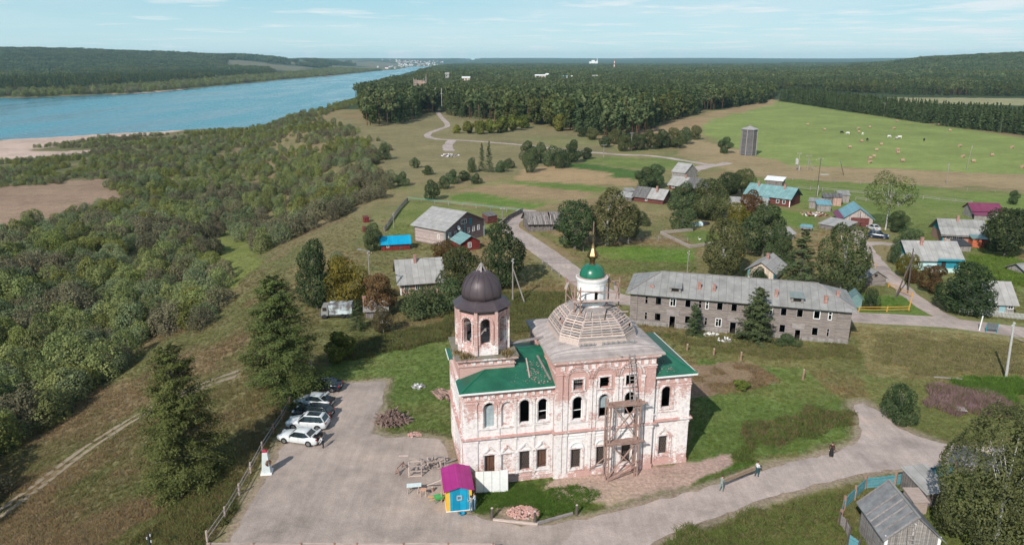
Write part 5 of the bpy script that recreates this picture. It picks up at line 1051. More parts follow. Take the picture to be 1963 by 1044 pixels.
# magenta roofed cabin
CBa, CBb = g(856, 981), g(905, 976); ang = math.atan2(CBb.y - CBa.y, CBb.x - CBa.x); LC = (CBb - CBa).length
M_mag = sheets('magenta_roof_sheet', (.32, .02, .165), (.40, .035, .215), .5, .5); M_yel = nmat('yellow_paint', [(.72, .38, .04), (.82, .46, .06)], 2, rough=.6); M_cyan = nmat('blue_paint', [(.005, .24, .40), (.01, .30, .48)], 2, rough=.6, lines=('x', .62, .03, (.0, .12, .2)))
cb_ = thing('guard_cabin', 'small yellow and blue cabin with a magenta gable roof beside the church', 'cabin', CBa, ang); DC = 3.5
m = MB(); m.b2((0, 0, .06), (LC, DC, 2.4)); m.poly((0, -.001, 2.4), (LC, -.001, 2.4), (LC / 2, -.001, 2.68)); m.build('wall', M_yel, cb_)
m = MB(); m.b2((.36, -.05, .1), (LC - .3, -.005, 2.42)); dr = m.build('door_panel', M_cyan, cb_); window(cb_, (0, 0), (1, 0), (0, -1), LC / 2 - .18, 1.25, .42, .4, M_pwood, (1, 1), M_grille, .1)
m = MB(); m.b2((-.03, -.06, 0), (LC + .03, DC + .03, .08)); m.build('sill', M_wpaint, cb_)
for f in ([(-.22, DC + .25, 2.34), (-.22, -.3, 2.34), (LC / 2, -.3, 2.74), (LC / 2, DC + .25, 2.74)], [(LC + .22, -.3, 2.34), (LC + .22, DC + .25, 2.34), (LC / 2, DC + .25, 2.74), (LC / 2, -.3, 2.74)]): m = MB(); m.slab(f, .1); m.build('roof', M_mag, cb_)
a, b = g(912, 945), g(974, 942); t = thing('white_fence', 'white sheet metal hoarding of four panels beside the magenta roofed cabin', 'hoarding', a, math.atan2(b.y - a.y, b.x - a.x)); L = (b - a).length
for k in range(4): m = MB(); m.b2((L * k / 4 + .015, -.03, .05), (L * (k + 1) / 4 - .015, .03, 2.35 + .05 * (k == 3))); m.build('panel', M_wpaint, t)
for k in range(5): m = MB(); m.bar((L * k / 4, .08, 0), (L * k / 4, .08, 2.3), .08); m.build('post', M_gwood, t)

# water tower
c = g(1433, 297); t = thing('water_tower', 'tall grey log water tower with eight sides and low conical roof by the green field', 'water tower', c)
m = MB(); m.lathe([(3.55, 0), (3.35, 6), (3.3, 11.2)], 8, ph=.2); m.build('wall', boards('dark_tower_log', (.075, .072, .075), (.19, .18, .18), 'z', .3), t); m = MB(); m.lathe([(3.75, 11.15), (3.75, 11.3), (.35, 12.6)], 8, ph=.2); m.build('roof', M_slate2, t)
m = MB(); m.lathe([(.3, 12.5), (.3, 12.9), (.05, 13.1)], 8); m.build('cap', M_gwood, t)
for k in range(8): 
    a_ = .2 + k * math.pi / 4; m = MB(); m.bar((3.6 * math.cos(a_), 3.6 * math.sin(a_), 0), (3.36 * math.cos(a_), 3.36 * math.sin(a_), 11.15), .2); m.build('corner_post', M_gwood, t)
# obelisk
c = g(512, 905); t = thing('war_memorial', 'pale grey tapered memorial obelisk with a red top and a dark wreath', 'obelisk', c, R(8)); m = MB(); m.box((0, 0, .08), (1.1, 1.1, .16)); m.build('base', M_plaster, t)
m = MB(); m.lathe([(.62, .16), (.34, 2.4)], 4, ph=R(45)); m.build('shaft', nmat('pale_grey_paint_coat', [(.46, .50, .50), (.6, .64, .63)], 2, rough=.7), t); m = MB(); m.lathe([(.35, 2.4), (.35, 2.48), (.05, 2.62)], 4, ph=R(45)); m.build('top', nmat('red_paint', [(.30, .025, .05), (.38, .04, .07)], 3), t)
m = MB(); n_ = 14
for k in range(n_): m.tube((.42 + .24 * 0, .26 * math.cos(k * 6.283 / n_), 1.25 + .26 * math.sin(k * 6.283 / n_)), (.42, .26 * math.cos((k + 1) * 6.283 / n_), 1.25 + .26 * math.sin((k + 1) * 6.283 / n_)), .09, n=6)
o = m.build('wreath', nmat('wreath_leaves', [(.03, .045, .02), (.18, .06, .04), (.25, .2, .12)], 9), t); o.rotation_euler = (0, 0, R(-45))
# ---------------------------------------------------------------- vehicles
M_tyre = nmat('tyre_rubber', [(.012, .012, .012), (.03, .03, .03)], 6, rough=.9); M_rim = nmat('alloy_rim', [(.30, .31, .32), (.45, .46, .47)], 5, rough=.35, metal=.8)
M_cglass = nmat('car_glass', [(.008, .012, .014), (.02, .03, .032)], 2, rough=.06, spec=.8); M_lamp = nmat('lamp_glass', [(.55, .58, .6), (.75, .78, .8)], 4, rough=.15, spec=.6); M_tail = nmat('tail_lamp', [(.30, .01, .015), (.42, .03, .03)], 4, rough=.2, spec=.6)
M_plate = nmat('number_plate', [(.7, .7, .7), (.8, .8, .8)], 5); M_trimblk = nmat('black_trim', [(.012, .012, .013), (.025, .025, .026)], 3, rough=.5)
def paint(name, c): return nmat(name, [tuple(q * .9 for q in c), c], 1, rough=.22, spec=.6)
P_white = paint('pearl_white_paint', (.66, .675, .68)); P_silver = paint('silver_white_paint', (.47, .50, .51)); P_black = paint('black_paint', (.012, .016, .02)); P_navy = paint('dark_blue_paint', (.012, .025, .06)); P_dark = paint('blue_black_paint', (.01, .018, .03)); P_grey = paint('pale_grey_paint', (.5, .5, .5))
def car(label, x, y, yaw, kind, pm, boot=False, L=4.6, Wd=1.8, roofglass=False, cat='car', nm='parked_car'):
    t = thing(nm, label, cat, (x, y, .016), yaw, 'cars parked beside the rail fence' if nm == 'parked_car' and y < 90 else None)
    hw = Wd / 2; suv = kind in ('suv',); H = 1.66 if suv else 1.46; b = 1.08 if suv else .985; gr = .24 if suv else .19
    def ringx(x_, h_, zb, zt, n_=0): return [(x_, -h_ * .9, zb), (x_, -h_, zb + .14), (x_, -h_ * 1.0, (zb + zt) / 2 + .05), (x_, -h_ * .97, zt - .1), (x_, -h_ * .84, zt), (x_, h_ * .84, zt), (x_, h_ * .97, zt - .1), (x_, h_, (zb + zt) / 2 + .05), (x_, h_, zb + .14), (x_, h_ * .9, zb)]
    e = L / 2; rear = {'sedan': 1.03, 'lift': 1.01, 'wagon': 1.02, 'suv': 1.10}[kind]
    st = [(-e, hw * .80, .42, rear - .22), (-e + .06, hw * .90, .30, rear - .06), (-e + .35, hw * .98, gr, rear), (-e * .45, hw, gr, b + .03), (0, hw, gr, b), (e * .42, hw, gr, b - .01), (e * .62, hw * .99, gr, b - .08), (e - .35, hw * .95, gr + .02, b - .2), (e - .08, hw * .84, .28, b - .31), (e, hw * .70, .36, b - .40)]
    m = MB(); m.loft([ringx(*q) for q in st]); body = m.build('body', pm, t, True)
    for p_ in body.data.polygons: p_.use_smooth = True
    x0, x1, x2, x3 = {'sedan': (-e + .62, -e + 1.35, .30, 1.02), 'lift': (-e + .30, -e + 1.45, .30, 1.02), 'wagon': (-e + .14, -e + .55, .25, 1.02), 'suv': (-e + .12, -e + .52, .22, 1.02)}[kind]
    def ringg(x_, z0, z1, h0, h1): return [(x_, -h0, z0), (x_, -h1, z1), (x_, h1, z1), (x_, h0, z0)]
    zb = b - .06; m = MB(); m.loft([[(x0, -hw * .84, zb), (x0 + .02, -hw * .80, zb + .03), (x0 + .02, hw * .80, zb + .03), (x0, hw * .84, zb)], ringg(x1, zb, H - .05, hw * .93, hw * .68), ringg(x1 + .3, zb, H - .01, hw * .95, hw * .69), ringg(x2 - .2, zb, H, hw * .95, hw * .70), ringg(x2, zb, H - .04, hw * .95, hw * .69), [(x3, -hw * .86, zb), (x3 - .02, -hw * .82, zb + .03), (x3 - .02, hw * .82, zb + .03), (x3, hw * .86, zb)]]); m.build('window_glass', M_cglass, t)
    m = MB(); m.loft([[(x1 - .06, -hw * .68, H - .06), (x1 - .06, hw * .68, H - .06), (x1 - .06, hw * .6, H - .01), (x1 - .06, -hw * .6, H - .01)], [(x1 + .3, -hw * .72, H - .03), (x1 + .3, hw * .72, H - .03), (x1 + .3, hw * .6, H + .035), (x1 + .3, -hw * .6, H + .035)], [(x2 - .2, -hw * .73, H - .02), (x2 - .2, hw * .73, H - .02), (x2 - .2, hw * .6, H + .04), (x2 - .2, -hw * .6, H + .04)], [(x2 + .04, -hw * .70, H - .06), (x2 + .04, hw * .70, H - .06), (x2 + .04, hw * .6, H - .01), (x2 + .04, -hw * .6, H - .01)]]); rf = m.build('roof', pm, t, True)
    if roofglass: m = MB(); m.box(((x1 + x2) / 2, 0, H + .04), (1.5, hw * 1.05, .012)); m.build('sunroof', M_cglass, rf)
    for s_ in (-1, 1):
        m = MB(); m.bar((x3, s_ * hw * .87, zb), (x2, s_ * hw * .71, H - .03), .05, .04); m.build('pillar', pm, t)
        m = MB(); m.bar((x0 if kind != 'lift' else x0 + .3, s_ * hw * .86, zb), (x1 + .02, s_ * hw * .70, H - .03), .11 if kind != 'lift' else .08, .05); m.build('pillar', pm, t)
        xm = (x1 + x2) / 2 + .2; m = MB(); m.bar((xm, s_ * (hw * .955), zb), (xm, s_ * (hw * .71), H - .02), .08, .04, up=(0, s_, 0)); m.build('pillar', P_black, t)
        if kind in ('suv', 'wagon'): xm = x1 + .55; m = MB(); m.bar((xm, s_ * (hw * .955), zb), (xm, s_ * (hw * .71), H - .02), .06, .04, up=(0, s_, 0)); m.build('pillar', P_black, t)
        m = MB(); m.box((x3 - .25, s_ * (hw + .09), b + .05), (.16, .2, .14)); m.build('wing_mirror', pm, t)
        m = MB(); m.box((e - .16, s_ * hw * .64, b - .30), (.22, .34, .13)); m.build('headlight', M_lamp, t)
        m = MB(); m.box((-e + .06, s_ * hw * .70, rear - .17), (.14, .34, .16)); m.build('tail_light', M_tail, t)
        for xm, wd in ((.78, .012), (-.28, .012)): m = MB(); m.box((xm, s_ * (hw * 1.001), .62), (wd, .012, .6)); m.build('door_seam', M_trimblk, t)
        for xm in (.05, -1.0): m = MB(); m.box((xm, s_ * (hw * .985), .84), (.18, .03, .03)); m.build('door_handle', pm, t)
        for xw in (e * .60, -e * .60):
            r = .345 if suv else .315; wy = s_ * (hw - .1); m = MB(); m.tube((xw, wy - .02 * s_, r), (xw, s_ * (hw + .004), r), r + .065, n=18); m.build('wheel_arch', M_trimblk, t)
            m = MB(); m.tube((xw, wy - s_ * .12, r), (xw, s_ * (hw + .02), r), r, n=18); wh = m.build('wheel', M_tyre, t); m = MB()
            m.tube((xw, s_ * (hw + .018), r), (xw, s_ * (hw + .028), r), r * .64, n=14)
            for k in range(5): a_ = k * 1.2566; m.bar((xw, s_ * (hw + .03), r), (xw + r * .6 * math.cos(a_), s_ * (hw + .03), r + r * .6 * math.sin(a_)), .05, .02, up=(0, 1, 0))
            m.build('rim', M_rim if pm is not P_black else M_tyre, wh)
    m = MB(); m.box((-e - .01, 0, rear - .38), (.02, .5, .11)); m.build('number_plate', M_plate, t); m = MB(); m.box((e - .01, 0, .48), (.06, hw * 1.1, .16)); m.build('grille', M_trimblk, t)
    m = MB(); m.box((-e + .03, 0, .36), (.12, hw * 1.5, .12)); m.build('bumper_trim', M_trimblk, t)
    if boot:
        m = MB(); m.b2((-e - .012, -hw * .72, .62), (-e + .55, hw * .72, rear + .012)); m.build('open_boot', M_trimblk, t)
        m = MB(); a0 = x0 + .12; z0 = rear + .12 if kind == 'sedan' else H - .12
        if kind == 'lift': a0 = x1 - .15
        q = (a0 - .52, z0 + .42); m.slab([(a0, -hw * .66, z0), (q[0], -hw * .62, q[1]), (q[0], hw * .62, q[1]), (a0, hw * .66, z0)], .05); m.slab([(q[0], -hw * .62, q[1]), (q[0] - .14, -hw * .58, q[1] - .1), (q[0] - .14, hw * .58, q[1] - .1), (q[0], hw * .62, q[1])], .05); m.build('boot_lid', pm, t)
    return t
car('white saloon with its boot open, parked nearest the obelisk', -23.2, 69.9, R(166), 'sedan', P_white, True, 4.85)
car('white estate with a dark glass sunroof between the white saloon and the black estate', -23.2, 73.1, R(174), 'suv', P_white, False, 4.75, 1.86, True)
car('low black estate parked between the two white cars', -23.3, 75.7, R(170), 'wagon', P_black, False, 4.75)
car('silver white liftback with its tailgate raised, beside the black estate', -23.9, 78.5, R(168), 'lift', P_silver, True, 4.75)
car('blue black saloon parked farthest from the obelisk in tree shade', -23.9, 82.9, R(172), 'sedan', P_dark, False, 4.7)
c = g(1683, 456); car('dark blue off road car beside the side road below the garage', c.x, c.y, R(-30), 'suv', P_navy, False, 4.5, 1.8)
c = g(1674, 441); car('small pale grey car half hidden beside the garage corner', c.x, c.y, R(100), 'sedan', P_grey, False, 4.0, 1.6)
# derelict lorry
c = g(616, 612); t = thing('derelict_lorry', 'derelict lorry with a patched grey and white canvas body under the maple', 'lorry', (c.x, c.y, 0), R(6)); m = MB()
m.b2((1.25, 0, .75), (4.9, 2.1, 2.35)); m.build('cargo_box', nmat('patched_canvas', [(.10, .09, .09), (.16, .15, .15), (.55, .62, .64), (.60, .66, .68)], .6, rough=.8), t); m = MB(); m.loft([[(0, 0, .6), (1.15, 0, .6), (1.15, 0, 2.2), (.25, 0, 2.2), (0, 0, 1.4)], [(0, 2, .6), (1.15, 2, .6), (1.15, 2, 2.2), (.25, 2, 2.2), (0, 2, 1.4)]]); m.build('cab', M_slate, t)
m = MB(); m.b2((.3, -.02, 1.4), (.95, .0, 2.0)); m.build('cab_window', M_dark, t); m = MB(); m.b2((-.3, .2, .45), (4.9, 1.9, .7)); m.build('chassis', M_dkroof, t)
for x in (.5, 3.4, 4.3):
    for y in (.05, 1.85): m = MB(); m.tube((x, y - .05, .42), (x, y + .2, .42), .42, n=14); m.build('wheel', M_tyre, t)

# ---------------------------------------------------------------- people
M_skin = nmat('skin', [(.45, .27, .19), (.55, .35, .26)], 4, rough=.6); M_hair = nmat('hair', [(.03, .02, .015), (.07, .045, .03)], 20, rough=.7); M_shoe = nmat('shoe_leather', [(.02, .018, .016), (.05, .04, .035)], 6)
def cloth(n_, c): return nmat(n_, [tuple(q * .75 for q in c), c, tuple(min(1, q * 1.15) for q in c)], 5, rough=.9)
def person(label, loc, rz, pose, top, bot, h=1.72, hair=M_hair, arm=None, skirt=False):
    arm = arm or top
    V = {}; k = h / 1.72; lean = {'stand': 0, 'carry': .04, 'bend': .42, 'work': .1, 'walk': .03}[pose]
    up = lambda z, f=0.0: (0, f + max(0, z - .95) * lean, z)
    V['pel'] = up(.95); V['wst'] = up(1.1); V['chs'] = up(1.32); V['nck'] = up(1.48); V['hd1'] = up(1.57, .01); V['hd2'] = up(1.68, .02)
    st = {'walk': .16, 'carry': .1}.get(pose, .02)
    for s_, n_ in ((-1, 'l'), (1, 'r')):
        f = st * s_; V['hip' + n_] = (.09 * s_, 0, .9); V['kne' + n_] = (.10 * s_, f * .6 + .02, .5); V['ank' + n_] = (.11 * s_, f - .02, .09); V['toe' + n_] = (.12 * s_, f + .14, .04)
        c_ = V['chs']; sh = (.185 * s_, c_[1], 1.40); V['sho' + n_] = sh
        if pose == 'carry': el = (.24 * s_, sh[1] + .06, 1.12); wr = (.14 * s_, sh[1] + .30, 1.02)
        elif pose == 'work': el = (.26 * s_, sh[1] + .16, 1.18); wr = (.16 * s_, sh[1] + .40, 1.28)
        elif pose == 'bend': el = (.22 * s_, sh[1] + .12, 1.12); wr = (.16 * s_, sh[1] + .26, .88)
        else: el = (.25 * s_, sh[1] - .03, 1.12); wr = (.24 * s_, sh[1] + .06 + .08 * s_, .88)
        V['elb' + n_] = el; V['wri' + n_] = wr; d = (Vector(wr) - Vector(el)).normalized(); pl = Vector(wr) + d * .06; V['plm' + n_] = tuple(pl)
        for i in range(5):
            o_ = (i - 1.6) * .02; V['fa%d' % i + n_] = tuple(pl + d * (.045 if i else .01) + Vector((o_, 0, 0))); V['fb%d' % i + n_] = tuple(pl + d * ((.07, .085, .09, .08)[i - 1] if i else .03) + Vector((o_ * 1.2 - (.03 if not i else 0), .012, -.004)))
    E_ = [('pel', 'wst', 'b'), ('wst', 'chs', 't'), ('chs', 'nck', 't'), ('nck', 'hd1', 's'), ('hd1', 'hd2', 's')]
    for n_ in 'lr':
        E_ += [('pel', 'hip' + n_, 'b'), ('hip' + n_, 'kne' + n_, 'b'), ('kne' + n_, 'ank' + n_, 'b'), ('ank' + n_, 'toe' + n_, 'f'), ('chs', 'sho' + n_, 't'), ('sho' + n_, 'elb' + n_, 't'), ('elb' + n_, 'wri' + n_, 'a'), ('wri' + n_, 'plm' + n_, 's')]
        for i in range(5): E_ += [('plm' + n_, 'fa%d' % i + n_, 's'), ('fa%d' % i + n_, 'fb%d' % i + n_, 's')]
    rad = dict(pel=.145, wst=.13, chs=.15, nck=.058, hd1=.085, hd2=.095, hip=.10, kne=.066, ank=.045, toe=.04, sho=.07, elb=.05, wri=.035, plm=.032, fa0=.011, fa1=.010, fa2=.010, fa3=.010, fa4=.009)
    keys = list(V); me = bpy.data.meshes.new('p'); me.from_pydata([tuple(q * k for q in V[n_]) for n_ in keys], [(keys.index(a), keys.index(b)) for a, b, _ in E_], [])
    o = bpy.data.objects.new('p', me); col.objects.link(o); md = o.modifiers.new('s', 'SKIN'); sl = me.skin_vertices[0].data
    for i, n_ in enumerate(keys):
        r = rad.get(n_) or rad.get(n_[:3]) or .009; sl[i].radius = (r * k, r * k * (.72 if n_ in ('chs', 'wst', 'pel') else 1)); sl[i].use_root = n_ == 'pel'
    md.use_smooth_shade = True; sb = o.modifiers.new('d', 'SUBSURF'); sb.levels = 1; sb.render_levels = 1
    dg = bpy.context.evaluated_depsgraph_get(); m2 = bpy.data.meshes.new_from_object(o.evaluated_get(dg)); bpy.data.objects.remove(o); m2.name = 'person'
    mats = {'t': top, 'b': bot, 's': M_skin, 'f': M_shoe, 'a': arm}; ml = list(mats); m2.materials.clear()
    for q in ml: m2.materials.append(mats[q])
    segs = [(Vector(V[a]) * k, Vector(V[b]) * k, ml.index(c_)) for a, b, c_ in E_]
    for p_ in m2.polygons:
        c_ = p_.center; best = 9; bi = 0
        for a, b, i in segs:
            d = b - a; t_ = max(0, min(1, (c_ - a).dot(d) / d.length_squared)); q = (c_ - (a + d * t_)).length
            if q < best: best = q; bi = i
        p_.material_index = bi; p_.use_smooth = True
    t = link('person', m2); tag(t, label, 'person'); t.location = loc; t.rotation_euler = (0, 0, rz)
    hd = Vector(V['hd2']) * k; m = MB(); m.lathe([(.02, .105), (.07, .085), (.098, .03), (.100, -.03), (.085, -.07)], 10, hd + Vector((0, -.018, .02))); m.build('hair', hair, t, True)
    m = MB(); m.add([(hd.x - .018, hd.y + .09, hd.z - .05), (hd.x + .018, hd.y + .09, hd.z - .05), (hd.x, hd.y + .125, hd.z - .055), (hd.x, hd.y + .092, hd.z)], [(0, 1, 2), (0, 2, 3), (1, 3, 2)]); m.build('nose', M_skin, t)
    for s_ in (-1, 1):
        m = MB(); m.box((hd.x + .035 * s_, hd.y + .09, hd.z - .005), (.022, .012, .012)); m.build('eye', M_shoe, t); m = MB(); m.box((hd.x + .098 * s_, hd.y, hd.z - .03), (.02, .035, .055)); m.build('ear', M_skin, t)
    m = MB(); m.box((hd.x, hd.y + .088, hd.z - .085), (.045, .012, .012)); m.build('mouth', cloth('lips', (.3, .1, .09)) if 'lips' not in MATS else MATS['lips'], t)
    if skirt: m = MB(); m.lathe([(.13 * k, .98 * k), (.17 * k, .85 * k), (.22 * k, .45 * k), (.24 * k, .2 * k)], 14, cap=False); m.build('skirt', bot, t, True)
    return t
C_ltb = cloth('pale_blue_cloth', (.38, .46, .52)); C_grey = cloth('grey_cloth', (.30, .33, .35)); C_dkt = cloth('dark_teal_cloth', (.03, .09, .10)); C_wh = cloth('white_cloth', (.62, .62, .64)); C_blk = cloth('black_cloth', (.02, .02, .022)); C_mar = cloth('maroon_cloth', (.06, .02, .02)); C_jean = cloth('blue_denim', (.10, .17, .24)); C_camo = cloth('grey_green_cloth', (.24, .28, .26))
pA, pB = g(1382, 941), g(1450, 913); dirAB = math.atan2(pB.y - pA.y, pB.x - pA.x)
person('person in grey green work clothes carrying the near end of the beam', pA, dirAB - math.pi / 2, 'carry', C_camo, C_camo)
person('person in white top and teal trousers carrying the far end of the beam', pB, dirAB - math.pi / 2, 'carry', C_wh, C_dkt)
a = Vector((pA.x, pA.y, 1.05)); b = Vector((pB.x, pB.y, 1.05)); d = (b - a).normalized(); m = MB(); n_ = Vector((-d.y, d.x, 0)) * .05; cc = (a + b) / 2; m.bar(a + d * .3 - cc + n_, b - d * .3 - cc + n_, .24, .34); o = m.build('timber_beam', nmat('brown_timber', [(.22, .155, .105), (.34, .25, .18)], 2, (1, 1, 4))); o.location = cc; tag(o, 'long brown timber beam carried along the road by two people', 'beam')
person('person in black dress and maroon top standing at the road edge', g(1593, 875), R(150), 'stand', C_mar, C_blk, 1.68, skirt=True)
person('person in pale blue jacket and jeans close behind the cabin corner', g(911, 977), R(70), 'work', C_ltb, C_jean, 1.78)
person('person in pale shirt and dark jeans working nearest the cabin corner', g(904, 981), R(35), 'work', C_grey, C_jean, 1.66)
person('person in white shirt and dark trousers behind the open boot of the white saloon', g(620, 858), R(120), 'bend', C_wh, C_blk, 1.5)

# ---------------------------------------------------------------- poles, posts, fences
M_pole = nmat('weathered_pole', [(.20, .175, .16), (.32, .285, .26)], 2, (1, 1, .15), .9); M_conc = nmat('concrete', [(.36, .35, .33), (.48, .47, .45)], 3, rough=.9, bump=.2); M_dpole = nmat('dark_pole', [(.07, .055, .05), (.13, .105, .095)], 2, (1, 1, .15), .9); M_rpost = nmat('red_wood_post', [(.26, .15, .11), (.38, .24, .18)], 2, rough=.85)
M_ins = nmat('insulator', [(.6, .6, .6), (.75, .75, .75)], 3, rough=.3)
def ztop(b, px, py):
    u, dy_, dz = ray(px, py); return CAM_H + float(dz) * b.y / float(dy_)
def pole(label, bx, by, ty, tx=None, r=.13, strut=None, arm=0, mat=None, lamp=False, foot=False, armrz=0., group=None):
    b = gT(bx, by); h = ztop(b, tx or bx, ty) - b.z; mat = mat or M_pole; u, dy_, dz = ray(tx or bx, ty); dxp = float(u) * b.y / float(dy_) - b.x if tx else 0
    t = thing('utility_pole', label, 'utility pole', b, 0, group); m = MB(); m.tube((0, 0, -.3), (dxp, 0, h), r * 1.15, r * .8, 8); m.build('shaft', mat, t)
    if strut: s_ = gT(*strut) - b; m = MB(); m.tube((s_.x, s_.y, s_.z - .1), (dxp * .8, 0, h * .78), r, r * .8, 7); m.build('strut', mat, t)
    if arm:
        m = MB(); ca, sa = math.cos(armrz), math.sin(armrz); m.bar((dxp - arm * ca, -arm * sa, h - .35), (dxp + arm * ca, arm * sa, h - .35), .1); cr = m.build('crossarm', mat, t)
        for q in (-.85, -.4, .4, .85): m = MB(); m.tube((dxp + q * arm * ca, q * arm * sa, h - .3), (dxp + q * arm * ca, q * arm * sa, h - .1), .05, n=6); m.build('insulator', M_ins, cr)
    else:
        for q, z in ((.16, .25), (-.16, .55), (.16, .85)): m = MB(); m.tube((dxp + q, 0, h - z), (dxp + q, 0, h - z + .2), .05, n=6); m.build('insulator', M_ins, t)
    if lamp: m = MB(); m.tube((dxp, 0, h - .2), (dxp - 1.1, -.2, h + .25), .05, n=6); m.build('lamp_arm', M_steel, t); m = MB(); m.box((dxp - 1.35, -.25, h + .25), (.6, .28, .16)); m.build('lamp_head', M_steel, t)
    if foot: m = MB(); m.bar((.22, .1, -.1), (.22, .1, h * .28), .22); m.build('concrete_foot', M_conc, t)
    return t
pole('leaning grey pole with a side strut in the long grass behind the bell tower', 983, 577, 495, strut=(1006, 580))
pole('wooden street lamp pole with a pale lamp arm beside the maple', 712, 590, 480, lamp=True, r=.11)
pole('thin grey pole standing behind the left half of the barracks roof', 1317, 527, 480, r=.1)
pole('dark pole with strut on a concrete foot at the bend of the side road', 1740, 561, 476, tx=1751, strut=(1716, 571), mat=M_dpole)
pole('tall pale concrete pole beside the village road at the right edge', 1928, 727, 617, tx=1944, mat=M_conc, r=.15)
pole('pole carrying a pale transformer box beside the green field', 1531, 327, 293, tx=1533, arm=.9, r=.14, foot=True)
b = g(1529, 326); t = thing('transformer', 'grey white transformer box hung on the pole by the green field', 'transformer', b); m = MB(); m.b2((-1.1, -.4, 2.2), (-.2, .4, 4.0)); m.build('tank', M_conc, t); m = MB(); [m.tube((-1.0 + k * .3, 0, 4.0), (-1.0 + k * .3, 0, 4.5), .07) for k in range(3)]; m.build('bushing', M_ins, t); m = MB(); m.bar((-.65, 0, 0), (-.65, 0, 2.2), .2); m.build('stand', M_pole, t)
pole('grey A frame pole right of the transformer by the green field', 1548, 326, 297, strut=(1559, 326), arm=1.2)
pole('dark leaning pole stump in the dry strip below the field', 1618, 336, 309, tx=1611, mat=M_dpole)
pole('A frame pole in front of the spruce belt beyond the field', 1694, 224, 197, tx=1697, strut=(1706, 224), arm=1.6, r=.2)
pole('single grey pole at the gap in the spruce belt', 1789, 236, 207, tx=1792, r=.2, arm=1.0)
pole('pale pole before the right stretch of the spruce belt', 1917, 254, 228, tx=1921, r=.2, arm=1.0, foot=True)
pole('grey pole with crossarm at the forest road before the shrubs', 1210, 289, 254, r=.16, arm=1.0)
pole('small crossarm pole left of the forest road shrubs', 1157, 302, 277, r=.14, arm=1.2)
pole('grey pole at the forest edge behind the yellow green shrub', 1029, 238, 217, r=.16, arm=.9)
pole('brown pole behind the garage yard sheds', 1565, 376, 303, r=.12, arm=.8, mat=M_dpole, foot=True)
pole('thin teal painted pole beside the rusty rowan', 1379, 415, 378, r=.07, mat=M_tealtrim)
pole('grey pole in the yard above the bright blue shed', 755, 437, 408, r=.1)
pole('grey pole beside the small brown shed and plank fence', 963, 437, 398, r=.11, arm=.6)
pole('thin pole in the meadow strip left of the purple barn', 1815, 352, 313, tx=1819, r=.12)
pole('leaning thin pole standing out in the hay field', 1853, 325, 279, tx=1864, r=.1)
pole('dark pole beside the brown double garage door', 1645, 443, 405, r=.11, mat=M_dpole)
pole('dark metal post at the bottom edge of the grassy slope', 291, 1066, 1022, r=.1, mat=M_black)

def wire(label, pts):
    o = Vector(pts[0]); t = thing('overhead_wire', label, 'wire', o); m = MB(); Q = []
    for a, b in zip(pts, pts[1:]):
        a, b = Vector(a), Vector(b)
        for k in range(9): q = a.lerp(b, k / 8); q.z -= 4 * (k / 8) * (1 - k / 8) * (b - a).length * .025; Q.append(q - o)
    for a, b in zip(Q, Q[1:]):
        if (b - a).length > .01: m.tube(a, b, .016, n=4)
    m.build('strand', M_black, t); m = MB(); m.tube((0, 0, -.06), (0, 0, .06), .05, n=6); m.build('clamp', M_ins, t)
def tp(bx, by, tx, ty): b = gT(bx, by); u, dy_, dz = ray(tx, ty); return (float(u) * b.y / float(dy_), b.y, ztop(b, tx, ty) - .2)
wire('sagging wire from the lamp pole by the maple to the strutted pole behind the tower', [tp(712, 590, 712, 482), tp(983, 577, 983, 497)])
wire('sagging wire from the strutted grey pole to the thin pole behind the barracks', [tp(983, 577, 983, 499), tp(1317, 527, 1317, 482)])
wire('sagging wire from the dark strutted pole to the concrete pole at right', [tp(1740, 561, 1751, 478), tp(1928, 727, 1944, 619)])
wire('wire from the brown yard pole to the transformer pole by the field', [tp(1565, 376, 1565, 305), tp(1531, 327, 1533, 295)])
def run_fence(name, label, pts, h, mat_post, mat_rail, rails=(.5, .95), step=2.4, pw=.12, rw=.09, cat='fence', ground=True, pales=None, wire=False, rail_nm='rail'):
    P = [gT(*p) for p in pts]; o = P[0]; t = thing(name, label, cat, o); posts = []
    for a, b in zip(P, P[1:]):
        n_ = max(1, round((b - a).length / step))
        for k in range(n_): q = a.lerp(b, k / n_); posts.append(Vector((q.x, q.y, tz(q.x, q.y))) - o)
    posts.append(P[-1] - o); j = lambda s_: random.uniform(-s_, s_)
    for p in posts: m = MB(); m.bar(p, p + Vector((j(.05), j(.05), h + j(.06))), pw); m.build('post', mat_post, t)
    for a, b in zip(posts, posts[1:]):
        for z in rails: m = MB(); m.bar(a + Vector((0, 0, z + j(.04))), b + Vector((0, 0, z + j(.04))), rw, rw * .6) if not wire else m.tube(a + Vector((0, 0, z)), b + Vector((0, 0, z)), .025, n=4); m.build(rail_nm, mat_rail, t)
        if pales:
            w_, gap, mt, z0, z1 = pales; L = (b - a).length; k = 0; m = MB()
            while k * (w_ + gap) < L: q = a.lerp(b, k * (w_ + gap) / L); m.bar(q + Vector((0, 0, z0)), q + Vector((0, 0, z1 + j(.05))), w_, .03, up=(b - a).cross(Vector((0, 0, 1)))); k += 1
            tag(m.build('pale', mt, t), kind='stuff')
    return t
FP = [(398, 1042), (432, 993), (459, 948), (481, 908), (503, 866), (524, 832), (541, 806), (556, 779), (570, 753), (583, 729), (596, 706)]
P = [gT(*p) for p in FP]; o = P[0]; t = thing('rail_fence', 'post and two rail fence along the left edge of the parking lot', 'fence', o)
for i, p in enumerate(P): m = MB(); m.tube(p - o, p - o + Vector((.03, 0, 1.25 if i % 3 else 1.35)), .10, .09, 7); m.build('post', M_rpost if 4 < i < 9 else M_pwood, t)
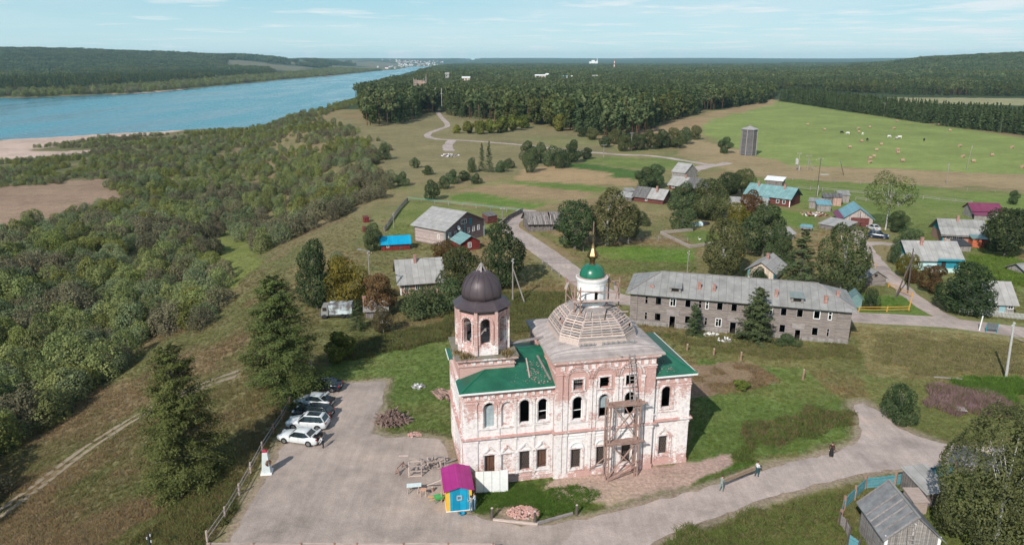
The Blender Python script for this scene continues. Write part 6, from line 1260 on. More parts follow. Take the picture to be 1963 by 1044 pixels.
for a, b in zip(P, P[1:]):
    for z, mt in ((1.0, M_gwood), (.5, M_gwood)): m = MB(); m.tube(a - o + Vector((0, -.08, z)), b - o + Vector((0, -.08, z)), .045, .035, 5); m.build('rail', mt, t)
a = gT(398, 1062); o = Vector((a.x, a.y, 0)); t = thing('rail_fence', 'new pale timber rail fence along the bottom edge of the parking lot', 'fence', o)
for px in (402, 486, 577, 641, 684, 773, 859, 945): q = g(px, 1042, 1.0); m = MB(); m.tube(Vector((q.x, q.y, 0)) - o, Vector((q.x, q.y, 1.12)) - o, .085, n=7); m.build('post', M_rpost, t)
for x0, x1 in ((396, 577), (577, 773), (773, 948)):
    for z in (.98, .5): q0, q1 = g(x0, 1041, z), g(x1, 1042.5, z); q0b, q1b = g(x0, 1041, .98), g(x1, 1042.5, .98); m = MB(); m.bar(Vector((q0b.x, q0b.y, z)) - o, Vector((q1b.x, q1b.y, z)) - o, .12, .1); m.build('rail', M_pwood, t)
run_fence('plank_fence', 'blue green board fence with brown posts around the hut plot', [(1609, 1004), (1617, 977), (1658, 937), (1715, 931), (1772, 918), (1830, 910)], 1.5, M_rpost, M_tealtrim, (.35, 1.05), 2.6, .2, .07, pales=(.13, .015, nmat('faded_teal_pale', [(.09, .25, .29), (.16, .35, .39)], 2, rough=.8), .1, 1.25))
run_fence('plank_fence', 'broken grey board fence going down from the teal fence corner', [(1609, 1006), (1621, 1020), (1626, 1036)], 1.4, M_dpole, M_gwood, (.4, .95), 1.5, .15, .07, pales=(.13, .02, M_gwood, .1, 1.15))
run_fence('plank_fence', 'short blue green fence end standing at the bottom frame edge', [(1624, 1050), (1644, 1062)], 1.5, M_dpole, M_tealtrim, (.35, 1.05), 2.6, .15, .07, pales=(.13, .01, MATS['faded_teal_pale'], .1, 1.35))
M_yrail = nmat('yellow_fence_paint', [(.52, .27, .05), (.66, .36, .08)], 2, rough=.7)
run_fence('rail_fence', 'yellow rail fence round the lawn at the barracks corner', [(1646, 597), (1700, 597), (1742, 596), (1748, 570), (1703, 550)], .9, M_yrail, M_yrail, (.35, .8), 3.2, .14, .12)
run_fence('rail_fence', 'short yellow rail fence behind the grey log barn', [(1663, 500), (1668, 508), (1678, 515)], 1.0, M_yrail, M_yrail, (.85,), 2.4)
run_fence('rail_fence', 'yellow rails showing behind the cream cottage', [(1424, 492), (1440, 488), (1452, 486)], 1.0, M_yrail, M_yrail, (.85,), 2.0)
run_fence('board_pen', 'low pale board pen around the grass plot with the goose', [(1328, 443), (1266, 449), (1322, 476), (1392, 466)], .8, M_gwood, nmat('pale_pen_board', [(.34, .28, .24), (.46, .39, .345)], 2, (1, 1, 4)), (.16, .42, .68), 3.2, .1, .24, 'pen', rail_nm='board')
run_fence('rail_fence', 'long pale rail fence crossing the strip between garage and hay field', [(1530, 363), (1600, 368), (1655, 373), (1740, 379), (1862, 391)], 1.1, M_gwood, M_gwood, (.5, .95), 4, .14, .12)
run_fence('rail_fence', 'grey rail fence behind the garage bending toward the field', [(1640, 384), (1680, 389), (1722, 396), (1744, 380)], 1.1, M_gwood, M_gwood, (.5, .95), 3.5, .14, .12)
run_fence('field_fence', 'old grey post fence along the near edge of the hay field', [(1480, 342), (1600, 350), (1700, 356), (1963, 372)], 1.0, M_pole, M_pole, (.8,), 7, .14, .07)
run_fence('picket_fence', 'ragged whitish picket fence beside the village road at right', [(1838, 603), (1880, 605), (1920, 609), (1975, 615)], 1.0, M_gwood, M_gwood, (.3, .8), 3, .1, .07, pales=(.09, .09, nmat('old_white_pale', [(.38, .38, .37), (.6, .6, .58)], 3), .1, 1.1))
run_fence('paling_fence', 'grey paling fence running up the left side of the log house yard', [(737, 444), (752, 422), (766, 402), (781, 386)], 1.2, M_gwood, M_gwood, (.35, .9), 3, .13, .07, pales=(.11, .05, M_gwood, .1, 1.2))
run_fence('net_fence', 'bright green net fence along the far side of the log house yard', [(782, 386), (860, 394), (940, 403), (1003, 410)], 1.3, M_gwood, nmat('green_net', [(.10, .31, .21), (.14, .38, .26)], 2), (1.0, 1.25), 5, .1, .11)
run_fence('plank_fence', 'dark brown board fence from the small shed to the ruined house', [(956, 440), (975, 422), (1002, 408)], 1.4, M_dpole, M_red, (.4, 1.1), 3, .13, .07, pales=(.15, .01, M_ruin, .1, 1.35))
run_fence('wire_fence', 'sagging wire fence with grey posts along the village road meadow', [(1082, 458), (1100, 468), (1118, 482)], 1.2, M_gwood, M_pole, (.4, .7, 1.0), 4, .14, .05, wire=True)
run_fence('wire_fence', 'wire fence with grey posts between the birch and the board pen', [(1150, 470), (1205, 466), (1262, 461), (1318, 464)], 1.2, M_gwood, M_pole, (.4, .7, 1.0), 6, .14, .05, wire=True)
run_fence('wire_fence', 'grey wire fence leaning in the grass beside the village road bend', [(1040, 505), (1058, 520), (1072, 531)], 1.1, M_gwood, M_gwood, (.4, .8), 3, .12, .06)
run_fence('rail_fence', 'small grey rail fence at the right edge below the village road', [(1938, 650), (1963, 660), (1990, 668)], 1.1, M_gwood, M_gwood, (.5, .95), 3, .14, .1)
for lb, p, h in (('bare wooden post in the grass left of the barracks front, nearest the church', (1317, 672), 1.0), ('bare wooden post second from the church in the row before the barracks', (1368, 681), 1.05), ('bare wooden post before the big bush of the barracks', (1420, 690), 1.2), ('lone tall wooden post on the lawn between church and path fork', (1539, 728), 1.5),
                 ('dark short post in the verge right of the cabin', (943, 993), 1.1), ('dark short post at the corner of the low log edging', (1025, 1003), 1.3), ('dark short post at the far end of the log edging', (1105, 987), 1.1)):
    c = g(*p); t = thing('wooden_post', lb, 'post', c); m = MB(); m.tube((0, 0, -.1), (.02, 0, h), .14, .12, 8); m.build('shaft', M_rpost if p[1] < 800 else M_dpole, t); m = MB(); m.lathe([(.13, h - .02), (.11, h + .03)], 8, (.02, 0, 0)); m.build('top', M_pwood, t)
plank('pale squared log edging the verge left of the corner post', g(945, 995, .12), g(1031, 1004, .12), .18, M_pwood, nm='edging_log', t_=.18)
plank('second pale board lying in front of the edging log', g(975, 1000, .06), g(1030, 1007, .06), .16, M_pwood, nm='edging_board')
plank('weathered log edging the verge right of the corner post', g(1030, 1002, .15), g(1098, 983, .15), .2, M_gwood, nm='edging_log', t_=.2)
c = g(1900, 637); t = thing('notice_board', 'dark notice board in a pale teal frame beside the village road', 'notice board', c, R(-12)); m = MB()
for x in (-.75, .75): m = MB(); m.bar((x, 0, 0), (x, 0, 1.5), .1); m.build('leg', M_tealtrim, t)
m = MB(); m.b2((-.7, -.04, .5), (.7, .04, 1.5)); m.build('board', nmat('slate_board', [(.08, .09, .10), (.15, .16, .17)], 4), t)
c = g(1877, 633); t = thing('marker_post', 'slim white marker post left of the notice board', 'post', c); m = MB(); m.tube((0, 0, 0), (.15, 0, 2.3), .09, n=8); m.build('shaft', M_wpaint, t); m = MB(); m.lathe([(.1, 2.28), (.04, 2.4)], 8, (.15, 0, 0)); m.build('cap', M_wpaint, t)

# ---------------------------------------------------------------- building site clutter
def heap(name, label, cat, c, rx, ry, h, n_, L, w_, mats, part_nm, flat=.35, ang=None, steep=0):
    t = thing(name, label, cat, c); ml = []
    for i in range(6):
        m = MB(); l = random.uniform(*L); m.bar((-l / 2, 0, 0), (l / 2, 0, 0), w_ * random.uniform(.7, 1.2), w_ * random.uniform(.4, .9)); ml.append(m.mesh(part_nm, mats[i % len(mats)]))
    for i in range(n_):
        a = random.random() * 6.283; q = math.sqrt(random.random()); o = link(part_nm, ml[i % 6], t)
        if steep: o.location = (rx * q * math.cos(a), ry * q * math.sin(a), max(.1, h * (1 - q) * random.uniform(.7, 1)) + .15); o.location.z *= random.uniform(.55, 1.05); o.rotation_euler = (0, steep * random.uniform(.1, 1.3) * random.choice((1, 1, -.4)), a + random.gauss(0, .7)); continue
        hh = h * (1 - q * q) * random.uniform(.55, 1); o.location = (rx * q * math.cos(a), ry * q * math.sin(a), max(.08, hh)); th = (random.uniform(0, 3.14) if ang is None else ang + random.gauss(0, .18)); tl = flat * (q + .3) if ang is None else random.gauss(0, .06)
        o.rotation_euler = (0, tl * random.choice((-1, 1)), th)
    return t
M_oldwd = nmat('old_red_brown_wood', [(.10, .062, .052), (.19, .125, .105), (.28, .20, .17)], 2, (1, 4, 4), rnd=.3); M_newwd = nmat('fresh_orange_wood', [(.36, .22, .16), (.48, .32, .25)], 2, (1, 4, 4), rnd=.2)
heap('wood_pile', 'big heap of broken old boards on the lawn edge by the lot', 'wood pile', g(753, 808), 1.7, 1.3, 1.55, 210, (1.0, 2.0), .15, [M_oldwd, M_oldwd, M_oldwd], 'board', .6, steep=.95)
t = heap('plank_pile', 'low stack of orange brown planks on grass by the tower', 'plank pile', g(848, 757), 1.1, .9, .45, 26, (1.6, 2.6), .2, [M_newwd, M_oldwd], 'plank', .1, R(-55))
heap('slate_pile', 'small heap of grey white slate scraps on the lawn', 'slate pile', g(802, 742), .8, .5, .35, 40, (.3, .7), .25, [M_slate2, M_plaster, M_slate], 'slate', .4)
heap('brick_pile', 'little heap of pinkish bricks at the lot corner below the wood pile', 'brick pile', g(795, 834), .75, .5, .35, 60, (.22, .3), .13, [M_rubble, M_brick], 'brick', .5)
heap('brick_pile', 'spread heap of broken red bricks in the weeds before the church', 'brick pile', g(1003, 983), 1.45, .95, .5, 170, (.22, .36), .16, [M_rubble, M_brick, M_rubble], 'brick', .5)
heap('scrap_pile', 'loose pale boards and battens strewn by the saw horses', 'lumber', g(822, 892), 1.6, 1.0, .5, 30, (.6, 1.6), .09, [M_pwood, M_gwood, M_pwood], 'batten', .5)
heap('rubbish_heap', 'scattered grey and rusty rubbish on the meadow beside the forest road', 'rubbish', g(860, 299), 4.5, 5, .8, 60, (.6, 1.6), .5, [M_slate2, M_rust, M_gwood, M_red, M_plaster], 'rubbish', .4)
heap('plank_pile', 'grey weathered boards dumped in the grass before the barracks', 'plank pile', g(1388, 655), 1.0, .8, .3, 14, (.8, 1.8), .2, [M_gwood, M_plaster], 'board', .3)
heap('brick_pile', 'white brick rubble at the foot of the barracks entrance', 'brick pile', g(1362, 642), 1.3, .6, .35, 40, (.25, .5), .22, [M_plaster, M_slate2], 'brick', .5)
heap('junk_pile', 'scattered reddish junk and boards in the garage yard', 'junk', g(1560, 412), 3.5, 2.2, .7, 50, (.5, 1.6), .3, [M_newwd, M_red, M_plaster, M_gwood], 'scrap', .4)
def frame_thing(name, label, cat, c, rz, bars, mat, w_=.09, nm='bar'):
    t = thing(name, label, cat, c, rz)
    for p, q in bars: m = MB(); m.bar(p, q, w_); m.build(nm, mat, t)
    return t
B4 = lambda x0, y0, x1, y1, z: [((x0, y0, z), (x1, y0, z)), ((x1, y0, z), (x1, y1, z)), ((x1, y1, z), (x0, y1, z)), ((x0, y1, z), (x0, y0, z))]
frame_thing('timber_rack', 'open box rack of pale new timber standing on the lot', 'timber rack', g(784, 914), R(6), [((0, 0, 0), (0, 0, 1.25)), ((1.25, 0, 0), (1.25, 0, 1.25)), ((0, .9, 0), (0, .9, 1.25)), ((1.25, .9, 0), (1.25, .9, 1.25)), ((0, 0, .1), (1.25, 0, .1)), ((0, 0, .65), (1.25, 0, .65)), ((0, 0, 1.2), (1.25, 0, 1.2)), ((0, .9, 1.2), (1.25, .9, 1.2)), ((0, 0, 1.2), (0, .9, 1.2)), ((1.25, 0, 1.2), (1.25, .9, 1.2)), ((0, 0, .65), (0, .9, .65))], M_pwood, .1)
for lb, p, rz in (('low pale saw horse right behind the timber rack', (832, 897), .3), ('dark saw horse nearest the church corner', (842, 886), -.2), ('rusty saw horse left of the timber rack', (768, 903), 1.2)):
    frame_thing('saw_horse', lb, 'saw horse', g(*p), rz, [((-.7, 0, .75), (.7, 0, .75)), ((-.6, 0, .75), (-.7, -.3, 0)), ((-.6, 0, .75), (-.7, .3, 0)), ((.6, 0, .75), (.7, -.3, 0)), ((.6, 0, .75), (.7, .3, 0)), ((-.65, -.16, .35), (-.65, .16, .35))], M_rust if 'rusty' in lb else M_gwood if 'dark' in lb else M_pwood, .09)
t = thing('door_leaf', 'pale bluish white door panels lying on a trestle on the lot', 'door', g(793, 945), R(6)); m = MB(); m.slab([(-.65, 0, .75), (.75, .05, .75), (.75, .55, .8), (-.65, .5, .8)], .08); m.build('panel', nmat('pale_blue_door', [(.5, .58, .58), (.62, .69, .69)], 3), t)
for x in (-.45, .5): m = MB(); m.bar((x, 0, .7), (x - .1, -.1, 0), .07); m.bar((x, .5, .7), (x + .1, .6, 0), .07); m.build('trestle', M_pwood, t)
t = thing('stool', 'orange topped wooden stool beside the trestle on the lot', 'stool', g(812, 950)); m = MB(); m.box((0, 0, .75), (.55, .42, .06)); m.build('seat', nmat('orange_top', [(.5, .26, .17), (.6, .34, .24)], 3), t)
for x in (-.22, .22):
    for y in (-.16, .16): m = MB(); m.bar((x, y, .73), (x * 1.25, y * 1.25, 0), .06); m.build('leg', M_pwood, t)
t = thing('chopping_block', 'small round brown log block on the lot by the stool', 'log', g(829, 941)); m = MB(); m.lathe([(.16, 0), (.14, .5)], 10); m.build('block', M_rust, t); m = MB(); m.lathe([(.13, .5), (.12, .51)], 10); m.build('cut_face', M_pwood, t)
t = thing('wheelbarrow', 'green wheelbarrow with yellow tub beside the yellow cabin wall', 'wheelbarrow', g(842, 960), R(20)); m = MB(); m.loft([[(-.35, -.25, .3), (.3, -.25, .3), (.3, .25, .3), (-.35, .25, .3)], [(-.5, -.33, .6), (.45, -.33, .6), (.45, .33, .6), (-.5, .33, .6)]]); m.build('tub', nmat('green_tub', [(.05, .3, .08), (.09, .42, .14)], 3), t); m = MB(); m.tube((.6, -.06, .18), (.6, .06, .18), .18, n=12); m.build('wheel', M_tyre, t)
for y in (-.28, .28): m = MB(); m.bar((.6, y * .3, .18), (-1.0, y, .55), .05); m.build('handle', M_yel, t); m = MB(); m.bar((-.4, y, .35), (-.45, y, 0), .05); m.build('leg', M_steel, t)
t = thing('plastic_basin', 'blue plastic basin on the ground before the cabin door', 'basin', g(886, 986)); m = MB(); m.lathe([(.18, .01), (.25, .2), (.27, .21), (.23, .19), (.16, .03)], 14, cap=False); m.build('bowl', M_cyan, t); m = MB(); m.lathe([(.27, .2), (.285, .215), (.27, .23)], 14, cap=False); m.build('rim', M_cyan, t)
plank('long pale pole leaning from the lot to the cabin roof', g(818, 930, .05), cb_.matrix_basis @ Vector((-.15, 2.0, 2.2)), .09, M_pwood, nm='timber_pole', t_=.09)
plank('upright plank standing against the yellow side of the cabin', cb_.matrix_basis @ Vector((-.35, 1.6, 0)), cb_.matrix_basis @ Vector((-.2, 1.9, 2.25)), .16, M_rust, nm='timber_plank')
plank('pale board lying across the dirt at the tower corner', g(838, 876, .06), g(862, 880, .06), .2, M_pwood)
plank('grey brown board propped beside the church tower foot', g(850, 888, .08), g(874, 879, .3), .22, M_gwood)
plank('pale board lying left of the timber rack', g(765, 873, .06), g(783, 873, .06), .22, M_pwood)
plank('two metre pale board lying behind the timber rack', g(785, 878, .1), g(803, 882, .1), .2, M_pwood)
plank('grey plank lying in the dry grass of the right meadow', g(1790, 722, .15), g(1845, 726, .15), .35, M_gwood)
plank('pale slab lying on the pink fireweed patch', g(1828, 782, .5), g(1852, 784, .5), 1.1, M_gwood, nm='slab')
for lb, p, c_, mt in (('turquoise water barrel at the corner of the log house', (851, 462), (.33, 1.25), 'tq'), ('turquoise water barrel at the corner of the red outbuilding', (884, 487), (.3, .95), 'tq')):
    t = thing('water_barrel', lb, 'barrel', g(*p)); mm = MATS.get('turquoise_plastic') or nmat('turquoise_plastic', [(.08, .48, .48), (.12, .58, .56)], 3, rough=.5); r, h = c_; m = MB(); m.lathe([(r * .95, 0), (r, .2 * h), (r * 1.03, .5 * h), (r, .8 * h), (r * .93, h)], 14); m.build('drum', mm, t); m = MB(); m.lathe([(r * 1.03, h * .33), (r * 1.06, h * .35), (r * 1.03, h * .37)], 14, cap=False); m.build('hoop', mm, t)
t = thing('overturned_boat', 'overturned boat half covered by pale blue tarpaulin under the trees', 'boat', g(1343, 432), R(25)); m = MB(); m.loft([[(x, -w_, 0), (x, -w_ * .85, h * .7), (x, 0, h), (x, w_ * .85, h * .7), (x, w_, 0)] for x, w_, h in ((-2.6, .75, .7), (-1, .85, .95), (1, .8, .95), (2.3, .4, .75), (2.9, .06, .5))]); m.build('hull', M_black, t); m = MB(); m.loft([[(x, -w_, .1), (x, -w_ * .85, h * .7 + .06), (x, 0, h + .06), (x, w_ * .85, h * .7 + .06), (x, w_, .1)] for x, w_, h in ((-2.8, .8, .75), (-1.4, .9, .95), (0.1, .9, 1.0))]); m.build('tarpaulin', nmat('pale_tarpaulin', [(.42, .54, .58), (.6, .7, .72)], 1.5), t)
t = thing('covered_trailer', 'small trailer under a pale blue cover among bushes by the dark willow', 'trailer', g(1545, 441), R(-25)); m = MB(); m.b2((-1.3, -.8, .4), (1.3, .8, .9)); m.build('box', M_greyb, t); m = MB(); m.slab([(-1.5, -.95, 1.0), (1.5, -.95, 1.0), (1.3, .9, 1.3), (-1.3, .9, 1.3)], .1); m.build('cover', M_blue2, t)
for x in (-.8, .8): m = MB(); m.tube((x, -.85, .3), (x, -.7, .3), .3, n=12); m.build('wheel', M_tyre, t)
t = thing('goose', 'white goose standing on the grass inside the board pen', 'goose', g(1341, 462), R(200)); M_fe = nmat('white_feathers', [(.7, .7, .68), (.82, .82, .8)], 6); m = MB(); m.loft([[(x, w_ * math.cos(k * 1.0472), z + h * math.sin(k * 1.0472)) for k in range(6)] for x, w_, h, z in ((-.42, .03, .03, .52), (-.25, .13, .12, .45), (0, .18, .17, .42), (.2, .14, .15, .44), (.3, .06, .08, .52), (.36, .05, .05, .72), (.38, .045, .045, .92), (.44, .06, .06, 1.0), (.52, .03, .03, .97))]); m.build('body', M_fe, t, True)
m = MB(); m.lathe([(.035, 0), (.005, .12)], 6); o = m.build('beak', M_yrail, t); o.location = (.52, 0, .97); o.rotation_euler = (0, R(90), 0)
for y in (-.07, .07): m = MB(); m.bar((.02, y, .3), (.02, y, 0), .03); m.bar((-.02, y, .015), (.12, y, .015), .07, .02); m.build('leg', M_yrail, t)
m = MB(); m.box((1.2, .5, .06), (3.2, 1.4, .1)); o = m.build('metal_sheet', M_conc); o.location = g(1575, 335); tag(o, 'pale metal sheet lying in the dry grass near the leaning stump', 'metal sheet')

# hay field
M_hay = nmat('hay', [(.26, .165, .10), (.36, .24, .155), (.43, .30, .20)], 3, (1, 1, 1), .95, bump=.4)
ZF = lambda X, Y: (1500 + X / 4.24, 180 + Y / 4.24)
hb = None
for i, q in enumerate([(205, 255), (340, 296), (615, 287), (620, 316), (708, 276), (905, 286), (925, 226), (545, 440), (640, 392), (765, 463), (803, 418), (933, 462), (937, 485), (740, 516), (710, 533), (710, 562), (973, 551), (1265, 259), (1360, 304), (1440, 430), (1465, 518), (1550, 556), (1700, 506), (1865, 443), (1950, 603)]):
    c = g(*ZF(*q))
    if hb is None:
        m = MB(); n_ = 14; m.tube((-.62, 0, .62), (.62, 0, .62), .64, n=n_); hb = m.build('hay_bale', M_hay)
        m2_ = MB(); m2_.tube((-.3, 0, .62), (-.26, 0, .62), .65, n=n_); m2_.build('twine', M_gwood, hb); o = hb
    else: o = copy_tree(hb)
    o.location = c; o.rotation_euler = (0, 0, random.uniform(-.5, .5)); tag(o, 'round orange brown hay bale lying on the green hay field', 'hay bale', 'round hay bales scattered over the green field')
M_wcow = nmat('white_hide', [(.6, .57, .53), (.75, .72, .68)], 2); M_bcow = nmat('black_hide', [(.015, .014, .014), (.035, .03, .028)], 2); M_pcow = nmat('pied_hide', [(.02, .02, .02), (.03, .03, .03), (.65, .62, .6), (.7, .68, .66)], .9)
def cow(label, q, mat, rz):
    c = g(*ZF(*q)); t = thing('cow', label, 'cow', c, rz, None); m = MB(); rg = lambda x, w_, z0, z1: [(x, -w_ * .6, z0), (x, -w_, lerp(z0, z1, .35)), (x, -w_ * .9, lerp(z0, z1, .75)), (x, -w_ * .3, z1), (x, w_ * .3, z1), (x, w_ * .9, lerp(z0, z1, .75)), (x, w_, lerp(z0, z1, .35)), (x, w_ * .6, z0)]
    m.loft([rg(-.98, .14, .85, 1.25), rg(-.85, .3, .72, 1.42), rg(-.4, .37, .6, 1.42), (rg(.15, .38, .55, 1.38)), rg(.6, .33, .6, 1.42), rg(.85, .2, .75, 1.35), rg(1.15, .14, .55, 1.0), rg(1.32, .12, .3, .7), rg(1.45, .13, .14, .48), rg(1.55, .07, .06, .24)])
    for x, s_ in ((-.75, 1), (-.75, -1), (.6, 1), (.6, -1)):
        kx = -.12 if x < 0 else .02; m.tube((x, .22 * s_, .8), (x + kx, .22 * s_, .42), .13, .08, 7); m.tube((x + kx, .22 * s_, .42), (x, .22 * s_, 0), .075, .06, 7)
    b_ = m.build('body', mat, t, True); m = MB(); m.tube((-.98, 0, 1.25), (-1.05, 0, .5), .04, .03, 5); m.build('tail', mat, t)
    for s_ in (-1, 1): m = MB(); m.box((1.28, .2 * s_, .62), (.06, .18, .1)); m.build('ear', mat, t)
cow('dark cow grazing farthest left of the small herd on the hay field', (480, 322), M_bcow, .4); cow('white cow beside the leftmost dark cow on the hay field', (530, 330), M_wcow, 2.2); cow('white cow grazing alone left of the middle of the herd', (652, 335), M_wcow, .8); cow('small black cow nearest the camera left of the herd middle', (688, 381), M_bcow, 1.4)
cow('white cow just left of the pied cow on the hay field', (866, 357), M_wcow, .2); cow('big white cow touching the pied cow in the herd', (952, 362), M_wcow, 3.0); cow('black and white pied cow grazing beside the big white cow', (930, 372), M_pcow, 2.7); cow('black cow standing alone at the right of the herd', (1150, 383), M_bcow, 1.2)

# ---------------------------------------------------------------- far buildings
def far_house(label, px, py_top, dist, w_, h, wall, rf, group=None, nm='house', cat='house', d=None, rz=0.):
    u, dy_, dz = ray(px, py_top); tt = dist / dy_; x = float(u * tt); z1 = CAM_H + float(dz * tt); gz_ = tz(x, dist); t = thing(nm, label, cat, (x, dist, gz_), rz, group); d = d or w_; z1 -= gz_; z1 = max(z1, h)
    m = MB(); m.b2((-w_ / 2, 0, 0), (w_ / 2, d, z1 - h * .35)); m.build('wall', wall, t); e = w_ / 2 + .5; zr = z1 - h * .35
    m = MB(); m.slab([(-e, -.5, zr), (e, -.5, zr), (e, d / 2, z1), (-e, d / 2, z1)], .2); m.slab([(e, d + .5, zr), (-e, d + .5, zr), (-e, d / 2, z1), (e, d / 2, z1)], .2); m.build('roof', rf, t)
    for k in range(max(1, int(w_ / 4))): m = MB(); x0 = -w_ / 2 + 1 + k * 4; m.b2((x0, -.12, zr - 2.6), (x0 + 1.6, -.01, zr - 1.0)); m.build('window', M_dark, t)
    return t
far_house('pale roofed house in the pines right of the unfinished building', 893, 147, 1050, 11, 5, M_cream, M_whroof)
far_house('long pale roofed hall standing among the far pines', 1036, 143, 1250, 18, 5, M_cream, M_whroof, d=10)
far_house('thin white house between the long hall and mast in the pines', 1049, 141, 1350, 5, 6, M_wpaint, M_whroof)
far_house('blue grey roofed house in the pines at the middle distance', 1083, 145, 1300, 10, 5, M_cream, M_blue2)
far_house('small white house right of the blue grey roof in the pines', 1095, 145, 1320, 6, 5, M_wpaint, M_whroof)
far_house('grey white house below the striped mast in the pines', 1141, 144, 1300, 9, 8, M_plaster, M_slate2)
far_house('house with a dark red roof right of the grey white house', 1158, 142, 1420, 16, 6, M_cream, M_purple, d=9)
far_house('house with a pinkish roof deepest right in the pine settlement', 1195, 146, 1350, 9, 6, M_pink, M_purple)
far_house('pale house at the left of the pine settlement', 952, 143, 1400, 8, 5, M_cream, M_whroof)
far_house('grey tower house left of the pale roofed house in the pines', 857, 139, 1150, 5.5, 9, M_slate2, M_slate)
# unfinished brick building with scaffold poles at the forest edge
u, dy_, dz = ray(803, 151); D_ = 760; x = float(u * D_ / dy_); t = thing('unfinished_building', 'pinkish unfinished brick building with tall poles rising from the pines by the river', 'building', (x, D_, tz(x, D_)), .2)
zt = CAM_H + float(dz) * D_ / float(dy_) - tz(x, D_); m = MB(); facade(m, (-5, 0), (1, 0), (0, -1), 0, 12, 0, zt - 5, [(1.5, 3, zt - 10, zt - 7, 0), (5, 6.5, zt - 10, zt - 7, 0), (8.6, 10, zt - 10, zt - 7, 0)], .4); facade(m, (-5, 0), (0, 1), (-1, 0), 0, 9, 0, zt - 2, [], .4); m.poly((7, 0, 0), (7, 9, 0), (7, 9, zt - 5), (7, 0, zt - 5)); m.poly((-5, 9, 0), (7, 9, 0), (7, 9, zt - 3), (-5, 9, zt - 1)); m.b2((-5, .05, zt - 8), (7, 8.9, zt - 7.5)); m.b2((-5.2, -.2, zt - 5), (-2.2, 2, zt - 1.2)); m.build('wall', nmat('raw_pink_brick', [(.30, .2, .15), (.42, .3, .24)], .6), t)
for i, (px_, y, h) in enumerate(((-5.3, -.6, 1), (-3, -.6, 0), (-.6, -.6, -1), (2, -.6, -.5), (5, -.6, .5), (7.4, -.6, 4), (7.4, 6, 2))): m = MB(); m.bar((px_, y, 0), (px_, y, zt + h), .3); m.build('pole', M_pwood, t)
for k in range(4): m = MB(); m.bar((-5.3, -.6, zt - 9 + k * 2.4), (7.4, -.6, zt - 9 + k * 2.4), .22); m.build('rail', M_pwood, t)
for i, (px_, top) in enumerate(((834, 168), (846, 169))):
    u, dy_, dz = ray(px_, top); D_ = 640; x = float(u * D_ / dy_); t = thing('concrete_pillar', ('left' if i == 0 else 'right') + ' one of two bare pale pillars at the mouth of the forest road', 'pillar', (x, D_, 0)); z1 = CAM_H + float(dz) * D_ / float(dy_); m = MB(); m.bar((0, 0, 0), (0, 0, z1), .4); m.build('shaft', M_conc, t); m = MB(); m.bar((-1.2, 0, z1 * .72), (1.2, 0, z1 * .72), .25); m.build('crossbeam', M_conc, t)
# factory and mast on the skyline
u, dy_, dz = ray(1138, 118); D_ = 5200; x = float(u * D_ / dy_); zb = tz(x, D_); t = thing('factory', 'white industrial plant with a slim chimney far beyond the forest', 'factory', (x, D_, zb)); z1 = CAM_H + float(dz) * D_ / float(dy_) - zb
m = MB(); m.b2((-28, 0, 0), (22, 40, z1)); m.build('hall', M_wpaint, t); m = MB(); m.b2((-12, 5, z1), (8, 30, z1 + 9)); m.build('upper_hall', M_wpaint, t); m = MB(); m.b2((18, 2, 0), (30, 20, z1 + 4)); m.build('annex', M_plaster, t)
m = MB(); m.tube((26, 10, 0), (26, 10, z1 + 26), 2.4, 1.8, 10); m.build('chimney', M_whroof, t)
u, dy_, dz = ray(1178, 114); D_ = 2700; x = float(u * D_ / dy_); zb = tz(x, D_); z1 = CAM_H + float(dz) * D_ / float(dy_) - zb; t = thing('radio_mast', 'red and white striped mast rising out of the far forest', 'mast', (x, D_, zb)); M_rm = nmat('mast_red', [(.45, .12, .08), (.5, .16, .1)], .2)
for k in range(7): m = MB(); m.tube((0, 0, z1 * k / 7), (0, 0, z1 * (k + 1) / 7), 2.3 - k * .14, 2.3 - (k + 1) * .14, 6); m.build('segment', M_wpaint if k % 2 else M_rm, t)
# town on the far left bank
tr = random.Random(5); proto = []
for wl_, rf_ in ((M_wpaint, M_slate2), (M_cream, M_slate), (M_pink, M_dkroof), (M_plaster, M_purple), (M_conc, M_whroof)):
    m = MB(); m.cm = 0; m.b2((-7, 0, -4), (7, 10, 7)); m.cm = 1; m.loft([[(-7.6, -.8, 6.8), (7.6, -.8, 6.8), (7.6, 10.8, 6.8), (-7.6, 10.8, 6.8)], [(-7.6, 4.8, 11), (7.6, 4.8, 11), (7.6, 5.2, 11), (-7.6, 5.2, 11)]]); proto.append(m.mesh('town_house', [wl_, rf_]))
n_ = 0; hk = {0: 'white walled grey roofed house of the far hillside town', 1: 'cream house of the far hillside town', 2: 'pinkish house of the far hillside town', 3: 'red roofed white house of the far hillside town', 4: 'grey white roofed block of the far hillside town'}
while n_ < 130:
    px = tr.triangular(690, 872, 800); py = tr.uniform(109.5, 127.5); 
    if px < 760 and py > 116: continue
    p = gT(px, py)
    if p.y > 9000 or p.y < 3000 or p.z < WATER_Z + 2: 
        if tr.random() > .3: continue
        D_ = tr.uniform(4600, 6500); u, dy_, dz = ray(px, 120); p = Vector((float(u * D_ / dy_), D_, 0)); p.z = tz(p.x, p.y)
        if p.z < WATER_Z + 2: continue
    i = tr.randrange(5); o = link('town_house', proto[i]); o.location = p; s_ = tr.uniform(.7, 1.35); o.scale = (s_, s_, s_); o.rotation_euler = (0, 0, tr.uniform(-1, 1)); tag(o, hk[i], 'house', 'town houses on the far river bank'); n_ += 1
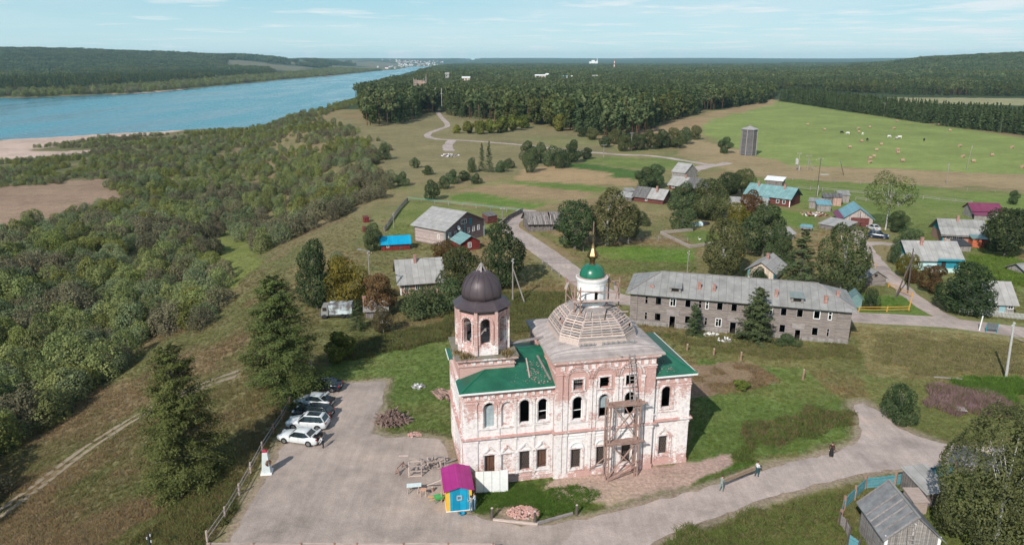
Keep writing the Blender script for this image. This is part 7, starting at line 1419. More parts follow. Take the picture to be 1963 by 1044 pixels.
# ---------------------------------------------------------------- vegetation
def quads_mesh(name, c, n, size, mats, asp=1.0, trunk=None, jit=.55, seed=0, up_bias=.25, tri=False):
    """many small leaf faces: centres c, outward directions n"""
    r = np.random.default_rng(seed); N_ = len(c); n = n + r.normal(0, jit, n.shape) + np.array([0, 0, up_bias]); n /= np.linalg.norm(n, axis=1)[:, None]
    a = np.cross(n, r.normal(0, 1, n.shape)); a /= np.linalg.norm(a, axis=1)[:, None]; b = np.cross(n, a)
    s_ = (size * r.uniform(.6, 1.35, N_))[:, None] / 2; a = a * s_ * asp; b = b * s_
    k = 3 if tri else 4
    V = np.stack([c - a - b, c + a - b, c + b * 1.3], 1) if tri else np.stack([c - a - b * .6, c + a * .3 - b, c + a + b * .7, c - a * .4 + b], 1)
    V = V.reshape(-1, 3); nv = len(V); F = np.arange(nv).reshape(-1, k)
    tv, tf = (trunk.v, trunk.f) if trunk else ([], [])
    me = bpy.data.meshes.new(name); allv = np.concatenate([V, np.array(tv, float).reshape(-1, 3)]) if len(tv) else V
    me.vertices.add(len(allv)); me.vertices.foreach_set('co', allv.astype(np.float32).ravel())
    li = list(F.ravel()); ls = list(range(0, nv, k)); lt = [k] * N_; mi = [0] * N_
    for f in tf: ls.append(len(li)); li += [q + nv for q in f]; mi.append(1)
    me.loops.add(len(li)); me.loops.foreach_set('vertex_index', np.array(li, np.int32)); me.polygons.add(len(ls)); me.polygons.foreach_set('loop_start', np.array(ls, np.int32))
    for m in mats: me.materials.append(m)
    me.polygons.foreach_set('material_index', np.array(mi, np.int32)); me.update(calc_edges=True)
    at = me.attributes.new('lv', 'FLOAT', 'FACE'); lv = np.full(len(ls), .5); lv[:N_] = r.random(N_); at.data.foreach_set('value', lv.astype(np.float32))
    return me
def lobes_pts(lobes, N_, r, cull=.72, lo=-.6):
    """points on the outside of a heap of ellipsoids (x,y,z,rx,rz)"""
    L = np.array(lobes); wt = L[:, 3] ** 2; idx = r.choice(len(L), N_ * 3, p=wt / wt.sum()); d = r.normal(0, 1, (N_ * 3, 3)); d /= np.linalg.norm(d, axis=1)[:, None]
    rad = np.stack([L[idx, 3], L[idx, 3], L[idx, 4]], 1); p = L[idx, :3] + d * rad * r.uniform(.78, 1.06, (N_ * 3, 1)); ok = d[:, 2] > lo - .4
    for q in L:
        e = (p - q[:3]) / np.array([q[3], q[3], q[4]]); ins = (e ** 2).sum(1) < cull ** 2; ok &= ~ins
    p, d = p[ok][:N_], d[ok][:N_]; return p, d
def broad(name, seed, H, W, N_, leaf, mats, nl=26, base=.12, top=1.0, pw=.8, gap=.72, droop=0., tw=1.):
    r = np.random.default_rng(seed); lobes = []
    for i in range(nl):
        t = r.random() ** .8; z = H * (base + (top - base) * (.12 + .8 * t)); prof = math.sin(math.pi * min(.97, .18 + .72 * t)) ** pw; a = r.random() * 6.283; q = W / 2 * prof * math.sqrt(r.random()) * .78
        s_ = W * r.uniform(.11, .22) * (.75 + .5 * prof) * (26 / max(nl, 26)) ** .4; lobes.append((q * math.cos(a), q * math.sin(a), z, s_, s_ * r.uniform(.8, 1.25) * (1 + droop)))
    p, d = lobes_pts(lobes, N_, r, gap); k = p[:, 2] > .1
    cr = quads_mesh(name + '_crown', p[k], d[k], leaf, mats[:1], 1.0, None, .5, seed)
    m = MB(); m.tube((0, 0, -.3), (W * .01, 0, H * .5), W * .035 * tw, W * .02 * tw, 7); m.tube((W * .01, 0, H * .5), (0, 0, H * .88), W * .02 * tw, W * .006 * tw, 6)
    for q in lobes[:9]: m.tube((0, 0, min(q[2] * .55, H * .5)), q[:3], W * .013 * tw, W * .005 * tw, 5)
    return cr, m.mesh(name + '_trunk', mats[1])
def conifer(name, seed, H, W, N_, leaf, mats, asp=.55, irregular=.2, droop=.22, zb=.04, whorls=16, tip=.03, tufts=False, pwr=.8):
    r = np.random.default_rng(seed); P = []; D = []; br = MB(); br.tube((0, 0, -.4), (0, 0, H * .97), W * .035, .02, 8)
    nb = whorls * 7; per = max(4, N_ // nb)
    for i in range(nb):
        t = (i + r.random()) / nb; z = H * (zb + (1 - zb) * t); L = W / 2 * ((1 - t) ** pwr * (1 - tip) + tip) * r.uniform(1 - irregular * 1.8, 1 + irregular); a = r.random() * 6.283 + i * 2.4
        up = .10 + .35 * t - droop * (1 - t); k = per if not tufts else int(per * (.4 + .9 * (1 - t))); s_ = r.uniform(.12, 1, k) ** .75
        x = s_ * L; zz = z + up * x - droop * .35 * (x ** 2) / max(L, .1); wv = r.normal(0, .13 + .10 * irregular, (k, 3)) * L * np.array([1, 1, .55]) * (.45 + .8 * (1 - s_))[:, None]
        pts = np.stack([x * math.cos(a), x * math.sin(a), zz], 1) + wv; P.append(pts); D.append(np.tile([math.cos(a) * .6, math.sin(a) * .6, .75], (k, 1)))
        if tufts or leaf > .15: br.tube((0, 0, z), (L * .8 * math.cos(a), L * .8 * math.sin(a), z + up * L * .8), W * .006 + .01, .012, 4)
    p, d = np.concatenate(P), np.concatenate(D)
    return quads_mesh(name + '_crown', p, d, leaf, mats[:1], asp, None, .42, seed, .1), br.mesh(name + '_trunk', mats[1])
def pine_pts(seed, H, W, N_):
    r = np.random.default_rng(seed); L = []
    for i in range(9):
        t = r.random(); z = H * (.5 + .44 * t); q = W / 2 * (1 - .62 * t) * math.sqrt(r.random()) * .75; a = r.random() * 6.283; s_ = W * r.uniform(.17, .27) * (1.05 - .35 * t); L.append((q * math.cos(a), q * math.sin(a), z, s_, s_ * .72))
    return lobes_pts(L, N_, r, .6)
G = lambda a, b, n_, **k: leafmat(n_, a, b, **k)
L_willow = G((0.103, 0.131, 0.050), (0.292, 0.319, 0.121), 'willow_leaves', hue=.015, trans=.34); L_wgrey = G((0.097, 0.124, 0.061), (0.245, 0.284, 0.144), 'grey_willow_leaves', hue=.012, trans=.32)
L_wbrown = G((0.092, 0.085, 0.053), (0.225, 0.205, 0.121), 'bare_willow_twigs', hue=.012, trans=.25); L_wyel = G((0.089, 0.103, 0.032), (0.231, 0.245, 0.070), 'yellow_willow_leaves', hue=.025)
L_dark = G((0.036, 0.059, 0.028), (0.100, 0.136, 0.058), 'dark_leaves', hue=.03); L_birch = G((0.049, 0.061, 0.026), (0.134, 0.150, 0.061), 'birch_leaves', hue=.03); L_brbirch = G((0.059, 0.055, 0.025), (0.145, 0.135, 0.060), 'turning_birch_leaves', hue=.03)
L_maple = G((0.072, 0.070, 0.014), (0.205, 0.175, 0.034), 'yellowing_leaves', hue=.02); L_rowan = G((0.072, 0.047, 0.022), (0.187, 0.111, 0.051), 'rusty_rowan_leaves', hue=.02); L_spruce = G((0.046, 0.071, 0.030), (0.095, 0.125, 0.054), 'spruce_needles', hue=.02, trans=.1)
L_larch = G((0.069, 0.092, 0.031), (0.196, 0.230, 0.076), 'larch_needles', hue=.02, trans=.25); L_pine = G((0.063, 0.089, 0.037), (0.128, 0.151, 0.067), 'pine_needles', hue=.025, trans=.1, scale=.12); L_mixed = G((0.067, 0.085, 0.028), (0.126, 0.145, 0.051), 'forest_birch_leaves', hue=.03, scale=.15)
L_lime = G((0.082, 0.101, 0.023), (0.199, 0.220, 0.051), 'light_shrub_leaves', hue=.03)
B_grey = nmat('grey_bark', [(.09, .08, .07), (.17, .15, .135)], 3, (1, 1, .2), .95); B_birch = nmat('birch_bark', [(.10, .09, .085), (.5, .47, .45), (.62, .6, .58)], 2, (1, 1, .35), .9); B_pine = nmat('pine_bark', [(.16, .085, .05), (.26, .14, .09)], 1, (1, 1, .3), .95)

TPL = {}
def tpl(k, fn): 
    if k not in TPL: TPL[k] = fn()
    return TPL[k]
KIND = {  # kind -> (template maker by variant, nominal H, nominal W)
 'dark': (lambda v: broad('dark_tree%d' % v, 11 + v, 9, 8, 9500, .235, (L_dark, B_grey), 30, .03), 9, 8),
 'round': (lambda v: broad('round_tree%d' % v, 31 + v, 8, 9, 9500, .235, (L_birch, B_grey), 30, .04), 8, 9),
 'turning': (lambda v: broad('turning_birch%d' % v, 51 + v, 12, 8, 9500, .235, (L_brbirch, B_birch), 34, .06, droop=.5), 12, 8),
 'birch': (lambda v: broad('birch%d' % v, 71 + v, 12, 8, 11000, .225, (L_birch, B_birch), 40, .04, droop=.45, gap=.8), 12, 8),
 'maple': (lambda v: broad('maple%d' % v, 91 + v, 9, 9, 8500, .26, (L_maple, B_grey), 28, .05), 9, 9),
 'rowan': (lambda v: broad('rowan%d' % v, 111 + v, 6, 6, 5500, .22, (L_rowan, B_grey), 22, .03), 6, 6),
 'shrub': (lambda v: broad('shrub%d' % v, 131 + v, 4, 6, 4500, .20, (L_dark, B_grey), 16, -.1, pw=.6), 4, 6),
 'lime': (lambda v: broad('lime%d' % v, 151 + v, 5, 5, 1600, .42, (L_lime, B_grey), 16, -.05), 5, 5),
 'spruce': (lambda v: conifer('spruce%d' % v, 171 + v, 12, 5.5, 8000, .24, (L_spruce, B_grey), .5, .14, .18, .02, 20), 12, 5.5),
 'fir': (lambda v: conifer('bushy_tree%d' % v, 191 + v, 10, 6.8, 11000, .25, (L_dark, B_grey), .8, .2, .05, .0, 18, .1, True, .55), 10, 6.5),
 'larch': (lambda v: conifer('larch%d' % v, 211 + v, 20, 13.5, 70000, .25, (L_larch, B_grey), .6, .15, .08, .02, 44, .16, True, .58), 20, 12.5),
 'bigbirch': (lambda v: broad('big_birch%d' % v, 251 + v, 12, 11, 85000, .14, (L_birch, B_birch), 130, .0, droop=.8, gap=.9, tw=.35), 12, 11),
 'pinetop': (lambda v: broad('tall_larch%d' % v, 231 + v, 14, 10, 3800, .26, (L_larch, B_birch), 26, .46, pw=.45, gap=.8, tw=.55), 14, 9),
}
def tree(kind, label, bx, by, ty, wpx, cat='tree', group=None, v=0, nm=None, tx=None, lean=0.):
    fn, H0, W0 = KIND[kind]; cr, tk = tpl((kind, v), lambda: fn(v)); b = gT(bx, by); h = max(1.0, ztop(b, bx, ty) - b.z); dep = b.y * cP + (CAM_H - b.z) * sP; w_ = wpx * dep / F_PX
    nm = nm or {'dark': 'leafy_tree', 'round': 'leafy_tree', 'turning': 'birch_tree', 'birch': 'birch_tree', 'maple': 'maple_tree', 'rowan': 'rowan_tree', 'shrub': 'bush', 'lime': 'bush', 'spruce': 'spruce_tree', 'fir': 'leafy_tree', 'larch': 'larch_tree', 'bigbirch': 'birch_tree', 'pinetop': 'larch_tree'}[kind]
    t = thing(nm, label, cat if nm != 'bush' else 'bush', b, (bx * 7.3 + by) % 6.28, group); t.scale = (w_ / W0, w_ / W0, h / H0)
    link('crown' if nm != 'bush' else 'foliage', cr, t); link('trunk' if nm != 'bush' else 'stem', tk, t); return t
T = tree
T('larch', 'big dark larch standing behind the cars at the head of the parking lot', 545, 750, 537, 158, v=0)
T('larch', 'ragged larch with bare lower twigs on the slope left of the obelisk', 362, 932, 672, 165, v=1)
T('dark', 'tall dark willow left of the yellowing maple on the bank edge', 608, 592, 466, 74, v=0); T('maple', 'yellowing maple behind the derelict lorry', 660, 590, 496, 84)
T('rowan', 'rusty rowan left of the grey slate house behind the bath hut', 728, 604, 528, 66, v=0); T('dark', 'round dark bush at the left end of the bright blue shed', 717, 480, 431, 38, v=1)
T('rowan', 'brown red rowan between the blue shed and the red outbuilding', 853, 506, 462, 56, v=1); T('round', 'dark green bush tree right of the grey slate house', 885, 575, 484, 92, v=0)
T('dark', 'large dark willow beside the red outbuilding and the road', 962, 548, 434, 86, v=2); T('shrub', 'bush row in front of the grey slate house', 808, 602, 556, 92, nm='bush', v=0); T('shrub', 'dark bush directly behind the brown tower dome', 868, 590, 545, 70, nm='bush', v=1)
T('spruce', 'small spruce between the derelict lorry and the bath hut', 686, 632, 574, 42, v=0); T('turning', 'slim young birch right of the bath hut', 735, 640, 592, 42, v=0); T('lime', 'thin yellow green sapling right of the larch by the lawn', 655, 690, 640, 60, nm='bush', v=0)
T('dark', 'round dark willow by the road behind the ruined house', 1102, 478, 386, 80, v=3); T('turning', 'olive brown birch clump right of the round dark willow', 1163, 470, 366, 98, v=1); T('turning', 'lower olive birch crown right of the clump by the meadow', 1205, 462, 392, 46, v=2); T('shrub', 'small olive bush in the meadow right of the birch clump', 1228, 432, 408, 36, nm='bush', v=2)
T('dark', 'left one of two round trees behind the long maroon house', 1237, 362, 322, 42, v=1); T('dark', 'right one of two round trees behind the long maroon house', 1256, 360, 317, 42, v=0)
T('dark', 'round green tree right of the long maroon house', 1312, 418, 354, 62, v=2); T('round', 'broad green tree before the dark roofed house', 1350, 420, 350, 80, v=1); T('shrub', 'bush beside the overturned boat', 1308, 438, 405, 56, nm='bush', v=0)
T('dark', 'round tree left of the long teal roof', 1396, 378, 332, 56, v=3); T('round', 'grey green tree just behind the round tree at the teal roof', 1422, 368, 326, 46, v=2)
T('rowan', 'bright rust red rowan before the teal roofed house', 1440, 424, 371, 52, v=2); T('maple', 'olive yellow bush left below the rust red rowan', 1412, 432, 392, 46, v=1)
T('dark', 'large dark willow left of the larch clump', 1462, 492, 396, 86, v=2); T('dark', 'lower right crown beside the large dark willow', 1490, 512, 434, 56, v=0); T('birch', 'tall birch behind the barracks roof left of the cottage', 1382, 534, 420, 84, v=0)
T('spruce', 'broad light green fir behind the barracks right of the cottage', 1532, 552, 440, 96, v=1); T('birch', 'big birch with pale bare top behind the right end of the barracks', 1612, 562, 432, 98, v=1); T('shrub', 'small dark bush in front of the cream cottage', 1452, 542, 517, 34, nm='bush', v=1)
T('pinetop', 'tall bare stemmed larch right of the garage', 1697, 441, 337, 74); T('dark', 'dark bush right of the bare stemmed larch', 1719, 444, 407, 40, v=1); T('shrub', 'low bush at the left corner of the pale blue house', 1738, 468, 440, 50, nm='bush', v=2)
T('dark', 'large dark willow at the right edge beside the brown house', 1925, 492, 402, 95, v=3); T('dark', 'crown rising behind the dark willow at the right frame edge', 1965, 470, 396, 70, v=2); T('dark', 'wide round dark tree beside the side road and picket fence', 1846, 600, 508, 104, v=0)
T('rowan', 'reddish bush row on the verge left of the wide round tree', 1786, 562, 510, 52, v=0, nm='bush'); T('maple', 'olive bush at the front corner of the pale blue house', 1738, 530, 488, 42, v=0, nm='bush'); T('shrub', 'green bush at the bend before the pale blue house', 1717, 505, 470, 36, nm='bush', v=0); T('rowan', 'red flowered bush beside the strutted dark pole', 1748, 542, 518, 26, v=1, nm='bush')
T('fir', 'big bushy dark tree against the barracks front', 1446, 654, 553, 72); T('fir', 'slim bushy tree by the left half of the barracks front', 1330, 641, 582, 36, v=1); T('shrub', 'low weeds bush at the right foot of the barracks', 1510, 662, 645, 46, nm='bush', v=1)
T('shrub', 'dark green bush at the fork right of the road', 1722, 806, 745, 66, nm='bush', v=2); T('shrub', 'small bluish bush on the lawn inside the yellow fence', 1668, 590, 557, 34, nm='bush', v=0)
T('bigbirch', 'huge birch filling the bottom right corner behind the hut', 1905, 1055, 800, 250); T('bigbirch', 'second birch crown at the right frame edge behind the hut', 1985, 1010, 800, 150, v=1)
T('dark', 'small round tree beside the water tower', 1390, 294, 264, 28, v=1); T('dark', 'tiny dark tree behind the purple roofed barn', 1941, 392, 366, 20, v=0); T('lime', 'small yellow green shrub on the bare earth behind the church', 1421, 748, 728, 28, nm='bush', v=1)
T('spruce', 'left one of two dark spruces in the meadow', 924, 328, 274, 20, v=0); T('spruce', 'right one of two dark spruces in the meadow', 938, 330, 270, 22, v=1); T('shrub', 'small bush at the foot of the two meadow spruces', 962, 330, 312, 26, nm='bush', v=1); T('shrub', 'bush left of the two meadow spruces', 905, 330, 305, 22, nm='bush', v=2)
T('lime', 'single yellow green round tree before the pine forest', 1073, 251, 221, 30, v=0); T('dark', 'round bush in the meadow left of the striped garden', 827, 383, 347, 30, v=2, nm='bush'); T('shrub', 'dark bush on the bank edge at the bend', 738, 306, 280, 28, nm='bush', v=0); T('shrub', 'low bush on the bank crest left of the meadow', 772, 356, 334, 26, nm='bush', v=1)
for i, (x, y, ty, w_) in enumerate([(1012, 316, 272, 34), (1036, 312, 280, 30), (1060, 318, 284, 40), (1098, 312, 270, 34), (1018, 330, 296, 30), (1078, 322, 292, 30), (1125, 305, 284, 24), (868, 352, 330, 26), (850, 362, 340, 22), (890, 346, 328, 26), (912, 352, 336, 24), (975, 322, 306, 24), (820, 335, 318, 22), (795, 322, 306, 20)]):
    T('shrub' if i % 3 else 'dark', ['grey green bush', 'dark bush', 'olive bush'][i % 3] + ' in the meadow scrub %s' % ('before the forest road' if x > 990 else 'left of the striped garden'), x, y, ty, w_, group='meadow bushes', nm='bush', v=i % 3)
for i, (x, y, ty, w_) in enumerate([(876, 256, 240, 16), (898, 256, 234, 24), (920, 257, 232, 26), (942, 256, 230, 26), (962, 254, 226, 28), (985, 250, 222, 30), (1005, 246, 222, 26), (930, 250, 234, 24)]):
    T('lime', 'light green shrub in the row before the pine forest by the curving road', x, y, ty, w_, group='light shrub row before the forest', nm='bush', v=i % 2)
for i, (x, y, ty, w_) in enumerate([(1196, 290, 262, 32), (1222, 288, 258, 36), (1246, 286, 252, 34), (1268, 284, 250, 32), (1290, 282, 248, 34), (1312, 276, 246, 32), (1332, 268, 243, 26), (1206, 280, 262, 30), (1300, 284, 262, 26), (1160, 282, 262, 26), (1180, 276, 250, 30), (1118, 262, 246, 24), (1136, 268, 248, 28)]):
    T('dark' if i % 2 else 'round', 'dark leafy bush in the row between the forest and the field road', x, y, ty, w_, group='bushes along the field road', nm='bush', v=i % 3)

# ---- instanced masses
def lib(name, objs):
    c = bpy.data.collections.new(name)
    for i, me in enumerate(objs):
        o = bpy.data.objects.new('%s_%02d' % (name, i), me); c.objects.link(o)
    return c
def scatter(name, pts, rot, scl, idx, coll, colr=None, label=None):
    me = bpy.data.meshes.new(name); me.vertices.add(len(pts)); me.vertices.foreach_set('co', np.asarray(pts, np.float32).ravel())
    for nm_, ty_, arr, ky in (('rot', 'FLOAT_VECTOR', rot, 'vector'), ('scl', 'FLOAT_VECTOR', scl, 'vector'), ('idx', 'INT', idx, 'value')):
        at = me.attributes.new(nm_, ty_, 'POINT'); at.data.foreach_set(ky, np.asarray(arr, np.int32 if ty_ == 'INT' else np.float32).ravel())
    if colr is not None: at = me.attributes.new('icol', 'FLOAT_COLOR', 'POINT'); at.data.foreach_set('color', np.concatenate([colr, np.ones((len(colr), 1))], 1).astype(np.float32).ravel())
    o = link(name, me); ng = bpy.data.node_groups.new(name + '_scatter', 'GeometryNodeTree')
    ng.interface.new_socket('Geometry', in_out='INPUT', socket_type='NodeSocketGeometry'); ng.interface.new_socket('Geometry', in_out='OUTPUT', socket_type='NodeSocketGeometry')
    gi = N(ng, 'NodeGroupInput'); go = N(ng, 'NodeGroupOutput'); ip = N(ng, 'GeometryNodeInstanceOnPoints'); ci = N(ng, 'GeometryNodeCollectionInfo'); ci.inputs['Collection'].default_value = coll; ci.inputs['Separate Children'].default_value = True; ci.inputs['Reset Children'].default_value = True
    def na(n_, t_): q = N(ng, 'GeometryNodeInputNamedAttribute', data_type=t_); q.inputs['Name'].default_value = n_; return q.outputs['Attribute']
    er = N(ng, 'FunctionNodeEulerToRotation'); ng.links.new(na('rot', 'FLOAT_VECTOR'), er.inputs[0]); ng.links.new(er.outputs[0], ip.inputs['Rotation']); ng.links.new(na('scl', 'FLOAT_VECTOR'), ip.inputs['Scale'])
    ip.inputs['Pick Instance'].default_value = True; ng.links.new(na('idx', 'INT'), ip.inputs['Instance Index']); ng.links.new(gi.outputs[0], ip.inputs['Points']); ng.links.new(ci.outputs[0], ip.inputs['Instance']); ng.links.new(ip.outputs[0], go.inputs[0])
    md = o.modifiers.new('scatter', 'NODES'); md.node_group = ng; tag(o, label, None, None, 'stuff'); return o
def pcol(x, y, z): d = y * cP - (z - CAM_H) * sP; return CX + F_PX * x / d, CY - F_PX * (y * sP + (z - CAM_H) * cP) / d
def jgrid(x0, x1, y0, y1, s_, r):
    X, Y = np.meshgrid(np.arange(x0, x1, s_), np.arange(y0, y1, s_)); X = X.ravel() + r.uniform(-.46, .46, X.size) * s_; Y = Y.ravel() + r.uniform(-.46, .46, Y.size) * s_; return X, Y
r = np.random.default_rng(99)
# willow thicket on the flood plain
shr = []
for i, (mt, bk) in enumerate(((L_willow, B_grey), (L_wgrey, B_grey), (L_wbrown, B_grey), (L_wyel, B_grey))):
    for v in range(2): shr.append(broad('willow_shrub%d%d' % (i, v), 301 + i * 5 + v, 5, 6.2, 3000, .25, (mt, bk), 26, -.12, pw=.5, droop=.35, gap=.78))
WIL = [(0, 985), (0, 880), (60, 830), (160, 768), (240, 692), (300, 642), (440, 596), (455, 560), (412, 520), (398, 470), (420, 440), (470, 450), (478, 492), (560, 456), (640, 425), (700, 396), (742, 378), (748, 350), (705, 325), (745, 300), (722, 272), (690, 262), (660, 240), (615, 226), (640, 214), (700, 196), (720, 172), (690, 188), (600, 215), (480, 246), (330, 268), (260, 300), (265, 330), (210, 346), (250, 382), (170, 410), (60, 434), (0, 472), (-320, 560), (-320, 1250), (-150, 1100)]
WP = [tuple(gT(*q)[:2]) for q in WIL]
X, Y = jgrid(-420, 0, 45, 1150, 3.9, r); wx = X + (fbm(X, Y, 14, 2, 81) - .5) * 12; wy = Y + (fbm(X, Y, 14, 2, 83) - .5) * 16; k = inpoly(wx, wy, WP) & ((fbm(X, Y, 11, 2, 85) > np.where(Y > 240, .42, .34)) | (r.random(len(X)) < .22))
k &= r.random(len(X)) < np.interp(Y, [0, 220, 420, 600], [1, .96, .84, .75]); X, Y = X[k], Y[k]; Z = terr(X, Y)
LOW = [tuple(gT(*q)[:2]) for q in [(-250, 330), (0, 308), (150, 300), (195, 284), (60, 284), (180, 266), (300, 259), (480, 246), (330, 268), (260, 300), (268, 330), (205, 347), (0, 360), (-250, 400)]]
X2, Y2 = jgrid(-520, -60, 200, 640, 3.1, r); k = inpoly(X2, Y2, LOW) & (fbm(X2, Y2, 16, 3, 89) > .36) & (r.random(len(X2)) < .85); X2, Y2 = X2[k], Y2[k]
# scattered scrub on the crest, the clearing and the far bank shrub strip
X3, Y3 = jgrid(-230, -30, 110, 620, 7, r); px, py = pcol(X3, Y3, terr(X3, Y3)); k = (fbm(X3, Y3, 30, 3, 87) > np.where(Y3 > 230, .50, .60)) & (X3 < np.interp(Y3, EY, EX) + 4) & (px > 480); X3, Y3 = X3[k], Y3[k]
XB, YB = jgrid(-2300, -400, 700, 4200, 9, r); rfB = np.interp(YB, FB[:, 1], FB[:, 0]); dB = rfB - XB; k = (dB > 16) & (dB < 55 + YB * .05) & (XB > -.85 * YB); XB, YB = XB[k], YB[k]
AX, AY = np.concatenate([X, X2, X3, XB]), np.concatenate([Y, Y2, Y3, YB]); AZ = terr(AX, AY); n0, n1, n2 = len(X), len(X2), len(X3)
nz_ = fbm(AX, AY, 24, 3, 91) + r.normal(0, .10, len(AX)); sp = np.where(nz_ < .33, 2, np.where(nz_ < .46, 1, np.where(nz_ < .62, 0, 3))); sp = np.where(r.random(len(AX)) < .14, r.integers(0, 4, len(AX)), sp); idx = sp * 2 + r.integers(0, 2, len(AX))
sc0 = r.uniform(.62, 1.12, len(AX)) * (.8 + .5 * fbm(AX, AY, 40, 2, 93)); sc0[n0:n0 + n1] *= .36; sc0[n0 + n1:n0 + n1 + n2] *= .5; sc0[n0 + n1 + n2:] *= 1.25
far_ = np.clip((AY - 150) / 240, 0, 1); sc0 = np.where(np.arange(len(AX)) < n0, sc0 * (1 - .50 * far_) * .9, sc0)
scl = np.stack([sc0 * r.uniform(.9, 1.2, len(AX)), sc0 * r.uniform(.9, 1.2, len(AX)), sc0 * r.uniform(.85, 1.25, len(AX))], 1); rot = np.stack([r.normal(0, .06, len(AX)), r.normal(0, .06, len(AX)), r.uniform(0, 6.28, len(AX))], 1)
pxA, pyA = pcol(AX, AY, AZ); vis = (pxA > -60) & (pxA < 2000) & (pyA < 1100) & (np.arange(len(AX)) < n0); order = np.where(vis, np.hypot(AX, AY), 1e9).argsort()[:300]
wl = {0: 'olive green willow bush in the dense riverside thicket', 1: 'grey green willow bush in the dense riverside thicket', 2: 'brownish half bare willow bush in the riverside thicket', 3: 'yellow green willow bush in the dense riverside thicket'}
for i in order:
    fo, st = shr[idx[i]]; o = link('willow_bush', fo); o.location = (AX[i], AY[i], AZ[i]); o.rotation_euler = rot[i]; o.scale = scl[i]; tag(o, wl[int(sp[i])], 'bush', 'willow bushes of the riverside thicket'); link('stem', st, o)
ks = np.ones(len(AX), bool); ks[order] = False
CW = lib('willow', [q[0] for q in shr]); scatter('willow_thicket', np.stack([AX, AY, AZ], 1)[ks], rot[ks], scl[ks], idx[ks], CW)

# forest: pines, spruces and some birches
def low_tree(name, seed, kind):
    m = MB()
    if kind == 'pine': p, d = pine_pts(seed, 16, 7.5, 300); m.tube((0, 0, -.5), (0, 0, 14), .22, .08, 5); return quads_mesh(name, p, d, 1.0, (L_pine, B_pine), 1, m, .45, seed)
    if kind == 'spruce':
        cr, tk = conifer(name, seed, 16, 5.6, 420, .9, (L_spruce, B_grey), .6, .2, .2, .03, 14); me = cr; return me
    cr, tk = broad(name, seed, 14, 8, 420, 1.0, (L_mixed, B_birch), 16, .08); return cr
LT = [low_tree('far_pine%d' % v, 400 + v, 'pine') for v in range(4)] + [low_tree('far_spruce%d' % v, 420 + v, 'spruce') for v in range(3)] + [low_tree('far_birch%d' % v, 440 + v, 'birch') for v in range(2)]
FCOL = np.array([560, 690, 705, 760, 836, 842, 850, 860, 950, 1050, 1110, 1165, 1205, 1262, 1345, 1465, 1488, 1496, 1600, 1760, 1963, 2400.]); FROW = np.array([170, 190, 246, 241, 217, 200, 200, 225, 237, 244, 257, 269, 276, 243, 216, 199, 186, 172, 177, 184, 186, 190.])
X, Y = jgrid(-420, 1350, 380, 1350, 5.4, r); Z = terr(X, Y); px, py = pcol(X, Y, Z); f = np.interp(Y, EY, EX); rd, rf = river_d(X, Y)
k = (py < np.interp(px, FCOL, FROW) - r.uniform(0, 2.5, len(X))) & (rd < -12) & (px > 600) & (px < 2100) & (X > f - 70) & (r.random(len(X)) < .86)
k &= ~((X > f - 70) & (X < f - 4) & (px < 700))
X, Y, Z = X[k], Y[k], Z[k]; px, py = px[k], py[k]
nn = fbm(X, Y, 60, 3, 101); kd = np.where(nn > .60, 2, np.where((px > 1180) ^ (nn < .40), 1, 0)); kd = np.where(r.random(len(X)) < .15, r.integers(0, 3, len(X)), kd)
pick = np.where(kd == 0, r.integers(0, 4, len(X)), np.where(kd == 1, 4 + r.integers(0, 3, len(X)), 7 + r.integers(0, 2, len(X))))
s_ = r.uniform(.85, 1.36, len(X)) * np.interp(Y, [540, 900], [1, .74]); scl = np.stack([s_ * r.uniform(.85, 1.15, len(X)), s_ * r.uniform(.85, 1.15, len(X)), s_], 1); rot = np.stack([r.normal(0, .03, len(X)), r.normal(0, .03, len(X)), r.uniform(0, 6.28, len(X))], 1)
fl = {0: ('pine_tree', 'tall dark pine at the front edge of the forest', 'pines at the forest edge'), 1: ('spruce_tree', 'dark pointed spruce at the front edge of the forest', 'spruces at the forest edge'), 2: ('birch_tree', 'light green birch among the conifers at the forest edge', 'birches at the forest edge')}
edge = py - np.interp(px, FCOL, FROW); order = np.argsort(-(edge > -7).astype(float) * 1e5 + np.hypot(X, Y))[:300]
for i in order:
    a, b, c_ = fl[int(kd[i])]; o = link(a, LT[pick[i]]); o.location = (X[i], Y[i], Z[i]); o.rotation_euler = rot[i]; o.scale = scl[i]; tag(o, b, 'tree', c_)
ks = np.ones(len(X), bool); ks[order] = False
# far single trees on the left bank and beyond
XL, YL = jgrid(-2600, -300, 800, 2600, 7.5, r); rfL = np.interp(YL, FB[:, 1], FB[:, 0]); dL = rfL - XL; k = (dL > 60 + YL * .04) & (XL > -.86 * YL) & (dL < 420) & (r.random(len(XL)) < .85); XL, YL = XL[k], YL[k]; ZL = terr(XL, YL)
sL = r.uniform(.8, 1.35, len(XL)); pL = np.where(fbm(XL, YL, 50, 2, 111) > .55, 7 + r.integers(0, 2, len(XL)), 4 + r.integers(0, 3, len(XL)))
CF = lib('forest', LT)
scatter('forest', np.concatenate([np.stack([X, Y, Z], 1)[ks], np.stack([XL, YL, ZL], 1)]), np.concatenate([rot[ks], np.stack([0 * XL, 0 * XL, r.uniform(0, 6.28, len(XL))], 1)]), np.concatenate([scl[ks], np.stack([sL, sL, sL], 1)]), np.concatenate([pick[ks], pL]), CF)
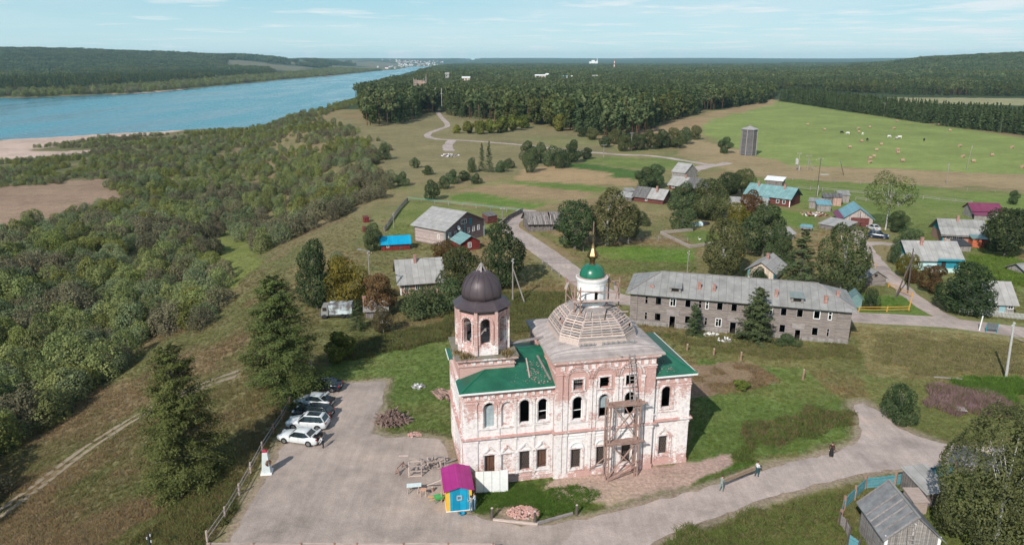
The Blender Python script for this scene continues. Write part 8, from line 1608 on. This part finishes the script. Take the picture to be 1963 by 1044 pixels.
# planted spruce belts
def belt(px0, py0, px1, py1, depth, hs, lab, grp, seed):
    rr = np.random.default_rng(seed); a, b = g(px0, py0), g(px1, py1); d = b - a; L = d.length; d.normalize(); nn = Vector((-d.y, d.x, 0)); n_ = 0; rest = []
    for j in range(int(depth / 3.4)):
        for i in range(int(L / 2.9)):
            p = a + d * (i * 2.9 + rr.uniform(-.6, .6)) + nn * (j * 3.4 + rr.uniform(-.8, .8)); s_ = hs * rr.uniform(.82, 1.12) * (.86 if j == 0 else 1) / 16; sc3 = (s_ * rr.uniform(.85, 1.1), s_ * rr.uniform(.85, 1.1), s_)
            if j < 2 and n_ < 150: o = link('spruce_tree', LT[4 + (i + j) % 3]); o.location = p; o.scale = sc3; o.rotation_euler = (0, 0, rr.uniform(0, 6.28)); tag(o, lab, 'tree', grp); n_ += 1
            else: rest.append((p, sc3))
    return rest
rest = belt(1494, 193, 1782, 238, 22, 13, 'young spruce in the front rows of the belt left of the gap', 'spruces of the belt left of the gap', 1) + belt(1800, 241, 2040, 268, 22, 14, 'young spruce in the front rows of the belt right of the gap', 'spruces of the belt right of the gap', 2)
scatter('spruce_belt', [p for p, _ in rest], [(0, 0, random.uniform(0, 6)) for _ in rest], [q for _, q in rest], [4 + i % 3 for i in range(len(rest))], CF)
# clumps of forest out to the horizon
def clump(seed, n_, R_, mix):
    rr = np.random.default_rng(seed); P = []; D = []; S = []
    for _ in range(n_):
        a = rr.random() * 6.283; q = R_ * math.sqrt(rr.random()); x, y = q * math.cos(a), q * math.sin(a); H = rr.uniform(10, 17); con = rr.random() < mix
        t = rr.random(34) ** .7; aa = rr.random(34) * 6.283; w_ = (2.9 * (1 - t) + .3) if con else 3.6 * np.sqrt(np.clip(1 - (t * 1.5 - .6) ** 2, .05, 1)); qq = w_ * rr.uniform(.5, 1, 34)
        P.append(np.stack([x + qq * np.cos(aa), y + qq * np.sin(aa), H * (.12 + .88 * t)], 1)); D.append(np.stack([np.cos(aa) * .7, np.sin(aa) * .7, np.full(34, .6)], 1))
    return np.concatenate(P), np.concatenate(D)
CL = []
for v in range(5): p, d = clump(500 + v, 26, 15, .75 if v < 4 else .2); CL.append(quads_mesh('forest_clump%d' % v, p, d, 2.1, ((L_pine, L_spruce, L_pine, L_spruce, L_mixed)[v],), 1, None, .5, v))
CC = lib('clump', CL)
def far_pts(y0, y1, s_): 
    X, Y = jgrid(-y1 * .86, y1 * .86, y0, y1, s_, r); rd, rf = river_d(X, Y); rr_ = np.hypot(X, Y); px = CX + F_PX * X / (.959 * Y); k = (np.abs(X) < Y * .80) & (rd < -25 - Y * .01); f = np.interp(Y, EY, EX)
    left = X < rf; k &= ((~left) & (X > f - 20)) | (left & (rf - X > 330))
    k &= ~((px > 1480) & (Y < 1350)) | (Y > 1200); tf = (px > 430) & (px < 872) & (rr_ > 3300) & (rr_ < 8200) & left & (fbm(X, Y, 300, 3, 71) > .40); k &= ~tf
    k &= ~((px > 690) & (px < 872) & left & (Y > 3600) & (r.random(len(X)) < .75)); return X[k], Y[k]
FX, FY = [], []
for a, b, s_ in ((1330, 2200, 19), (2200, 3400, 26), (3400, 6400, 44)): x_, y_ = far_pts(a, b, s_); FX.append(x_); FY.append(y_)
FX, FY = np.concatenate(FX), np.concatenate(FY); FZ = terr(FX, FY); sF = r.uniform(.8, 1.15, len(FX)); sxy = sF * np.where(FY > 3400, 1.7, np.where(FY > 2200, 1.15, .85))
scatter('far_forest', np.stack([FX, FY, FZ - 1], 1), np.stack([0 * FX, 0 * FX, r.uniform(0, 6.28, len(FX))], 1), np.stack([sxy, sxy, sF * np.where(FY > 3400, 1.15, 1.)], 1), np.where(fbm(FX, FY, 260, 3, 121) > .58, 4, r.integers(0, 4, len(FX))), CC)

# grass, tall weeds and flowers
def grassmat():
    m, nt, bs = new_mat('grass_blade'); nt.nodes.remove(bs); out = nt.nodes['Material Output']; at = N(nt, 'ShaderNodeAttribute', attribute_type='INSTANCER', attribute_name='icol')
    df = N(nt, 'ShaderNodeBsdfDiffuse'); tr = N(nt, 'ShaderNodeBsdfTranslucent'); mx = N(nt, 'ShaderNodeMixShader'); mx.inputs[0].default_value = .3
    nt.links.new(at.outputs['Color'], df.inputs[0]); nt.links.new(at.outputs['Color'], tr.inputs[0]); nt.links.new(df.outputs[0], mx.inputs[1]); nt.links.new(tr.outputs[0], mx.inputs[2]); nt.links.new(mx.outputs[0], out.inputs['Surface']); return m
M_grass = grassmat(); tufts = []
for v in range(4):
    rr = random.Random(v); m = MB()
    for _ in range(15):
        a, q, t = rr.random() * 6.283, rr.random() ** .5 * .42, rr.random() * 3.14; x, y = q * math.cos(a), q * math.sin(a); w_ = rr.uniform(.018, .04); l = rr.uniform(.5, 1); bx, by = rr.gauss(0, .28), rr.gauss(0, .28); dx_, dy2 = w_ * math.cos(t), w_ * math.sin(t)
        m.add([(x - dx_, y - dy2, -.05), (x + dx_, y + dy2, -.05), (x + bx * .4 + dx_ * .8, y + by * .4 + dy2 * .8, l * .6), (x + bx * .4 - dx_ * .8, y + by * .4 - dy2 * .8, l * .6), (x + bx, y + by, l)], [(0, 1, 2, 3), (3, 2, 4)])
    tufts.append(m.mesh('tuft%d' % v, M_grass))
NG = 190000; gy_ = 44 * (190 / 44) ** r.random(NG); gx_ = r.uniform(-.80, .80, NG) * (gy_ + 8)
gz_ = terr(gx_, gy_); ok = np.ones(NG, bool)
for poly in (LOT, ROAD): ok &= ~inpoly(gx_, gy_, [tuple(p[:2]) for p in poly])
for o in bpy.data.objects:
    if o.name.startswith(('village_road', 'gravel_path', 'wheel_track')):
        vv = np.array([v.co[:2] for v in o.data.vertices])[::2]
        for c in vv[::1]: ok &= (gx_ - c[0]) ** 2 + (gy_ - c[1]) ** 2 > (2.2 if not o.name.startswith('wheel') else .62) ** 2
def clear_rect(o, x0, y0, x1, y1):
    global ok
    mw = o.matrix_basis; p = [mw @ Vector(q) for q in ((x0, y0, 0), (x1, y0, 0), (x1, y1, 0), (x0, y1, 0))]; ok &= ~inpoly(gx_, gy_, [tuple(q[:2]) for q in p])
clear_rect(CH, -4.7, -.3, 18.6, 10.7); clear_rect(BK, 0, 0, BL, BD); clear_rect(cb_, -.2, -.3, LC + .2, DC)
for n_ in ('DIRTZ',):
    for poly, cc, a in ZONES:
        if cc in (DIRT, SAND, CLEAR): 
            ins = inpoly(gx_, gy_, [tuple(gT(*p)[:2]) for p in poly]); ok &= ~(ins & (r.random(NG) < .93))
gx_, gy_, gz_ = gx_[ok], gy_[ok], gz_[ok]; cg = ground_colour(gx_, gy_, gz_); fr_ = inpoly(gx_, gy_, [tuple(g(*q)[:2]) for q in ((890, 1015), (890, 900), (1200, 880), (1470, 850), (1470, 915), (1150, 1010))]); rdst = road_dist(gx_, gy_); k = (cg[:, 0] / cg[:, 1] < np.where(fr_, 1.0, 1.42)) & (rdst > .25) & ((rdst > 1.6) | (cg[:, 0] / cg[:, 1] < 1.1)) & (r.random(len(gx_)) < np.clip((200 - gy_) / 80, 0, 1)); gx_, gy_, gz_, cg = gx_[k], gy_[k], gz_[k], cg[k]; drym = np.clip((cg[:, 0] / np.maximum(cg[:, 1], .01) - .75) / .6, 0, 1)
hh = (.08 + .13 * drym) * r.uniform(.6, 1.4, len(gx_)) * (.55 + .9 * fbm(gx_, gy_, 7, 3, 131)); cg = cg * r.uniform(.85, 1.4, (len(gx_), 1)) * np.stack([r.uniform(.9, 1.15, len(gx_)), np.ones(len(gx_)), r.uniform(.8, 1.1, len(gx_))], 1)
sx_ = np.clip(hh * 1.8, .35, .8) * (1 + gy_ / 160); G_P = [np.stack([gx_, gy_, gz_], 1)]; G_S = [np.stack([sx_, sx_, hh * 1.35], 1)]; G_C = [cg]
def weeds(poly, n_, cols, h0, h1, spread=1.0):
    w_ = [tuple(gT(*p)[:2]) for p in poly]; xs_, ys_ = [q[0] for q in w_], [q[1] for q in w_]; x = r.uniform(min(xs_), max(xs_), n_ * 3); y = r.uniform(min(ys_), max(ys_), n_ * 3)
    k = inpoly(x + (fbm(x, y, 3, 2, 5) - .5) * 5, y + (fbm(x, y, 3, 2, 6) - .5) * 5, w_); x, y = x[k][:n_], y[k][:n_]; h = .72 * r.uniform(h0, h1, len(x)) * (.6 + .8 * fbm(x, y, 4, 2, 7)); c = np.array(cols)[r.integers(0, len(cols), len(x))] * r.uniform(1.0, 1.6, (len(x), 1))
    G_P.append(np.stack([x, y, terr(x, y)], 1)); G_S.append(np.stack([np.full(len(x), spread), np.full(len(x), spread), h], 1)); G_C.append(c)
weeds([(1768, 748), (1850, 742), (1932, 770), (1930, 800), (1840, 805), (1780, 780)], 1500, [(.21, .13, .135), (.17, .11, .10), (.13, .12, .05), (.24, .155, .155)], .8, 1.5)
weeds([(1805, 726), (1900, 728), (1990, 738), (1990, 772), (1900, 765), (1820, 745)], 1500, [(.07, .12, .025), (.09, .15, .03)], .8, 1.4)
weeds([(1400, 862), (1440, 810), (1560, 790), (1625, 780), (1630, 810), (1560, 835), (1470, 862)], 600, [(.10, .11, .035), (.14, .105, .055), (.085, .11, .035)], .3, .75)
weeds([(1852, 490), (1963, 500), (1990, 560), (1900, 530), (1850, 520)], 1800, [(.10, .16, .03), (.13, .17, .04)], .6, 1.4, 1.3)
weeds([(1380, 885), (1400, 850), (1430, 855), (1420, 890)], 160, [(.08, .11, .03), (.10, .12, .035)], .3, .7)
weeds([(910, 950), (1000, 930), (1090, 935), (1150, 960), (1040, 995), (925, 988)], 900, [(.06, .11, .02), (.085, .135, .028)], .2, .42, .7)
weeds([(640, 650), (760, 640), (870, 600), (870, 640), (740, 680), (660, 690)], 1600, [(.13, .11, .05), (.10, .11, .04), (.12, .13, .045)], .5, 1.0)
weeds([(880, 560), (1080, 560), (1180, 600), (1010, 640), (890, 640)], 2600, [(.13, .12, .05), (.10, .11, .04), (.12, .13, .045)], .45, .95)
weeds([(1210, 640), (1640, 668), (1640, 685), (1500, 690), (1300, 655)], 1500, [(.15, .14, .055), (.11, .13, .042), (.17, .14, .07)], .3, .75)
weeds([(1660, 640), (1960, 660), (1990, 720), (1800, 720), (1680, 700)], 2400, [(.19, .165, .08), (.145, .145, .055), (.21, .175, .09)], .3, .7)
weeds([(250, 1044), (420, 900), (470, 900), (400, 1060)], 1500, [(.13, .10, .045), (.10, .11, .035), (.12, .12, .045)], .35, .8)
weeds([(1250, 1060), (1420, 975), (1600, 930), (1610, 1000), (1600, 1080)], 1300, [(.11, .125, .04), (.14, .125, .055), (.10, .13, .035)], .25, .5)
P_, S_, C_ = np.concatenate(G_P), np.concatenate(G_S), np.concatenate(G_C); n_ = len(P_)
scatter('grass', P_, np.stack([r.normal(0, .1, n_), r.normal(0, .1, n_), r.uniform(0, 6.28, n_)], 1), S_, r.integers(0, 4, n_), lib('tuft', tufts), C_)

# ---------------------------------------------------------------- air
m = bpy.data.materials.new('haze'); m.use_nodes = True; nt = m.node_tree; nt.nodes.clear(); mo = N(nt, 'ShaderNodeOutputMaterial'); pv = N(nt, 'ShaderNodeVolumePrincipled'); pv.inputs['Color'].default_value = (.52, .84, 1, 1); pv.inputs['Density'].default_value = HAZE; pv.inputs['Anisotropy'].default_value = 0.0
nt.links.new(pv.outputs[0], mo.inputs['Volume']); mb = MB(); mb.b2((-17500, -60, -19), (17500, 16500, 175)); tag(mb.build('haze', m), kind='stuff')
